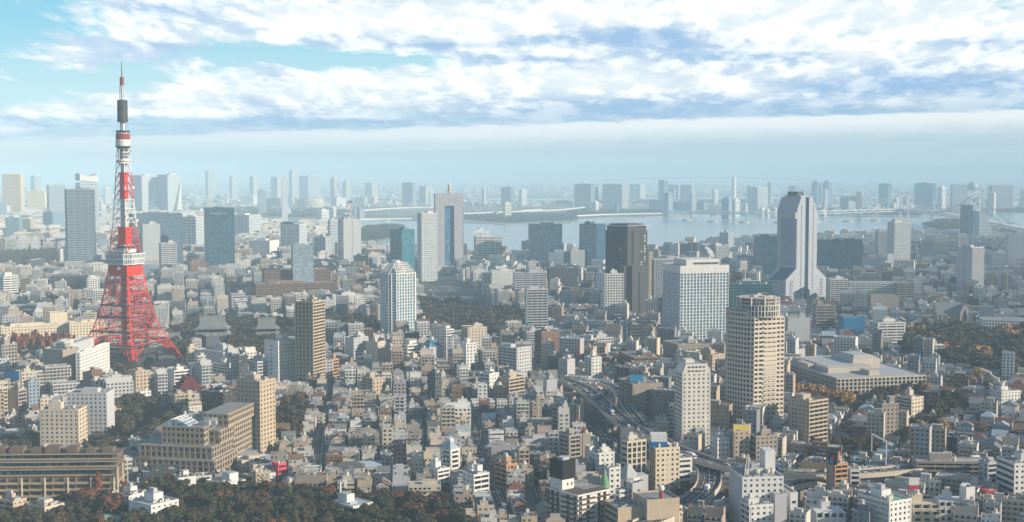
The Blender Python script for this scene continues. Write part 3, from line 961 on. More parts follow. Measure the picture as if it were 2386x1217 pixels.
T('apartment_building', 'long white many-windowed apartment slab below the stepped tower', 'apartment block', 1977, 1982, 2110, 660, 708, 6, WHITE, GLD, 'g', 'g', pent=False)
T('apartment_building', 'white balconied block beside the foot of the stepped tower', 'apartment block', 1928, 1936, 1976, 652, 708, 14, WHITE, GLD, 'n', 'g')
T('office_building', 'brown block with a curved white roof behind the long white slab', OB, 2084, 2090, 2131, 662, 712, 10, WARMG, GLD, 'b', 'b')
T('hall', 'dark roofed grey hall before the long white slab', 'hall', 2022, 2030, 2096, 690, 730, 12, WARMG, GLD, 'o', 'o', roofm=TILE, pent=False)
T('office_building', 'sunlit white blank walled block right of the lattice apartment tower', OB, 2160, 2200, 2222, 626, 655, 65, WHITE, GLB, 'o', 'o')
T('office_building', 'pale block with blue screen on its roof at the right edge', OB, 2306, 2312, 2350, 590, 640, 10, LGREY, GLB, 'b', 'b')
# left middle
T('office_building', 'striped white office block at the left edge', OB, -10, 8, 42, 645, 705, 28, WHITE, GLD, 'b', 'b')
T('office_building', 'grey finned block left of the white gridded mid rise', OB, 83, 88, 127, 622, 660, 10, WARMG, GLD, 'g', 'g')
T('office_building', 'brown brick block with large recessed bays behind the cream long hotel', OB, 106, 112, 200, 686, 730, 8, WARMG, GLBR, 'h', 'h')
T('office_building', 'white block with a grid of windows left of the lattice tower leg', OB, 200, 204, 232, 650, 700, 14, WHITE, GLD, 'g', 'g')
T('office_building', 'dark green glass slab behind the brown recessed-bay block', OB, 122, 128, 205, 645, 700, 8, DARK, GLD, 'c', 'c')
T('hotel', 'long cream hotel with rows of small windows left of the lattice tower', 'hotel', 0, 2, 160, 764, 818, 6, CREAM, GLD, 'p', 'p', wl=16, roofm=ROOFL)
T('hotel', 'cream rear wing of the long hotel beside the lattice tower legs', 'hotel', 158, 162, 250, 754, 812, 8, CREAM, GLD, 'p', 'p', wl=14, roofm=ROOFL)
T('office_building', 'low brown block between the lattice tower and the dark netted office', OB, 590, 596, 786, 664, 712, 6, BROWN, GLBR, 'b', 'b')
T('office_building', 'upper step of the long brown terraced block', OB, 610, 616, 770, 632, 706, 6, BROWN, GLBR, 'b', 'b', pent=False)
T('office_building', 'grey louvred block right of the temple trees', OB, 535, 540, 572, 686, 722, 10, LGREY, GLD, 'b', 'o')
T('office_building', 'white stepped clinic block left of the pyramid-topped blue tower', OB, 772, 776, 846, 690, 735, 8, WHITE, GLD, 'p', 'o')
T('office_building', 'dark glass front block below the white stepped clinic', OB, 786, 790, 842, 712, 742, 8, DARK, GLD, 'c', 'c')
T('office_building', 'grey square-windowed annex right of the tan tower top', OB, 752, 757, 778, 702, 740, 14, LGREY, GLD, 'p', 'p')
# the tan tower and its neighbours
T('apartment_tower', 'tan tower with white balcony stack on its sunlit right side', AP, 686, 729, 757, 706, 910, 60, TAN, GLBR, 'n', 'F', panes=False, n=8)
T('apartment_building', 'white block with a blank left wall and small windows left of the tan tower', 'apartment block', 616, 648, 688, 797, 906, 40, WHITE, GLD, 'p', 'x', panes=True)
T('office_building', 'pale grey block with dark roof tower in front of the temple', OB, 453, 520, 580, 824, 872, 42, LGREY, GLD, 'g', 'o')
T('office_tower', 'dark square tower rising from the pale grey block', OT, 470, 480, 512, 786, 858, 20, DARK, GLD, 'o', 'o', pent=False)
T('apartment_building', 'grey balconied block left of the white blank-walled block', 'apartment block', 580, 600, 635, 846, 906, 40, LGREY, GLD, 'n', 'g')
T('apartment_building', 'white small-windowed block in front of the pale grey block', 'apartment block', 497, 522, 556, 850, 902, 36, WHITE, GLD, 'g', 'n')
T('apartment_tower', 'slim white stepped tower with dark balconies beyond the low houses', AP, 1026, 1040, 1058, 770, 842, 36, WHITE, GLD, 'n', 'g')
T('apartment_building', 'grey brown U shaped block below the wooded park', 'apartment block', 1074, 1090, 1135, 766, 842, 20, BEIGE, GLD, 'p', 'n')
T('apartment_building', 'white block with one dark shaft left of the curved expressway', 'apartment block', 1070, 1086, 1110, 802, 870, 30, WHITE, GLD, 'p', 'x', panes=True)
T('apartment_building', 'dark teal balconied slab above the low houses', 'apartment block', 996, 1014, 1029, 872, 950, 50, DARK, GLD, 'g', 'n')
T('apartment_building', 'white balconied block standing above the street with cars', 'apartment block', 1117, 1140, 1163, 874, 950, 46, WHITE, GLD, 'p', 'n')
T('apartment_building', 'tan balconied block right of the white balconied block', 'apartment block', 1163, 1186, 1222, 884, 950, 46, TAN, GLD, 'n', 'p')
T('apartment_tower', 'broad grey tiled apartment tower left of the expressway start', AP, 1160, 1204, 1239, 814, 900, 48, LGREY, GLD, 'p', 'n')
T('apartment_building', 'brown stepped-balcony block in the middle of the low houses', 'apartment block', 843, 868, 898, 884, 936, 40, TAN, GLBR, 'p', 'n')
T('apartment_building', 'tall beige block below the blue pyramid-topped tower', 'apartment block', 852, 880, 898, 800, 864, 50, BEIGE, GLD, 'p', 'o')
T('apartment_building', 'grey blank-walled block beside the tan tower foot', 'apartment block', 804, 824, 858, 790, 862, 40, LGREY, GLD, 'p', 'o')
T('apartment_building', 'orange brick block right of the tan tower', 'apartment block', 758, 776, 790, 840, 886, 46, ORANGE, GLD, 'n', 'o')
T('apartment_building', 'white gabled block with dark ribbon windows behind the low houses', 'apartment block', 930, 950, 990, 806, 856, 30, WHITE, GLD, 'b', 'b')
T('apartment_building', 'yellowish block with small windows under the white ribbon block', 'apartment block', 942, 962, 986, 838, 866, 30, CREAM, GLD, 'p', 'p')
T('apartment_building', 'grey block with stepped balconies left of the ribbon block', 'apartment block', 880, 912, 940, 818, 878, 42, WARMG, GLD, 'n', 'o')
T('office_building', 'grey block with a glazed blue pyramid roof', OB, 982, 1000, 1032, 812, 858, 30, LGREY, GLD, 'o', 'o', pent=False)
T('apartment_building', 'slim white tower with a grey roof screen in front of the expressway', 'apartment block', 1266, 1274, 1298, 888, 945, 20, WHITE, GLD, 'p', 'p', top=9, topm=LGREY, panes=True)
T('apartment_building', 'brown balconied block left of the tall grey apartment tower foot', 'apartment block', 1246, 1262, 1304, 776, 850, 30, BROWN, GLD, 'p', 'n')
T('office_building', 'pale boxy office with roof grille behind the expressway', OB, 1350, 1376, 1430, 790, 836, 24, LGREY, GLD, 'g', 'o')
T('apartment_building', 'white clustered block right behind the expressway bend', 'apartment block', 1362, 1378, 1402, 836, 892, 30, WHITE, GLD, 'p', 'n')
T('apartment_building', 'grey block behind the expressway left of the white clustered block', 'apartment block', 1301, 1322, 1340, 840, 882, 40, LGREY, GLD, 'o', 'p')
T('office_building', 'dark blue glass block with an arched top left of the large gridded office', OB, 1430, 1436, 1460, 752, 812, 14, NAVY, GLN, 'c', 'c')
T('office_building', 'dark block right of the arched glass block', OB, 1462, 1468, 1496, 758, 812, 14, DARK, GLD, 'b', 'b')
T('office_building', 'grey office with a blue roof sign right of the expressway', OB, 1441, 1474, 1545, 898, 986, 22, WARMG, GLD, 'x', 'n', n=6)
T('office_building', 'low grey office with a dark roof box before the large gridded office', OB, 1545, 1580, 1655, 806, 872, 24, WARMG, GLD, 'p', 'p', top=0)
T('office_building', 'tan brown office left of the round tower', OB, 1602, 1660, 1692, 830, 905, 50, TAN, GLD, 'p', 'p')
T('office_building', 'long horizontal-louvred office below the low grey office', OB, 1440, 1478, 1545, 836, 880, 20, BROWN, GLBR, 'b', 'b')
P = T('apartment_tower', 'white chamfered apartment tower with square window rows', AP, 1573, 1590, 1656, 872, 1052, 18, wall('off_white_tile', (.70, .67, .60)), GL, 'p', 'n', panes=True, rng=random.Random(3), roof=False)
b = MB(); wr, wl, h = P['wr'], P['wl'], P['h']; wm_ = wall('off_white_tile', ())
b.prism([(0, 0), (wr, 0), (wr, wl), (0, wl)], h, h + 7.5, wm_, ROOFG, [(wr * .13, 0), (wr * .87, 0), (wr * .87, wl), (wr * .13, wl)])
for u in (.13, .87): b.box(wr * u - .3, wr * u + .3, -.05, wl + .05, h + 7.5, h + 8.4, wm_)
b.box(wr * .2, wr * .5, wl * .3, wl * .8, h + 7.5, h + 10, wm_); b.build('roof', P['root'])
for z in (2.0, 5.0):
    for i in range(5): link('window', unit_box(GL, 'window'), P['root'], (wr * (.24 + .13 * i), 0, h + z), 0, (1.7, .5, 1.3))
T('office_building', 'plain pale grey windowless block in front of the chamfered tower', OB, 1617, 1621, 1643, 1000, 1052, 14, LGREY, GLD, 'o', 'o', pent=False, n=0)
T('office_building', 'beige office with an ochre roof board at the foot of the round tower', OB, 1699, 1710, 1746, 1008, 1084, 22, TAN, GLD, 'p', 'n', panes=True)
T('apartment_building', 'white and tan pair block left of the ochre roof board', 'apartment block', 1655, 1672, 1700, 1024, 1082, 28, WHITE, GLD, 'p', 'p')
T('apartment_building', 'white sided brown block right of the ochre roof board', 'apartment block', 1748, 1762, 1812, 1020, 1086, 30, WARMG, GLD, 'p', 'b')
T('apartment_building', 'tan apartment slab with brown roofs right of the round tower', 'apartment block', 1835, 1886, 1930, 938, 1045, 50, TAN, GLD, 'n', 'p', roofm=ROOFBR)
T('apartment_tower', 'brown slab with a dark lift tower among the small houses at right', AP, 2036, 2056, 2094, 944, 1034, 30, WARMG, GLD, 'p', 'n', panes=True)
T('apartment_building', 'cream stepped apartment block behind the dark lift tower slab', 'apartment block', 2088, 2124, 2152, 930, 986, 52, BEIGE, GLD, 'p', 'n')
T('apartment_building', 'white stepped block by the wooded road at the right edge', 'apartment block', 2306, 2334, 2378, 915, 955, 40, WHITE, GLD, 'p', 'p', panes=True)
T('office_building', 'white school block with rows of windows right of the round tower', OB, 1829, 1860, 1920, 816, 846, 26, WHITE, GLD, 'o', 'g')
T('office_building', 'bright blue sheeted block among the houses', OB, 1958, 1966, 2016, 742, 786, 12, wall('blue_sheeting', (.02, .20, .42)), GLB, 'o', 'o', pent=False)
T('office_building', 'grey stepped office left of the blue sheeted block', OB, 1894, 1902, 1946, 714, 776, 14, WARMG, GLD, 'b', 'b')
T('office_building', 'white tiered block with terraces right of the blue sheeted block', OB, 2026, 2046, 2110, 754, 800, 24, WHITE, GLD, 'b', 'n')
T('office_building', 'grey windowless white sided block beside the round tower', OB, 1828, 1836, 1888, 742, 796, 14, LGREY, GLD, 'o', 'o')
T('university_block', 'long white gridded block at the right edge above the wood', OB, 2282, 2290, 2420, 746, 780, 8, WHITE, GLD, 'g', 'g', pent=False)
T('apartment_building', 'brown tower carrying a dark picture board by the expressway', 'apartment block', 1926, 1946, 1976, 1085, 1186, 34, ORANGE, GLD, 'n', 'o', side=WARMG)
T('apartment_building', 'open white balconied block joined to the brown picture-board tower', 'apartment block', 1976, 1982, 2004, 1098, 1182, 14, WHITE, GLD, 'n', 'o')
T('apartment_building', 'long dark grey gallery apartment slab behind the white foreground blocks', 'apartment block', 2104, 2136, 2312, 1078, 1150, 14, WARMG, GLD, 'n', 'o', wl=14, roofm=ROOFL)
T('office_building', 'white office with a stepped top at the bottom right', OB, 2322, 2364, 2440, 1084, 1200, 30, WHITE, GLD, 'p', 'b', panes=True)
T('apartment_building', 'pale grey spiral-stair block left of the stepped-top white office', 'apartment block', 2280, 2302, 2328, 1082, 1165, 40, LGREY, GLD, 'n', 'p')
T('office_building', 'blank bright white tower with a small black letter', OB, 2236, 2252, 2272, 1140, 1232, 34, WHITE, GLD, 'o', 'o', pent=False, n=0)
T('apartment_building', 'red and pink balconied block at the bottom right', 'apartment block', 2284, 2298, 2322, 1148, 1205, 34, REDW, GLD, 'g', 'n', side=WHITE)
T('office_building', 'white clinic with dark square windows and roof tanks at bottom', OB, 1700, 1730, 1826, 1116, 1236, 16, WHITE, GLD, 'p', 'o', panes=True, n=9, side=LGREY)
T('office_building', 'plain grey block in front of the white clinic', OB, 1798, 1806, 1834, 1156, 1240, 20, LGREY, GLD, 'o', 'o', pent=False, n=1)
T('office_building', 'slim white stair tower right of the plain grey block', OB, 1838, 1842, 1859, 1152, 1226, 20, WHITE, GLD, 'x', 'o', pent=False, n=0)
T('apartment_building', 'low white terraced block in front of the white clinic', 'apartment block', 1724, 1746, 1802, 1182, 1250, 24, WHITE, GLD, 'p', 'n', n=6)
T('apartment_building', 'white block with a green roof at the bottom right', 'apartment block', 2000, 2072, 2124, 1174, 1262, 46, WHITE, GLD, 'p', 'n', roofm=ROOFGR, panes=True)
T('apartment_building', 'pale blue white pyramid-roofed round block among the houses', 'apartment block', 1026, 1050, 1072, 1052, 1118, 45, WHITE, BLACK, 'n', 'n', pent=False, n=0)
T('apartment_building', 'white terraced block left of the street with cars', 'apartment block', 990, 1020, 1048, 1098, 1148, 40, WHITE, GLD, 'n', 'p')
T('apartment_building', 'white stair-fronted block by the foot of the street with cars', 'apartment block', 1078, 1104, 1140, 1110, 1170, 36, WHITE, GLD, 'n', 'p')
T('apartment_building', 'orange brick frame block right of the street with cars', 'apartment block', 1152, 1180, 1206, 1086, 1140, 36, ORANGE, GLD, 'g', 'n')
T('shop_building', 'pink red three storey corner shop by the left street', 'shop', 634, 648, 668, 1085, 1122, 34, PINK, GLD, 'b', 'b', panes=False, roofm=ROOFD)
T('apartment_building', 'grey brown tiled tower with a pale strip left of the main road', 'apartment block', 1302, 1326, 1356, 1018, 1108, 36, WARMG, GLD, 'n', 'n')
T('apartment_building', 'tall plain brown block behind the grey brown tiled tower', 'apartment block', 1286, 1312, 1341, 954, 1032, 44, WARMG, GLD, 'o', 'n', roofm=ROOFL)
T('apartment_building', 'plain tan block with a rusty roof box by the main road', 'apartment block', 1350, 1358, 1376, 1014, 1090, 24, WARMG, GLD, 'o', 'o', pent=False)
T('apartment_building', 'white modern block with balconies left of the main road', 'apartment block', 1373, 1388, 1432, 1060, 1130, 26, WHITE, GLD, 'p', 'n', panes=True)
T('apartment_building', 'slim blank white tower beside the white modern block', 'apartment block', 1363, 1374, 1386, 1044, 1104, 36, WHITE, GLD, 'o', 'o', pent=False, n=0)
T('apartment_building', 'white front and brick sided block carrying a blue and white roof sign', 'apartment block', 1513, 1528, 1584, 1048, 1152, 22, CREAM, GLD, 'p', 'g', side=ORANGE, panes=True)
T('apartment_building', 'white banded block wrapped by the expressway loop', 'apartment block', 1537, 1555, 1613, 1074, 1150, 26, WHITE, GLD, 'b', 'n')
T('office_building', 'cream long shop block beside the expressway entrance', 'shop', 1446, 1462, 1506, 1032, 1112, 34, BEIGE, GLD, 'F', 'b')
T('office_building', 'dark sign-topped block in front of the expressway', OB, 1440, 1446, 1478, 1000, 1060, 22, DARK, GLD, 'o', 'b')
T('apartment_building', 'white blank-sided slender block beside the green spire', 'apartment block', 1412, 1420, 1446, 1094, 1182, 24, WHITE, GLD, 'p', 'p')
T('apartment_building', 'white octagonal banded block in front of the green spire', 'apartment block', 1434, 1444, 1466, 1146, 1210, 30, WHITE, GLD, 'b', 'b')
T('office_building', 'grey windowless block right of the octagonal banded block', OB, 1464, 1474, 1498, 1130, 1210, 30, LGREY, GLD, 'o', 'p')
T('office_building', 'low tan block with white roof panels at the bottom edge', OB, 1408, 1440, 1502, 1188, 1262, 24, TAN, GLD, 'o', 'b', pent=False, n=7)
T('office_building', 'narrow tan tower with a round white roof ball at the bottom edge', OB, 1502, 1508, 1520, 1170, 1262, 24, TAN, GLD, 'o', 'o', pent=False, n=0)
T('office_building', 'cream low row block running under the expressway loop', OB, 1506, 1528, 1590, 1188, 1256, 26, CREAM, GLD, 'g', 'g')
# bottom left
T('hotel', 'white hotel with square windows behind the cream balconied hotel', 'hotel', 155, 248, 266, 918, 1034, 72, LGREY, GLD, 'o', 'p', panes=True, side=LGREY)
T('hotel', 'cream balconied hotel in front of the square-windowed hotel', 'hotel', 92, 182, 203, 958, 1056, 70, BEIGE, GLD, 'n', 'p', panes=True)
T('hospital', 'white hospital wing with rows of windows at the lattice tower foot', 'hospital', 176, 186, 255, 824, 918, 68, WHITE, GLD, 'p', 'p', panes=True, roofm=ROOFL)
T('hospital', 'large pale blank upper block of the hospital behind the windowed wing', 'hospital', 104, 136, 219, 814, 905, 66, LGREY, GLD, 'o', 'o', roofm=ROOFL)
T('hospital', 'grey brown slab tower with a dark glass shaft left of the white hospital', 'hospital', 100, 146, 184, 818, 915, 46, WARMG, GLD, 'o', 'o', roofm=ROOFL)
T('office_building', 'beige block with small window rows below the near lattice leg', OB, 299, 316, 350, 868, 930, 26, TAN, GLD, 'p', 'o', panes=True)
T('apartment_building', 'dark red brick block with stepped gable top', 'apartment block', 404, 416, 470, 906, 958, 18, wall('dark_red_brick', (.13, .028, .028)), GLD, 'b', 'b', pent=False)
T('apartment_building', 'white block with red stripe left above the dark red brick block', 'apartment block', 392, 406, 444, 866, 915, 22, WHITE, GLD, 'n', 'o')
T('apartment_tower', 'tan tower with rows of paired windows above the wooded slope', AP, 551, 605, 641, 892, 1064, 54, TAN, GLBR, 'p', 'p', panes=True, n=5)
T('office_building', 'dark brown rail-roofed block left of the tan paired-window tower', OB, 470, 520, 556, 918, 1000, 50, DBROWN, GLBR, 'b', 'b')
T('apartment_building', 'grey white block with open balconies at the left edge', 'apartment block', 18, 42, 62, 912, 990, 44, WARMG, GLD, 'n', 'o')
T('apartment_building', 'blue grey block right of the open balcony block at left', 'apartment block', 56, 66, 92, 892, 968, 24, BGREY, GLD, 'p', 'o')
T('office_building', 'grey box topped block at the left edge', OB, -12, 4, 40, 806, 880, 26, WARMG, GLD, 'g', 'o')
T('office_building', 'dark block carrying a blue sign at the left edge', OB, 2, 12, 42, 886, 960, 22, WARMG, GLD, 'g', 'o')
T('apartment_building', 'pale stepped block in front of the white hospital', 'apartment block', 192, 214, 246, 872, 930, 34, WARMG, GLD, 'n', 'p')
T('apartment_building', 'white small balconied block right of the white hospital', 'apartment block', 268, 282, 306, 890, 936, 30, WHITE, GLD, 'n', 'o')
T('apartment_building', 'white clean block below the beige lattice-leg block', 'apartment block', 316, 322, 352, 916, 944, 20, WHITE, GLD, 'p', 'o')
T('hotel', 'tall cream middle block rising from the long hotel', 'hotel', 113, 116, 157, 731, 806, 6, CREAM, GLD, 'o', 'o', wl=16, pent=False, n=1)
T('villa', 'low white flat roofed villa in the bottom wood left of the pink shop', 'house', 480, 520, 572, 1132, 1156, 36, WHITE, GLD, 'p', 'p', roofm=ROOFL, n=4)
T('villa', 'white skylit villa near the bottom edge left of the wood', 'house', 255, 300, 345, 1160, 1198, 40, WHITE, GLD, 'p', 'p', roofm=ROOFG, n=5)
T('villa', 'long pale villa with chimneys at the bottom edge', 'house', 300, 352, 416, 1182, 1234, 36, WHITE, GLD, 'p', 'o', roofm=ROOFL, n=5)
T('villa', 'pale low house below the long terraced block', 'house', 60, 104, 150, 1186, 1226, 34, BEIGE, GLD, 'p', 'p', roofm=ROOFBR, n=3)
T('villa', 'small tan house at the lower left corner', 'house', -10, 30, 62, 1172, 1222, 40, TAN, GLD, 'p', 'n', roofm=ROOFG, n=3)
p = ground(245, 1222); t = thing('garden_pavilion', 'green domed round roof at the bottom edge', 'pavilion', tuple(p))
b = MB(); b.cyl(0, 0, 8.5, 0, 3.4, WHITE, 20); b.build('wall', t)
b = MB(); b.cyl(0, 0, 9.6, 3.4, 5.0, wall('mint_green_roof', (.22, .46, .28), .5), 20, 5.5); b.cyl(0, 0, 5.5, 5.0, 5.6, wall('mint_green_roof', ()), 20, 1.0); b.build('roof', t)
FOOT.append((p.x, p.y, 1, 0, -10, 10, -10, 10))
# ------------------------------------------------------------ buildings with a shape of their own
def base_thing(name, label, cat, xl, xm, xr, yt, yb, a, **k):
    P = place(xl, xm, xr, yt, yb, a, **k)
    P['root'] = thing(name, label, cat, (P['x'], P['y'], 0), P['th'])
    return P


def polyfacade(mb, pts, z0, z1, st, mat, D, only=None):
    n = len(pts)
    for i in range(n):
        if only and i not in only: continue
        p, q = pts[i], pts[(i + 1) % n]
        d = (q[0] - p[0], q[1] - p[1]); L = sqrt(d[0] ** 2 + d[1] ** 2)
        mb.T = (d[0] / L, d[1] / L, p[0], p[1], 0)
        facade(mb, st if isinstance(st, str) else st[i], L, z0, z1, lambda u0, u1, d0, d1: (u0, u1, d0, d1), mat, 0, D)
    mb.T = None


def shrink(pts, e):
    cx, cy = sum(p[0] for p in pts) / len(pts), sum(p[1] for p in pts) / len(pts)
    out = []
    for p in pts:
        d = sqrt((p[0] - cx) ** 2 + (p[1] - cy) ** 2); out.append((cx + (p[0] - cx) * (d - e) / d, cy + (p[1] - cy) * (d - e) / d))
    return out


IVT = wall('pale_beige_tile', (.60, .535, .45))


CRG = glass('crown_glass', (.10, .10, .095), (.30, .29, .27), .3)


def round_tower():
    P = base_thing('apartment_tower', 'tall cream tower with a curved balconied left side and round glazed crown', AP, 1699, 1758, 1829, 744, 1028, 36)
    r, wr, wl, h, D = P['root'], P['wr'], P['wl'], P['h'], P['D']
    ht = h * 1.075
    # plan: flat sunlit right face, left side swinging back in a curve
    pts = [(0, 0), (wr, 0), (wr + 3, 5), (wr + 3, wl * .8), (wr * .5, wl + 4), (2, wl + 2)]
    arc = []
    for i in range(8):
        t = i / 7; arc.append((-1 - 5.5 * sin(pi * t * .5) + 5 * t * t * .2, wl * (1 - t) + 2 * (1 - t) - .6 * t))
    full = pts + [(-6 * sin(pi * (1 - (k + 1) / 6) * .62) - 1.2, wl * (1 - (k + 1) / 6)) for k in range(5)]
    pts = full
    b = MB(); polyfacade(b, pts, 0, h, ['R' if i < 4 else 'g' for i in range(len(pts))], IVT, D)
    b.build('wall', r)
    b = MB(); b.prism(shrink(pts, 1.3), 0, h - .1, GLBR, ROOFL); b.build('glazing', r)
    nf = round(h / 3.6)
    ub = MB(); ub.box(wr * .30, wr * .74, -.9, .5, 0, 1.25, IVT); me = ub.mesh('balcony')
    for i in range(nf): link('balcony', me, r, (0, 0, i * h / nf))
    ub = MB(); ub.box(-.35, .45, 0, 6.0, 0, 1.2, IVT); me2 = ub.mesh('balcony')
    # taller left wing
    lw = [pts[k] for k in range(len(pts) - 5, len(pts))]
    wing = [(7, 3), (11, wl - 1)] + lw
    b = MB(); polyfacade(b, wing, h, ht, 'g', IVT, D); b.build('wall', r)
    b = MB(); b.prism(shrink(wing, 1.0), h - .2, ht - .3, GLBR, ROOFL); b.build('roof', r)
    # round crown of two tiers
    rad = 16.6
    q = at_depth(1766, 735, D + 17); dx, dy = q.x - P['x'], q.y - P['y']; c_, s_ = cos(P['th']), sin(P['th'])
    cx, cy = c_ * dx + s_ * dy, -s_ * dx + c_ * dy
    b = MB(); b.prism(shrink(pts, .6), h - .05, h + 1.0, STONE, ROOFL); b.build('roof', r)
    z = h + 1.0
    b = MB(); b.cyl(cx, cy, rad * .96, z, z + 9, CRG, 40, top=ROOFL); b.cyl(cx, cy, rad * .90, z + 9, z + 14.5, CRG, 40, top=ROOFL); b.build('crown_glazing', r)
    b = MB()
    for zz in (z + .1, z + 4.4, z + 8.8): b.cyl(cx, cy, rad * 1.0, zz, zz + .8, STONE, 40)
    for zz in (z + 11.6, z + 14.2): b.cyl(cx, cy, rad * .95, zz, zz + .7, STONE, 40)
    for i in range(40):
        a = 2 * pi * i / 40; q = rad * .99
        b.bar((cx + q * cos(a), cy + q * sin(a), z), (cx + q * cos(a), cy + q * sin(a), z + (15 if i % 4 == 0 else 9)), .5 if i % 4 == 0 else .26, WHITE)
        q = rad * .94; b.bar((cx + q * cos(a + .08), cy + q * sin(a + .08), z + 9), (cx + q * cos(a + .08), cy + q * sin(a + .08), z + 15), .16, METAL)
    b.build('crown_frame', r)
    b = MB()
    for i in range(9):
        x, y = cx + R.uniform(-.5, .5) * rad, cy + R.uniform(-.5, .5) * rad
        b = MB(); b.box(x, x + 4, y, y + 3, z + 14.5, z + 15.4 + R.random(), R.choice((LGREY, STONE, METAL))); b.build('air_conditioner', r)
    b = MB(); b.bar((cx - 4, cy, z + 14.5), (cx + 2, cy + 1, z + 18), .3, METAL); b.bar((cx + 2, cy + 1, z + 18), (cx + 8, cy - 1, z + 17.4), .25, METAL); b.build('roof_crane', r)


def pyramid_tower():
    P = base_thing('office_tower', 'blue white glass tower with sloping lattice roof gables', OT, 883, 916, 970, 640, 796, 36)
    r, wr, wl, h, D = P['root'], P['wr'], P['wl'], P['h'], P['D']
    c = 5.0
    pts = [(c, 0), (wr - 2, 0), (wr + 1, 3), (wr + 1, wl), (c, wl), (0, wl - 3), (-1, c + 3), (1, c)]
    b = MB(); polyfacade(b, pts, 0, h, ['F', 'g', 'F', 'F', 'g', 'g', 'F', 'g'], WHITE, D); b.build('wall', r)
    b = MB(); b.prism(shrink(pts, .8), 0, h - .1, GLB, ROOFG); b.build('glazing', r)
    b = MB()
    for i in range(8):
        p = pts[i]; b.bar((p[0], p[1], 0), (p[0], p[1], h + 1), .55, TWHITE)
    b.build('corner_column', r)
    b = MB(); b.prism(shrink(pts, .1), h - .05, h + .9, WHITE, ROOFG); b.build('roof', r)
    hr = 13.5
    cx, cy = wr / 2, wl / 2
    for side in range(2):                                 # sloping open gables over both broad walls
        b = MB()
        A = [Vector((c, 0, h + .9)), Vector((wr - 2, 0, h + .9))] if side == 0 else [Vector((-1, wl - 3, h + .9)), Vector((0, c + 3, h + .9))]
        T_ = [Vector((c + 5, cy * .75, h + hr)), Vector((wr - 7, cy * .75, h + hr))] if side == 0 else [Vector((cx * .7, wl - 8, h + hr)), Vector((cx * .7, c + 8, h + hr))]
        for j in range(8):
            t = j / 7; b.bar(A[0].lerp(A[1], t), T_[0].lerp(T_[1], t), .5 if j in (0, 7) else .28, TWHITE)
        for j in range(6):
            t = j / 5; b.bar(A[0].lerp(T_[0], t), A[1].lerp(T_[1], t), .34, TWHITE)
        b.build('roof_gable', r)
    b = MB(); b.cyl(cx, cy, min(wr, wl) * .36, h + .9, h + 5, LGREY, 18, top=ROOFG); b.cyl(cx, cy, 3.2, h + 5, h + 13, LGREY, 12); b.box(cx - 3, cx + 3, cy - 2.4, cy + 2.4, h + 13, h + 15.5, WHITE); b.build('rooftop_room', r)
    b = MB(); b.bar((cx - 9, cy, h + 16.2), (cx + 4, cy, h + 16.2), .45, METAL); b.build('roof_crane', r)


wall('pale_sky_pane', (.62, .64, .62))


def dark_flared_tower():
    P = base_thing('office_tower', 'tall dark grey brown tower with a wide flat flared roof', OT, 1411, 1462, 1509, 526, 742, 46)
    r, wr, wl, h, D = P['root'], P['wr'], P['wl'], P['h'], P['D']
    b = MB()
    fl = lambda u0, u1, d0, d1: (d0, d1, u0, u1)
    fr = lambda u0, u1, d0, d1: (u0, u1, d0, d1)
    facade(b, 'f', wl * .62, 0, h - 8, lambda u0, u1, d0, d1: (d0, d1, u0 + wl * .38, u1 + wl * .38), DBROWN, 0, D)
    b.box(0, 6, .5, wl * .38, 0, h - 6, DBROWN); b.box(.5, wr * .62, 0, 6, 0, h, DBROWN)
    facade(b, 'p', wr * .36, 0, h - 8, lambda u0, u1, d0, d1: (u0 + wr * .63, u1 + wr * .63, d0, d1), DBROWN, 0, D)
    b.box(wr * .1, wr * .9, -6, -.02, 0, h * .57, DBROWN); b.box(-5, -.02, 2, wl * .30, 0, h * .57, DBROWN)
    b.box(wr * .22, wr * .30, -.3, 0.3, h * .58, h * .94, BLACK)
    b.box(wr * .42, wr * .48, -6.3, -5.8, 4, h * .5, BLACK)
    b.build('wall', r)
    b = MB(); b.box(1, wr, 1, wl, 0, h - 7.9, GLD); b.build('glazing', r)
    for i in range(30):                                   # a few panes with the sky's reflection put into a pale colour
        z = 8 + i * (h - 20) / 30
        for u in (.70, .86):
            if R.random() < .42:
                link('window', unit_box(wall('pale_sky_pane', (.62, .64, .62)), 'window'), r, (wr * u, -.25, z), 0, (2.2, .3, 2.0))
        if R.random() < .3: link('window', unit_box(wall('pale_sky_pane', ()), 'window'), r, (-.2, wl * R.choice((.2, .3, .5, .62)), z), 0, (.3, 2.2, 2.0))
    b = MB(); b.box(1.5, wr - 1.5, 1.5, wl - 1.5, h - 8, h - 1, DBROWN); b.box(-3, wr + 4, -3, wl + 4, h - 1, h - .2, METAL); b.box(4, wr - 4, 4, wl - 4, h - .2, h + 2, DARK); b.build('roof', r)
    b = MB(); b.bar((wr * .4, wl * .5, h), (wr * .45, wl * .5, h + 6), .5, METAL); b.bar((wr * .45, wl * .5, h + 5), (wr * .9, wl * .3, h + 10), .5, METAL); b.build('roof_crane', r)


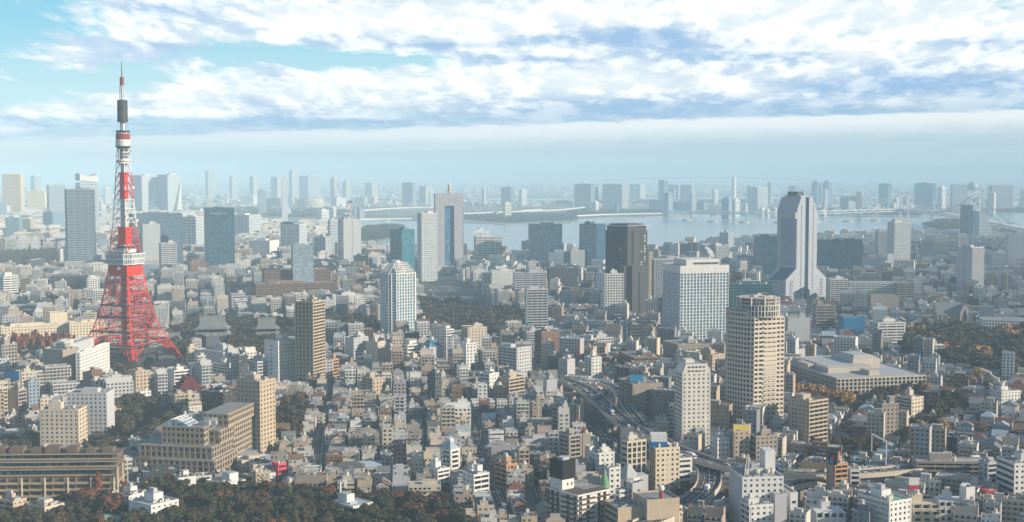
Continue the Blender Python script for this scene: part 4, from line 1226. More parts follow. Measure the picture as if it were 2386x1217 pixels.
def stepped_tower():
    P = base_thing('office_tower', 'huge pale stepped tower flaring at its foot with a dark vertical slit', OT, 1812, 1858, 1905, 455, 705, 47)
    r, wr, wl, h, D = P['root'], P['wr'], P['wl'], P['h'], P['D']
    fz = [0, .215, .315, .845, .98]
    e = wr * .5
    prof = [(-e, 0), (wr + e, 0), (wr + e, h * fz[1]), (wr, h * fz[2]), (wr, h * fz[3]), (wr * .72, h * fz[4]), (wr * .2, h * fz[4]), (0, h * .86), (0, h * fz[2]), (-e, h * fz[1])]
    b = MB()
    n = len(prof)
    hole = wr * .09
    def slab(y0, y1, pr):
        vs = [(x, y0, z) for x, z in pr] + [(x, y1, z) for x, z in pr]; m = len(pr)
        b.add(vs, [tuple(range(m)), tuple(range(2 * m - 1, m - 1, -1))] + [((i + 1) % m, i, m + i, m + (i + 1) % m) for i in range(m)], PALEST)
    PALEST = wall('pale_blue_grey_stone', (.40, .43, .48))
    mid = wr * .5
    left = [(-e, 0), (mid - hole, 0), (mid - hole, h * .98), (wr * .2, h * .98), (0, h * .86), (0, h * fz[2]), (-e, h * fz[1])]
    right = [(mid + hole, 0), (wr + e, 0), (wr + e, h * fz[1]), (wr, h * fz[2]), (wr, h * .845), (wr * .72, h * .98), (mid + hole, h * .98)]
    slab(0, wl, left); slab(0, wl, right)
    b.build('wall', r)
    b = MB(); b.box(mid - hole - .1, mid + hole + .1, 3.0, wl - .2, 0, h * .965, NAVY); b.build('slit', r)
    # window rows on the broad left side, small windows beside the slit
    b = MB()
    for i in range(34):
        z = h * .34 + i * h * .5 / 34
        b.box(-.4, .3, wl * .12, wl * .80, z, z + h * .5 / 34 * .45, GLB)
    for i in range(8):
        z = 5 + i * h * .2 / 8
        b.box(-e - .4, -e + .3, wl * .1, wl * .85, z, z + 2, GLB)
    b.build('window_band', r)
    for i in range(38):
        z = h * .06 + i * h * .86 / 38
        for u in (.22, .80):
            link('window', unit_box(GLD, 'window'), r, (wr * u, -.05, z), 0, (2.6, .5, 1.5))
        if i < 7:
            for u in (-.25, 1.25): link('window', unit_box(GLD, 'window'), r, (wr * u, -.05, z), 0, (7.5, .5, 1.2))
    # sloping glazed atrium roof over the foot and terraces at the top of the broad side
    b = MB(); b.poly([(-e - .3, 4, h * fz[1] + .6), (-.3, 4, h * fz[2] + .6), (-.3, wl - 10, h * fz[2] + .6), (-e - .3, wl - 10, h * fz[1] + .6)][::-1], NAVY); b.build('atrium_roof', r)
    b = MB(); b.box(wr * .25, wr * .66, 4, wl * .9, h * .98, h * .995, GREY); b.box(wr * .3, wr * .6, wl * .3, wl * .8, h * .995, h * 1.03, DARK); b.build('roof', r)
    b = MB(); b.bar((wr * .4, wl * .4, h), (wr * .4, wl * .4, h + 5), .5, METAL); b.bar((wr * .4, wl * .4, h + 9), (wr * .75, wl * .1, h + 1), .5, METAL); b.build('roof_crane', r)
    b = MB(); b.box(-4, -.1, 0.2, wl * .9, h * .78, h * .84, PALEST); b.build('terrace', r)


def bay_tower():
    P = base_thing('office_tower', 'tallest grey bay tower with a recessed dark centre and striped roof mast', OT, 1011, 1014, 1080, 452, 628, 8)
    r, wr, wl, h, D = P['root'], P['wr'], P['wl'], P['h'], P['D']
    wm = wall('lilac_grey_panel', (.43, .44, .48))
    b = MB()
    w0, w1 = wr * .34, wr * .67
    for (a, c, z1) in ((0, w0, h * .84), (w1, wr, h * .84), (0, wr, h)):
        z0 = 0 if z1 < h else h * .84
        facade(b, 'b', c - a, z0, z1, lambda u0, u1, d0, d1, a=a: (u0 + a, u1 + a, d0, d1), wm, 0, D)
    b.box(0, wr, -.1, .6, h * .93, h, wm)
    b.box(0, .6, 0, wl, 0, h, wm); b.box(wr - .6, wr, 0, wl, 0, h, wm)
    b.build('wall', r)
    b = MB(); b.box(.4, w0 - .1, .5, wl, 0, h * .99, LGREY); b.box(w1 + .1, wr - .7, .5, wl, 0, h * .99, LGREY); b.box(w0 - .1, w1 + .1, 5, wl, 0, h * .84, GLB); b.box(w0 - .1, w1 + .1, .55, wl, h * .84, h * .99, LGREY); b.build('glazing', r)
    b = MB(); b.box(-.2, wr + .2, -.2, wl + .2, h, h + 1, LGREY); b.build('roof', r)
    b = MB(); b.cyl(wr * .52, wl * .5, 3.2, h, h + 16, wall('mast_rust_stripe', (.4, .2, .15)), 10)
    for z in (3, 8, 13): b.cyl(wr * .52, wl * .5, 3.5, h + z, h + z + 2.2, WHITE, 10)
    b.sphere((wr * .52, wl * .5, h + 19), 3.6, WHITE); b.build('roof_mast', r)


def twin(label, xl, xm, xr, yt, yb):
    P = tower('apartment_tower', label, AP, xl, xm, xr, yt, yb, 40, WHITE, GLB, 'g', 'g', side=BGREY, n=0)
    r, wr, wl, h = P['root'], P['wr'], P['wl'], P['h']
    b = MB(); d = wr * .30
    b.add([(wr * .38, -.2, h * .02), (wr + .2, -.2, h * .02), (wr + .2, -.2, h * .98), (wr * .38, -d, h * .02)], [(0, 3, 2), (3, 1, 2), (0, 1, 3)], wall('pale_grid_panel', (.62, .62, .6)))
    b.build('facet', r)


def wave_tower():
    P = base_thing('office_tower', 'white and blue tower with a sweeping curved top at far left', OT, 175, 186, 229, 414, 560, 16)
    r, wr, wl, h, D = P['root'], P['wr'], P['wl'], P['h'], P['D']
    b = MB(); facade(b, 'b', wr, 0, h * .92, lambda u0, u1, d0, d1: (u0, u1, d0, d1), WHITE, 0, D); facade(b, 'b', wl, 0, h * .86, lambda u0, u1, d0, d1: (d0, d1, u0, u1), LGREY, 0, D)
    b.build('wall', r)
    b = MB(); b.box(.6, wr, .6, wl, 0, h * .92, GLB); b.build('glazing', r)
    b = MB(); n = 10
    top = [(wr * i / n, h * (1.02 + .045 * (2 * i / n - 1) ** 2 * (1 if i < 5 else .8))) for i in range(n + 1)]
    low = [(wr * i / n, h * (.925 + .03 * (1 - (i / n)))) for i in range(n + 1)]
    pr = [(x, z) for x, z in low] + [(x, z) for x, z in top[::-1]]; m = len(pr)
    b.add([(x, 0, z) for x, z in pr] + [(x, wl, z) for x, z in pr], [tuple(range(m)), tuple(range(2 * m - 1, m - 1, -1))] + [((i + 1) % m, i, m + i, m + (i + 1) % m) for i in range(m)], WHITE)
    b.build('curved_top', r)


round_tower(); pyramid_tower(); dark_flared_tower(); stepped_tower(); bay_tower()
twin('left one of the twin pale towers with a slanted facet', 303, 330, 366, 409, 502)
twin('right one of the twin pale towers with a slanted facet', 366, 390, 422, 408, 502)
wave_tower()

# ------------------------------------------------------------ skyline beyond the bay
ISLE = [  # label, xl, xm, xr, yt, yb, angle, wall, glass, right, left
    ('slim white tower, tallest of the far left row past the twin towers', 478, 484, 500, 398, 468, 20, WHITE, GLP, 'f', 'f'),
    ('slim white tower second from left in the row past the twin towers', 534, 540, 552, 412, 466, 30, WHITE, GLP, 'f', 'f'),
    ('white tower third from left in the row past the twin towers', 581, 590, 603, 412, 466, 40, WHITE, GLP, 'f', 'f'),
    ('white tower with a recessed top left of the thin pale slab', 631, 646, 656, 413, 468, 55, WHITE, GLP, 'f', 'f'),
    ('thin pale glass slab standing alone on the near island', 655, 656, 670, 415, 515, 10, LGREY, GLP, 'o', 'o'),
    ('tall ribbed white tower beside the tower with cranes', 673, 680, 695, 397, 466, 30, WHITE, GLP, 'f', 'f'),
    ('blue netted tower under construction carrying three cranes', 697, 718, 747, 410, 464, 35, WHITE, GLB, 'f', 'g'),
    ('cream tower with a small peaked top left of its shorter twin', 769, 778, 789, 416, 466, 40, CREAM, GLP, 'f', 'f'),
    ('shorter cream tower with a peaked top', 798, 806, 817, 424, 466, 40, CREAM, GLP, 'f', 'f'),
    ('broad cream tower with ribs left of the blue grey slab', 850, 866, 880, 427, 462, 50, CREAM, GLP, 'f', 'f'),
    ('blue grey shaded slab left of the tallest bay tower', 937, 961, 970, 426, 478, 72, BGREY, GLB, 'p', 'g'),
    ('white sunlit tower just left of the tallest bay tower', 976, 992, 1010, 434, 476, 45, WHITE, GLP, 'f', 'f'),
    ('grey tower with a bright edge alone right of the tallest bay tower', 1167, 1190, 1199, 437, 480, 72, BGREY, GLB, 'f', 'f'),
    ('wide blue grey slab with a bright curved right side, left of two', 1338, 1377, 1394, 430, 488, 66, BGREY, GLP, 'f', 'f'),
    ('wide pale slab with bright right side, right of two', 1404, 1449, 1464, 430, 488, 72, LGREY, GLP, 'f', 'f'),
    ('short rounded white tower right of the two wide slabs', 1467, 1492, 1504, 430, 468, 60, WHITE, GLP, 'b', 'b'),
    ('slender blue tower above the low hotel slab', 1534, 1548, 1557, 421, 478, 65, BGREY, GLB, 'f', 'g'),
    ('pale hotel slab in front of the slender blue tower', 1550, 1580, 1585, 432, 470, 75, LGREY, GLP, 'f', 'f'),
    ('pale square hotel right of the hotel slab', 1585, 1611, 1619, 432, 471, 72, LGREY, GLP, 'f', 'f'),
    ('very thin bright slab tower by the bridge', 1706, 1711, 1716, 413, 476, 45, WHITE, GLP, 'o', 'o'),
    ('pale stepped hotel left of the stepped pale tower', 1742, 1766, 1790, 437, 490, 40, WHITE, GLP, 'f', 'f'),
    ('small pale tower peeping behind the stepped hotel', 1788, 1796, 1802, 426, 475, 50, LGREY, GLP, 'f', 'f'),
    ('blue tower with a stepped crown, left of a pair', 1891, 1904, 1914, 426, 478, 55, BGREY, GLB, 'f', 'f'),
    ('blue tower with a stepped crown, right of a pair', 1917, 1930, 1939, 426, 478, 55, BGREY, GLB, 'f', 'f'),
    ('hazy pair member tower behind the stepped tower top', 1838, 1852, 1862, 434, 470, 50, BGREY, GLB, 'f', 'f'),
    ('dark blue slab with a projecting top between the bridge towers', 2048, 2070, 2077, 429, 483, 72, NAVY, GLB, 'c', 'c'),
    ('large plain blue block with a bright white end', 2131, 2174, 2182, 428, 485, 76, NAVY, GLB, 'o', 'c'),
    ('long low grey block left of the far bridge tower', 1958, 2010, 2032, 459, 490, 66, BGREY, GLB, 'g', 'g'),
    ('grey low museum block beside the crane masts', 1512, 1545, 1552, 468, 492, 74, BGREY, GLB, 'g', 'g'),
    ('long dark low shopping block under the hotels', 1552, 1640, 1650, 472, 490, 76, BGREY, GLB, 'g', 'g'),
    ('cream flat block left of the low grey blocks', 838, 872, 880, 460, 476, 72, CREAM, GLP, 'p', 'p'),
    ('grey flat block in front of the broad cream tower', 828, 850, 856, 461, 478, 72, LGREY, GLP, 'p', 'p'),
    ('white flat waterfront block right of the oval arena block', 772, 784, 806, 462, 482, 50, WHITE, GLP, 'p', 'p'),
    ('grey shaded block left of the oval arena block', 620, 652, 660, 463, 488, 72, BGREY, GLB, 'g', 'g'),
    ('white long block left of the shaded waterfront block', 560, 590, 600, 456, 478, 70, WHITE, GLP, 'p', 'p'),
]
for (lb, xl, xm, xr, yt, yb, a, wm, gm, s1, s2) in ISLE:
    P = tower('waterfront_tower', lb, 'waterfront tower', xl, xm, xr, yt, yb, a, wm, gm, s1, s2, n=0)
    if 'cranes' in lb:
        CR = P
    if 'peaked' in lb or 'stepped crown' in lb:
        b = MB(); b.box(P['wr'] * .25, P['wr'] * .75, P['wl'] * .25, P['wl'] * .75, P['h'], P['h'] + 14, wm); b.build('crown', P['root'])
for (u, v, d) in ((.2, .5, -14), (.35, .3, 16), (.8, .4, 14)):
    t = thing('tower_crane', ['yellow tower crane leaning left on the netted tower', 'yellow tower crane leaning right, middle on the netted tower', 'yellow tower crane at the right end of the netted tower'][(-14, 16, 14).index(d) if u != .8 else 2], 'crane', (0, 0, 0))
    c, s = cos(CR['th']), sin(CR['th']); x, y = u * CR['wr'], v * CR['wl']
    t.location = (CR['x'] + c * x - s * y, CR['y'] + s * x + c * y, CR['h'])
    cy = wall('crane_yellow', (.62, .44, .16))
    b = MB(); b.bar((0, 0, 0), (0, 0, 16), 1.4, cy); b.build('mast', t)
    b = MB(); b.bar((0, 0, 14), (d * 1.6, 0, 52), 1.2, cy); b.build('jib', t)
    b = MB(); b.box(-4, 4, -2, 2, 13, 17, WHITE); b.build('cab', t)


def arena():
    p = ground(718, 488); w = 32 * p.y / FPX; h = at_depth(718, 465, p.y).z
    t = thing('arena_block', 'low oval cream building under the tower with cranes', 'hall', (p.x, p.y + w, 0))
    n = 40; A = [(w * cos(2 * pi * i / n), w * .8 * sin(2 * pi * i / n)) for i in range(n)]
    b = MB(); b.prism(A, 0, h, CREAM, ROOFL); b.build('wall', t)
    b = MB(); b.prism([(x * .8, y * .8) for x, y in A], h, h * 1.1, LGREY, ROOFL); b.build('roof', t)
    for k in range(3):
        b = MB(); b.prism([(x * 1.006, y * 1.006) for x, y in A], h * (.2 + .25 * k), h * (.28 + .25 * k), GLP); b.build('window_band', t)


def sphere_building():
    D = ground(0, 492).y
    x0, x1 = at_depth(2220, 430, D), at_depth(2362, 430, D)
    W = x1.x - x0.x; h = x0.z
    t = thing('broadcast_building', 'wide pale frame building holding a silver ball up at its top', 'building', (x0.x, D, 0))
    k = W / 142.0
    wm = LGREY
    def block(a, c, z0, z1, d0, d1, nm='wall', st='g'):
        b = MB(); facade(b, st, (c - a) * k, z0, z1, lambda u0, u1, q0, q1: (u0 + a * k, u1 + a * k, q0 + d0, q1 + d0), wm, 0, D); b.build(nm, t)
        b = MB(); b.box(a * k + 1, c * k - 1, d0 + .6, d1, z0, z1 - .3, GLB); b.build('glazing', t)
    block(0, 34, 0, h, 0, 40); block(92, 142, 0, h * .97, 0, 40)
    for z in (.1, .32, .56, .80):
        b = MB(); b.box(34 * k, 92 * k, 8, 30, h * z, h * (z + .07), wm); b.build('sky_bridge', t)
    for a in (38, 72, 86):
        b = MB(); b.cyl(a * k, 20, 4.5, 0, h * (1.0 if a > 40 else .97), WHITE, 12); b.build('lift_shaft', t)
    b = MB(); b.sphere((50 * k, 18, h * .93), 13 * k * .85, METAL, 24, 16); b.build('ball', t)
    b = MB(); b.bar((9 * k, 20, h), (12 * k, 20, h + 22), .8, METAL); b.build('antenna', t)
    FOOT.append((x0.x, D, 1, 0, 0, W, 0, 40))


def pyramid_office():
    P = base_thing('office_tower', 'tapering white terraced office with a dark sheer left slab', OT, 2238, 2256, 2322, 478, 566, 18)
    r, wr, wl, h, D = P['root'], P['wr'], P['wl'], P['h'], P['D']
    b = MB(); b.box(0, wr * .02, 0, wl, 0, h, NAVY); b.box(0, wr * .18, .2, wl, 0, h, NAVY); b.box(wr * .18, wr * .4, -.5, wl, 0, h * .83, wall('mid_blue_panel', (.10, .17, .25))); b.build('slab', r)  # sheer navy slab with a lower mid blue step beside it
    n = 20
    b = MB(); g = MB()
    for i in range(n):
        z0, z1 = h * .8 * i / n, h * .8 * (i + 1) / n
        x1 = wr * (.58 + .42 * (1 - i / n) ** .8)
        b.box(wr * .4, x1, 0, wl, z0, z0 + (z1 - z0) * .55, WHITE); g.box(wr * .4, x1 - .8, .6, wl - .5, z0 + (z1 - z0) * .55, z1, GLB)
    b.build('floor_band', r); g.build('glazing', r)


def bridge():
    t = thing('suspension_bridge', 'long white suspension bridge crossing the bay at right', 'bridge', (0, 0, 0))
    zt, zd = 126.0, 50.0
    def at_z(px, D, z): return Vector(((px - IW / 2) / FPX * (D * cP - (z - CAMZ) * sP), D, z))
    nT, fT = at_z(2270, 4690, 0), at_z(2108, 5900, 0)
    d = (nT - fT).normalized(); n = Vector((-d.y, d.x, 0))
    BW = wall('bridge_white_paint', (.72, .73, .73))
    for p in (nT, fT):
        b = MB()
        for s in (-1, 1):
            q = p + n * (s * 15)
            b.bar((q.x, q.y, -3), (q.x, q.y, zt), 4.2, BW)
        for z in (40, zt - 6):
            a, c = p + n * -15, p + n * 15
            b.bar((a.x, a.y, z), (c.x, c.y, z), 3.6, BW)
        for s in (-1, 1):
            a, c = p + n * (s * 14), p + n * (s * 7)
            b.bar((a.x, a.y, zt - 22), (c.x, c.y, zt - 7), 2.4, BW); b.bar((a.x, a.y, zd + 26), (c.x, c.y, zd + 4), 2.0, BW)
        b.build('pylon', t)
        b = MB(); b.box(p.x - 30, p.x + 30, p.y - 22, p.y + 22, -4, 5, CONC); b.build('pylon_footing', t)
    path = smooth([at_z(px, D, z) for px, D, z in ((1560, 6000, 40), (1640, 5750, 44), (1760, 5600, 46), (1900, 5650, 48), (2020, 5800, 50), (2108, 5900, 50), (2190, 5300, 53), (2270, 4690, 50), (2345, 4250, 44), (2420, 4000, 36), (2560, 3800, 25))], 5)
    L, Q = ribbon(path, 26)
    for nm, dz, hh in (('upper_deck', 0, 3.5), ('lower_deck', -11, 2.5)):
        b = MB()
        for i in range(len(path) - 1):
            a, c, e, f = L[i], L[i + 1], Q[i], Q[i + 1]
            vs = [(v.x, v.y, v.z + dz - q) for q in (0, hh) for v in (a, c, f, e)]
            b.add(vs, [(3, 2, 1, 0), (4, 5, 6, 7), (0, 1, 5, 4), (2, 3, 7, 6)], BW)
        b.build(nm, t)
    b = MB()
    for i in range(0, len(path) - 1):
        for E in (L, Q):
            a, c = E[i], E[i + 1]; u = Vector((0, 0, -11)); b.bar(a, c + u, .9, METAL); b.bar(a + u, c, .9, METAL)
    b.build('deck_truss', t)
    acc = 0
    for i in range(1, len(path)):
        acc += (path[i] - path[i - 1]).length
        if acc > 150 and not (2115 < proj(*path[i])[0] < 2262):
            acc = 0; p = path[i]
            b = MB(); b.bar((p.x - 9, p.y, -3), (p.x - 9, p.y, p.z - 12), 2.6, BW); b.bar((p.x + 9, p.y, -3), (p.x + 9, p.y, p.z - 12), 2.6, BW); b.bar((p.x - 11, p.y, p.z - 15), (p.x + 11, p.y, p.z - 15), 2.4, BW)
            b.cyl(p.x, p.y, 22, -4, 4, CONC, 14); b.build('pier', t)
    CB = wall('cable_grey', (.36, .39, .42))
    for s in (-1, 1):
        o = n * (s * 15)
        b = MB(); m = 24; prev = None
        for i in range(m + 1):
            k = i / m; p = fT.lerp(nT, k) + o; p.z = zd + 4 + (zt - zd - 4) * (2 * k - 1) ** 2
            if prev: b.bar(prev, p, 1.7, CB)
            if i % 2: b.bar((p.x, p.y, zd), p, .35, CB)
            prev = p
        A = fT + o; A.z = zt; e = at_z(2010, 5790, 50) + o; b.bar(A, e, 1.5, CB)
        A = nT + o; A.z = zt; e = at_z(2345, 4250, 44) + o; b.bar(A, e, 1.5, CB)
        b.build('cable', t)


def temple(label, xc, w, yr, yb, side=False):
    p = ground(xc, yb); k = p.y / FPX; W = w * k; h = at_depth(xc, yr, p.y).z
    t = thing('temple_hall', label, 'temple', (p.x, p.y + W * .35, 0), radians(8) if not side else radians(80))
    FOOT.append((p.x, p.y + W * .35, 1, 0, -W * .55, W * .55, -W * .4, W * .4))
    dw, e = W * .34, .12 * W
    b = MB(); b.box(-W * .34, W * .34, -dw * .8, dw * .8, 0, h * .45, DBROWN); b.box(-W * .40, W * .40, -dw * .95, dw * .95, 0, h * .06, STONE); b.build('wall', t)
    def hip(a, d, z0, z1, a2, d2, mb):
        n = 6; prev = None                              # concave sweeping slopes
        for i in range(n + 1):
            q = i / n; f = (1 - q) ** 1.5
            cur = [(sx * (a2 + (a - a2) * f), sy * (d2 + (d - d2) * f), z0 + (z1 - z0) * q + (1.2 * (1 - q) ** 6 if True else 0)) for sx, sy in ((-1, -1), (1, -1), (1, 1), (-1, 1))]
            if prev: mb.add(prev + cur, [(j, (j + 1) % 4, 4 + (j + 1) % 4, 4 + j) for j in range(4)], TILE)
            prev = cur
        mb.add(prev, [(0, 1, 2, 3)], TILE)
    b = MB(); hip(W * .5, dw * 1.25, h * .30, h * .46, W * .40, dw * .95, b); b.build('lower_roof', t)
    b = MB(); b.box(-W * .36, W * .36, -dw * .75, dw * .75, h * .44, h * .56, DBROWN); b.build('wall', t)
    b = MB(); hip(W * .48, dw * 1.15, h * .53, h * .70, W * .34, dw * .55, b); b.build('upper_roof', t)
    b = MB()
    a, d2 = W * .33, dw * .56
    b.add([(-a, -d2, h * .69), (a, -d2, h * .69), (a, d2, h * .69), (-a, d2, h * .69), (-a, 0, h * .97), (a, 0, h * .97)], [(0, 1, 5, 4), (2, 3, 4, 5), (1, 2, 5), (3, 0, 4)], TILE)
    b.build('gable_roof', t)
    b = MB(); b.box(-a - .5, a + .5, -.7, .7, h * .955, h, TILE)
    for s in (-1, 1): b.box(s * a - .6, s * a + .6, -.6, .6, h, h * 1.04, wall('gilded_ornament', (.55, .36, .08), .4))
    b.build('ridge', t)


arena(); sphere_building(); pyramid_office(); bridge()
temple('large temple hall with two tiers of sweeping grey tiled roofs', 489, 88, 738, 806)
temple('smaller temple hall with grey tiled roofs beside the large one', 618, 62, 742, 800)
temple('small pale roofed temple hall right of the lattice tower leg', 403, 40, 776, 812)


def gable_house(name, label, cat, xl, xr, yt, yb, th, dep, wm, rm, eave=.55, win=3):
    P = place(xl, xl, xr, yt, yb, th, wl=dep)
    t = thing(name, label, cat, (P['x'], P['y'], 0), P['th'])
    wr, h = P['wr'], P['h']
    b = MB(); b.box(0, wr, 0, dep, 0, h * eave, wm); b.build('wall', t)
    b = MB(); b.add([(-.6, -.6, h * eave), (wr + .6, -.6, h * eave), (wr + .6, dep + .6, h * eave), (-.6, dep + .6, h * eave), (-.6, dep / 2, h), (wr + .6, dep / 2, h)],
                    [(0, 1, 5, 4), (2, 3, 4, 5), (1, 2, 5), (3, 0, 4), (3, 2, 1, 0)], rm); b.build('roof', t)
    for i in range(win): link('window', unit_box(GLD, 'window'), t, (wr * (i + .5) / win, 0, h * eave * .55), 0, (wr / win * .45, .3, h * eave * .4))
    return P, t


def church():
    P, t = gable_house('church', 'dark roofed brick church with a pointed arch window', 'church', 2182, 2240, 706, 762, 12, 22, WARMG, TILE, .5, 0)
    wr, h = P['wr'], P['h']
    b = MB(); w = 13; x0 = wr - 2
    b.add([(x0, -4, 0), (x0 + w, -4, 0), (x0 + w, -4, h * .62), (x0 + w / 2, -4, h * .98), (x0, -4, h * .62), (x0, 14, 0), (x0 + w, 14, 0), (x0 + w, 14, h * .62), (x0 + w / 2, 14, h * .98), (x0, 14, h * .62)],
          [(0, 1, 2, 3, 4), (9, 8, 7, 6, 5), (1, 6, 7, 2), (2, 7, 8, 3), (3, 8, 9, 4), (4, 9, 5, 0)], STONE); b.build('gable_front', t)
    b = MB(); c = x0 + w / 2
    pr = [(c - 2.6, 3), (c + 2.6, 3), (c + 2.6, h * .5), (c, h * .74), (c - 2.6, h * .5)]
    b.add([(x, -4.3, z) for x, z in pr] + [(x, -3.9, z) for x, z in pr], [tuple(range(5)), tuple(range(9, 4, -1))] + [((i + 1) % 5, i, 5 + i, 5 + (i + 1) % 5) for i in range(5)], GLD); b.build('arch_window', t)
    for i in range(5): link('buttress', unit_box(STONE, 'buttress'), t, (wr * (i + .3) / 5.4, -.4, h * .25), 0, (1.0, 1.2, h * .5))


church()


def campus():
    P = tower('university_building', 'long pale stone university building with a broad terraced roof', 'university', 1800, 1950, 2158, 884, 930, 27, STONE, GLD, 'F', 'F', pent=False, n=0, roofm=ROOFL)
    r, wr, wl, h = P['root'], P['wr'], P['wl'], P['h']
    b = MB(); b.box(wr * .1, wr * .62, wl * .25, wl * .8, h + .1, h + 5, STONE); b.box(wr * .13, wr * .59, wl * .3, wl * .75, h + 5, h + 5.4, ROOFL); b.build('roof_storey', r)
    b = MB(); b.box(wr * .5, wr * .82, wl * .4, wl * .72, h + .1, h + 9, STONE); b.prism([(wr * .5, wl * .4), (wr * .82, wl * .4), (wr * .82, wl * .72), (wr * .5, wl * .72)], h + 9, h + 12, STONE, ROOFL, [(wr * .56, wl * .46), (wr * .76, wl * .46), (wr * .76, wl * .66), (wr * .56, wl * .66)]); b.build('roof_storey', r)
    b = MB(); b.box(wr * .44, wr * .56, wl * .1, wl * .22, h + .1, h + 4.5, STONE); b.build('rooftop_room', r)
    b = MB(); b.box(wr * .02, wr * .12, wl * .45, wl * .62, h + .1, h + 5, STONE); b.build('rooftop_room', r)
    for i in range(4):
        b = MB(); b.cyl(wr * .1 + i * 5, wl * .85, 2.2, h + .1, h + 3.5, METAL, 12, 1.6); b.build('cooling_tower', r)


campus()


def terrace_block():
    """the stepped stone school at lower left"""
    P = base_thing('school_building', 'stepped stone school with a shallow arched glass roof at lower left', 'school', 312, 498, 552, 1004, 1118, 66)
    r, wr, wl, h, D = P['root'], P['wr'], P['wl'], P['h'], P['D']
    wm = wall('stone_school_panel', (.36, .30, .23))
    SCG = glass('school_glass', (.085, .085, .085), (.26, .235, .20), .5, 3.4)
    H = [0, h * .36, h * .62, h]
    def tier(x0, x1, y0, y1, z0, z1, st):
        b = MB(); W, L = x1 - x0, y1 - y0
        facade(b, st, W, z0, z1, lambda u0, u1, d0, d1: (u0 + x0, u1 + x0, d0 + y0, d1 + y0), wm, 0, D)
        facade(b, st, L, z0, z1, lambda u0, u1, d0, d1: (d0 + x0, d1 + x0, u0 + y0, u1 + y0), wm, 0, D)
        facade(b, 'o', W, z0, z1, lambda u0, u1, d0, d1: (u0 + x0, u1 + x0, y1 - d1, y1 - d0), wm, 0, D)
        facade(b, 'o', L, z0, z1, lambda u0, u1, d0, d1: (x1 - d1, x1 - d0, u0 + y0, u1 + y0), wm, 0, D)
        b.build('wall', r)
        b = MB(); b.box(x0 + .9, x1 - .9, y0 + .9, y1 - .9, z0, z1 - .2, SCG); b.box(x0 - .1, x1 + .1, y0 - .1, y1 + .1, z1 - .1, z1 + .5, wm); b.box(x0 + .8, x1 - .8, y0 + .8, y1 - .8, z1 + .5, z1 + .62, ROOFG); b.build('roof', r)
    tier(0, wr, 0, wl, 0, H[1], 'F')
    tier(3, wr, 3, wl * .96, H[1] + .6, H[2], 'F')
    tier(6, wr, 10, wl * .70, H[2] + .6, h, 'g')
    tier(wr * .35, wr, 2, wl * .3, H[2] + .62, h * .9, 'F')
    tier(26, wr + 34, wl * .02, wl * .34, h * .9 + .6, h * 1.18, 'g')
    tier(wr, wr + 34, wl * .05, wl * .34, 0, h * .9, 'g')
    b = MB(); n = 8; x0, x1, y0, y1 = 8, 24, wl * .38, wl * .72
    pr = [(y0 + (y1 - y0) * i / n, h * 1.02 + 4.5 * sin(pi * i / n)) for i in range(n + 1)]
    b.add([(x0, y, z) for y, z in pr] + [(x1, y, z) for y, z in pr], [(i, i + 1, n + 2 + i, n + 1 + i) for i in range(n)] + [tuple(range(n + 1)), tuple(range(2 * n + 1, n, -1))], GLP)
    for i in range(n + 1): b.bar((x0 - .1, pr[i][0], pr[i][1] + .1), (x1 + .1, pr[i][0], pr[i][1] + .1), .25, TWHITE)
    b.build('glass_roof', r)
    b = MB(); b.box(0, 2.8, wl * .80, wl, H[1] + .62, H[1] + 1.0, ROOFBR); b.build('terrace', r)
    for i in range(6):
        b = MB(); x = 12 + R.random() * 14; y = wl * (.08 + .2 * R.random()); b.box(x, x + 3, y, y + 4, h + .6, h + 3 + R.random() * 2, R.choice((METAL, LGREY, ROOFB))); b.build('air_conditioner', r)


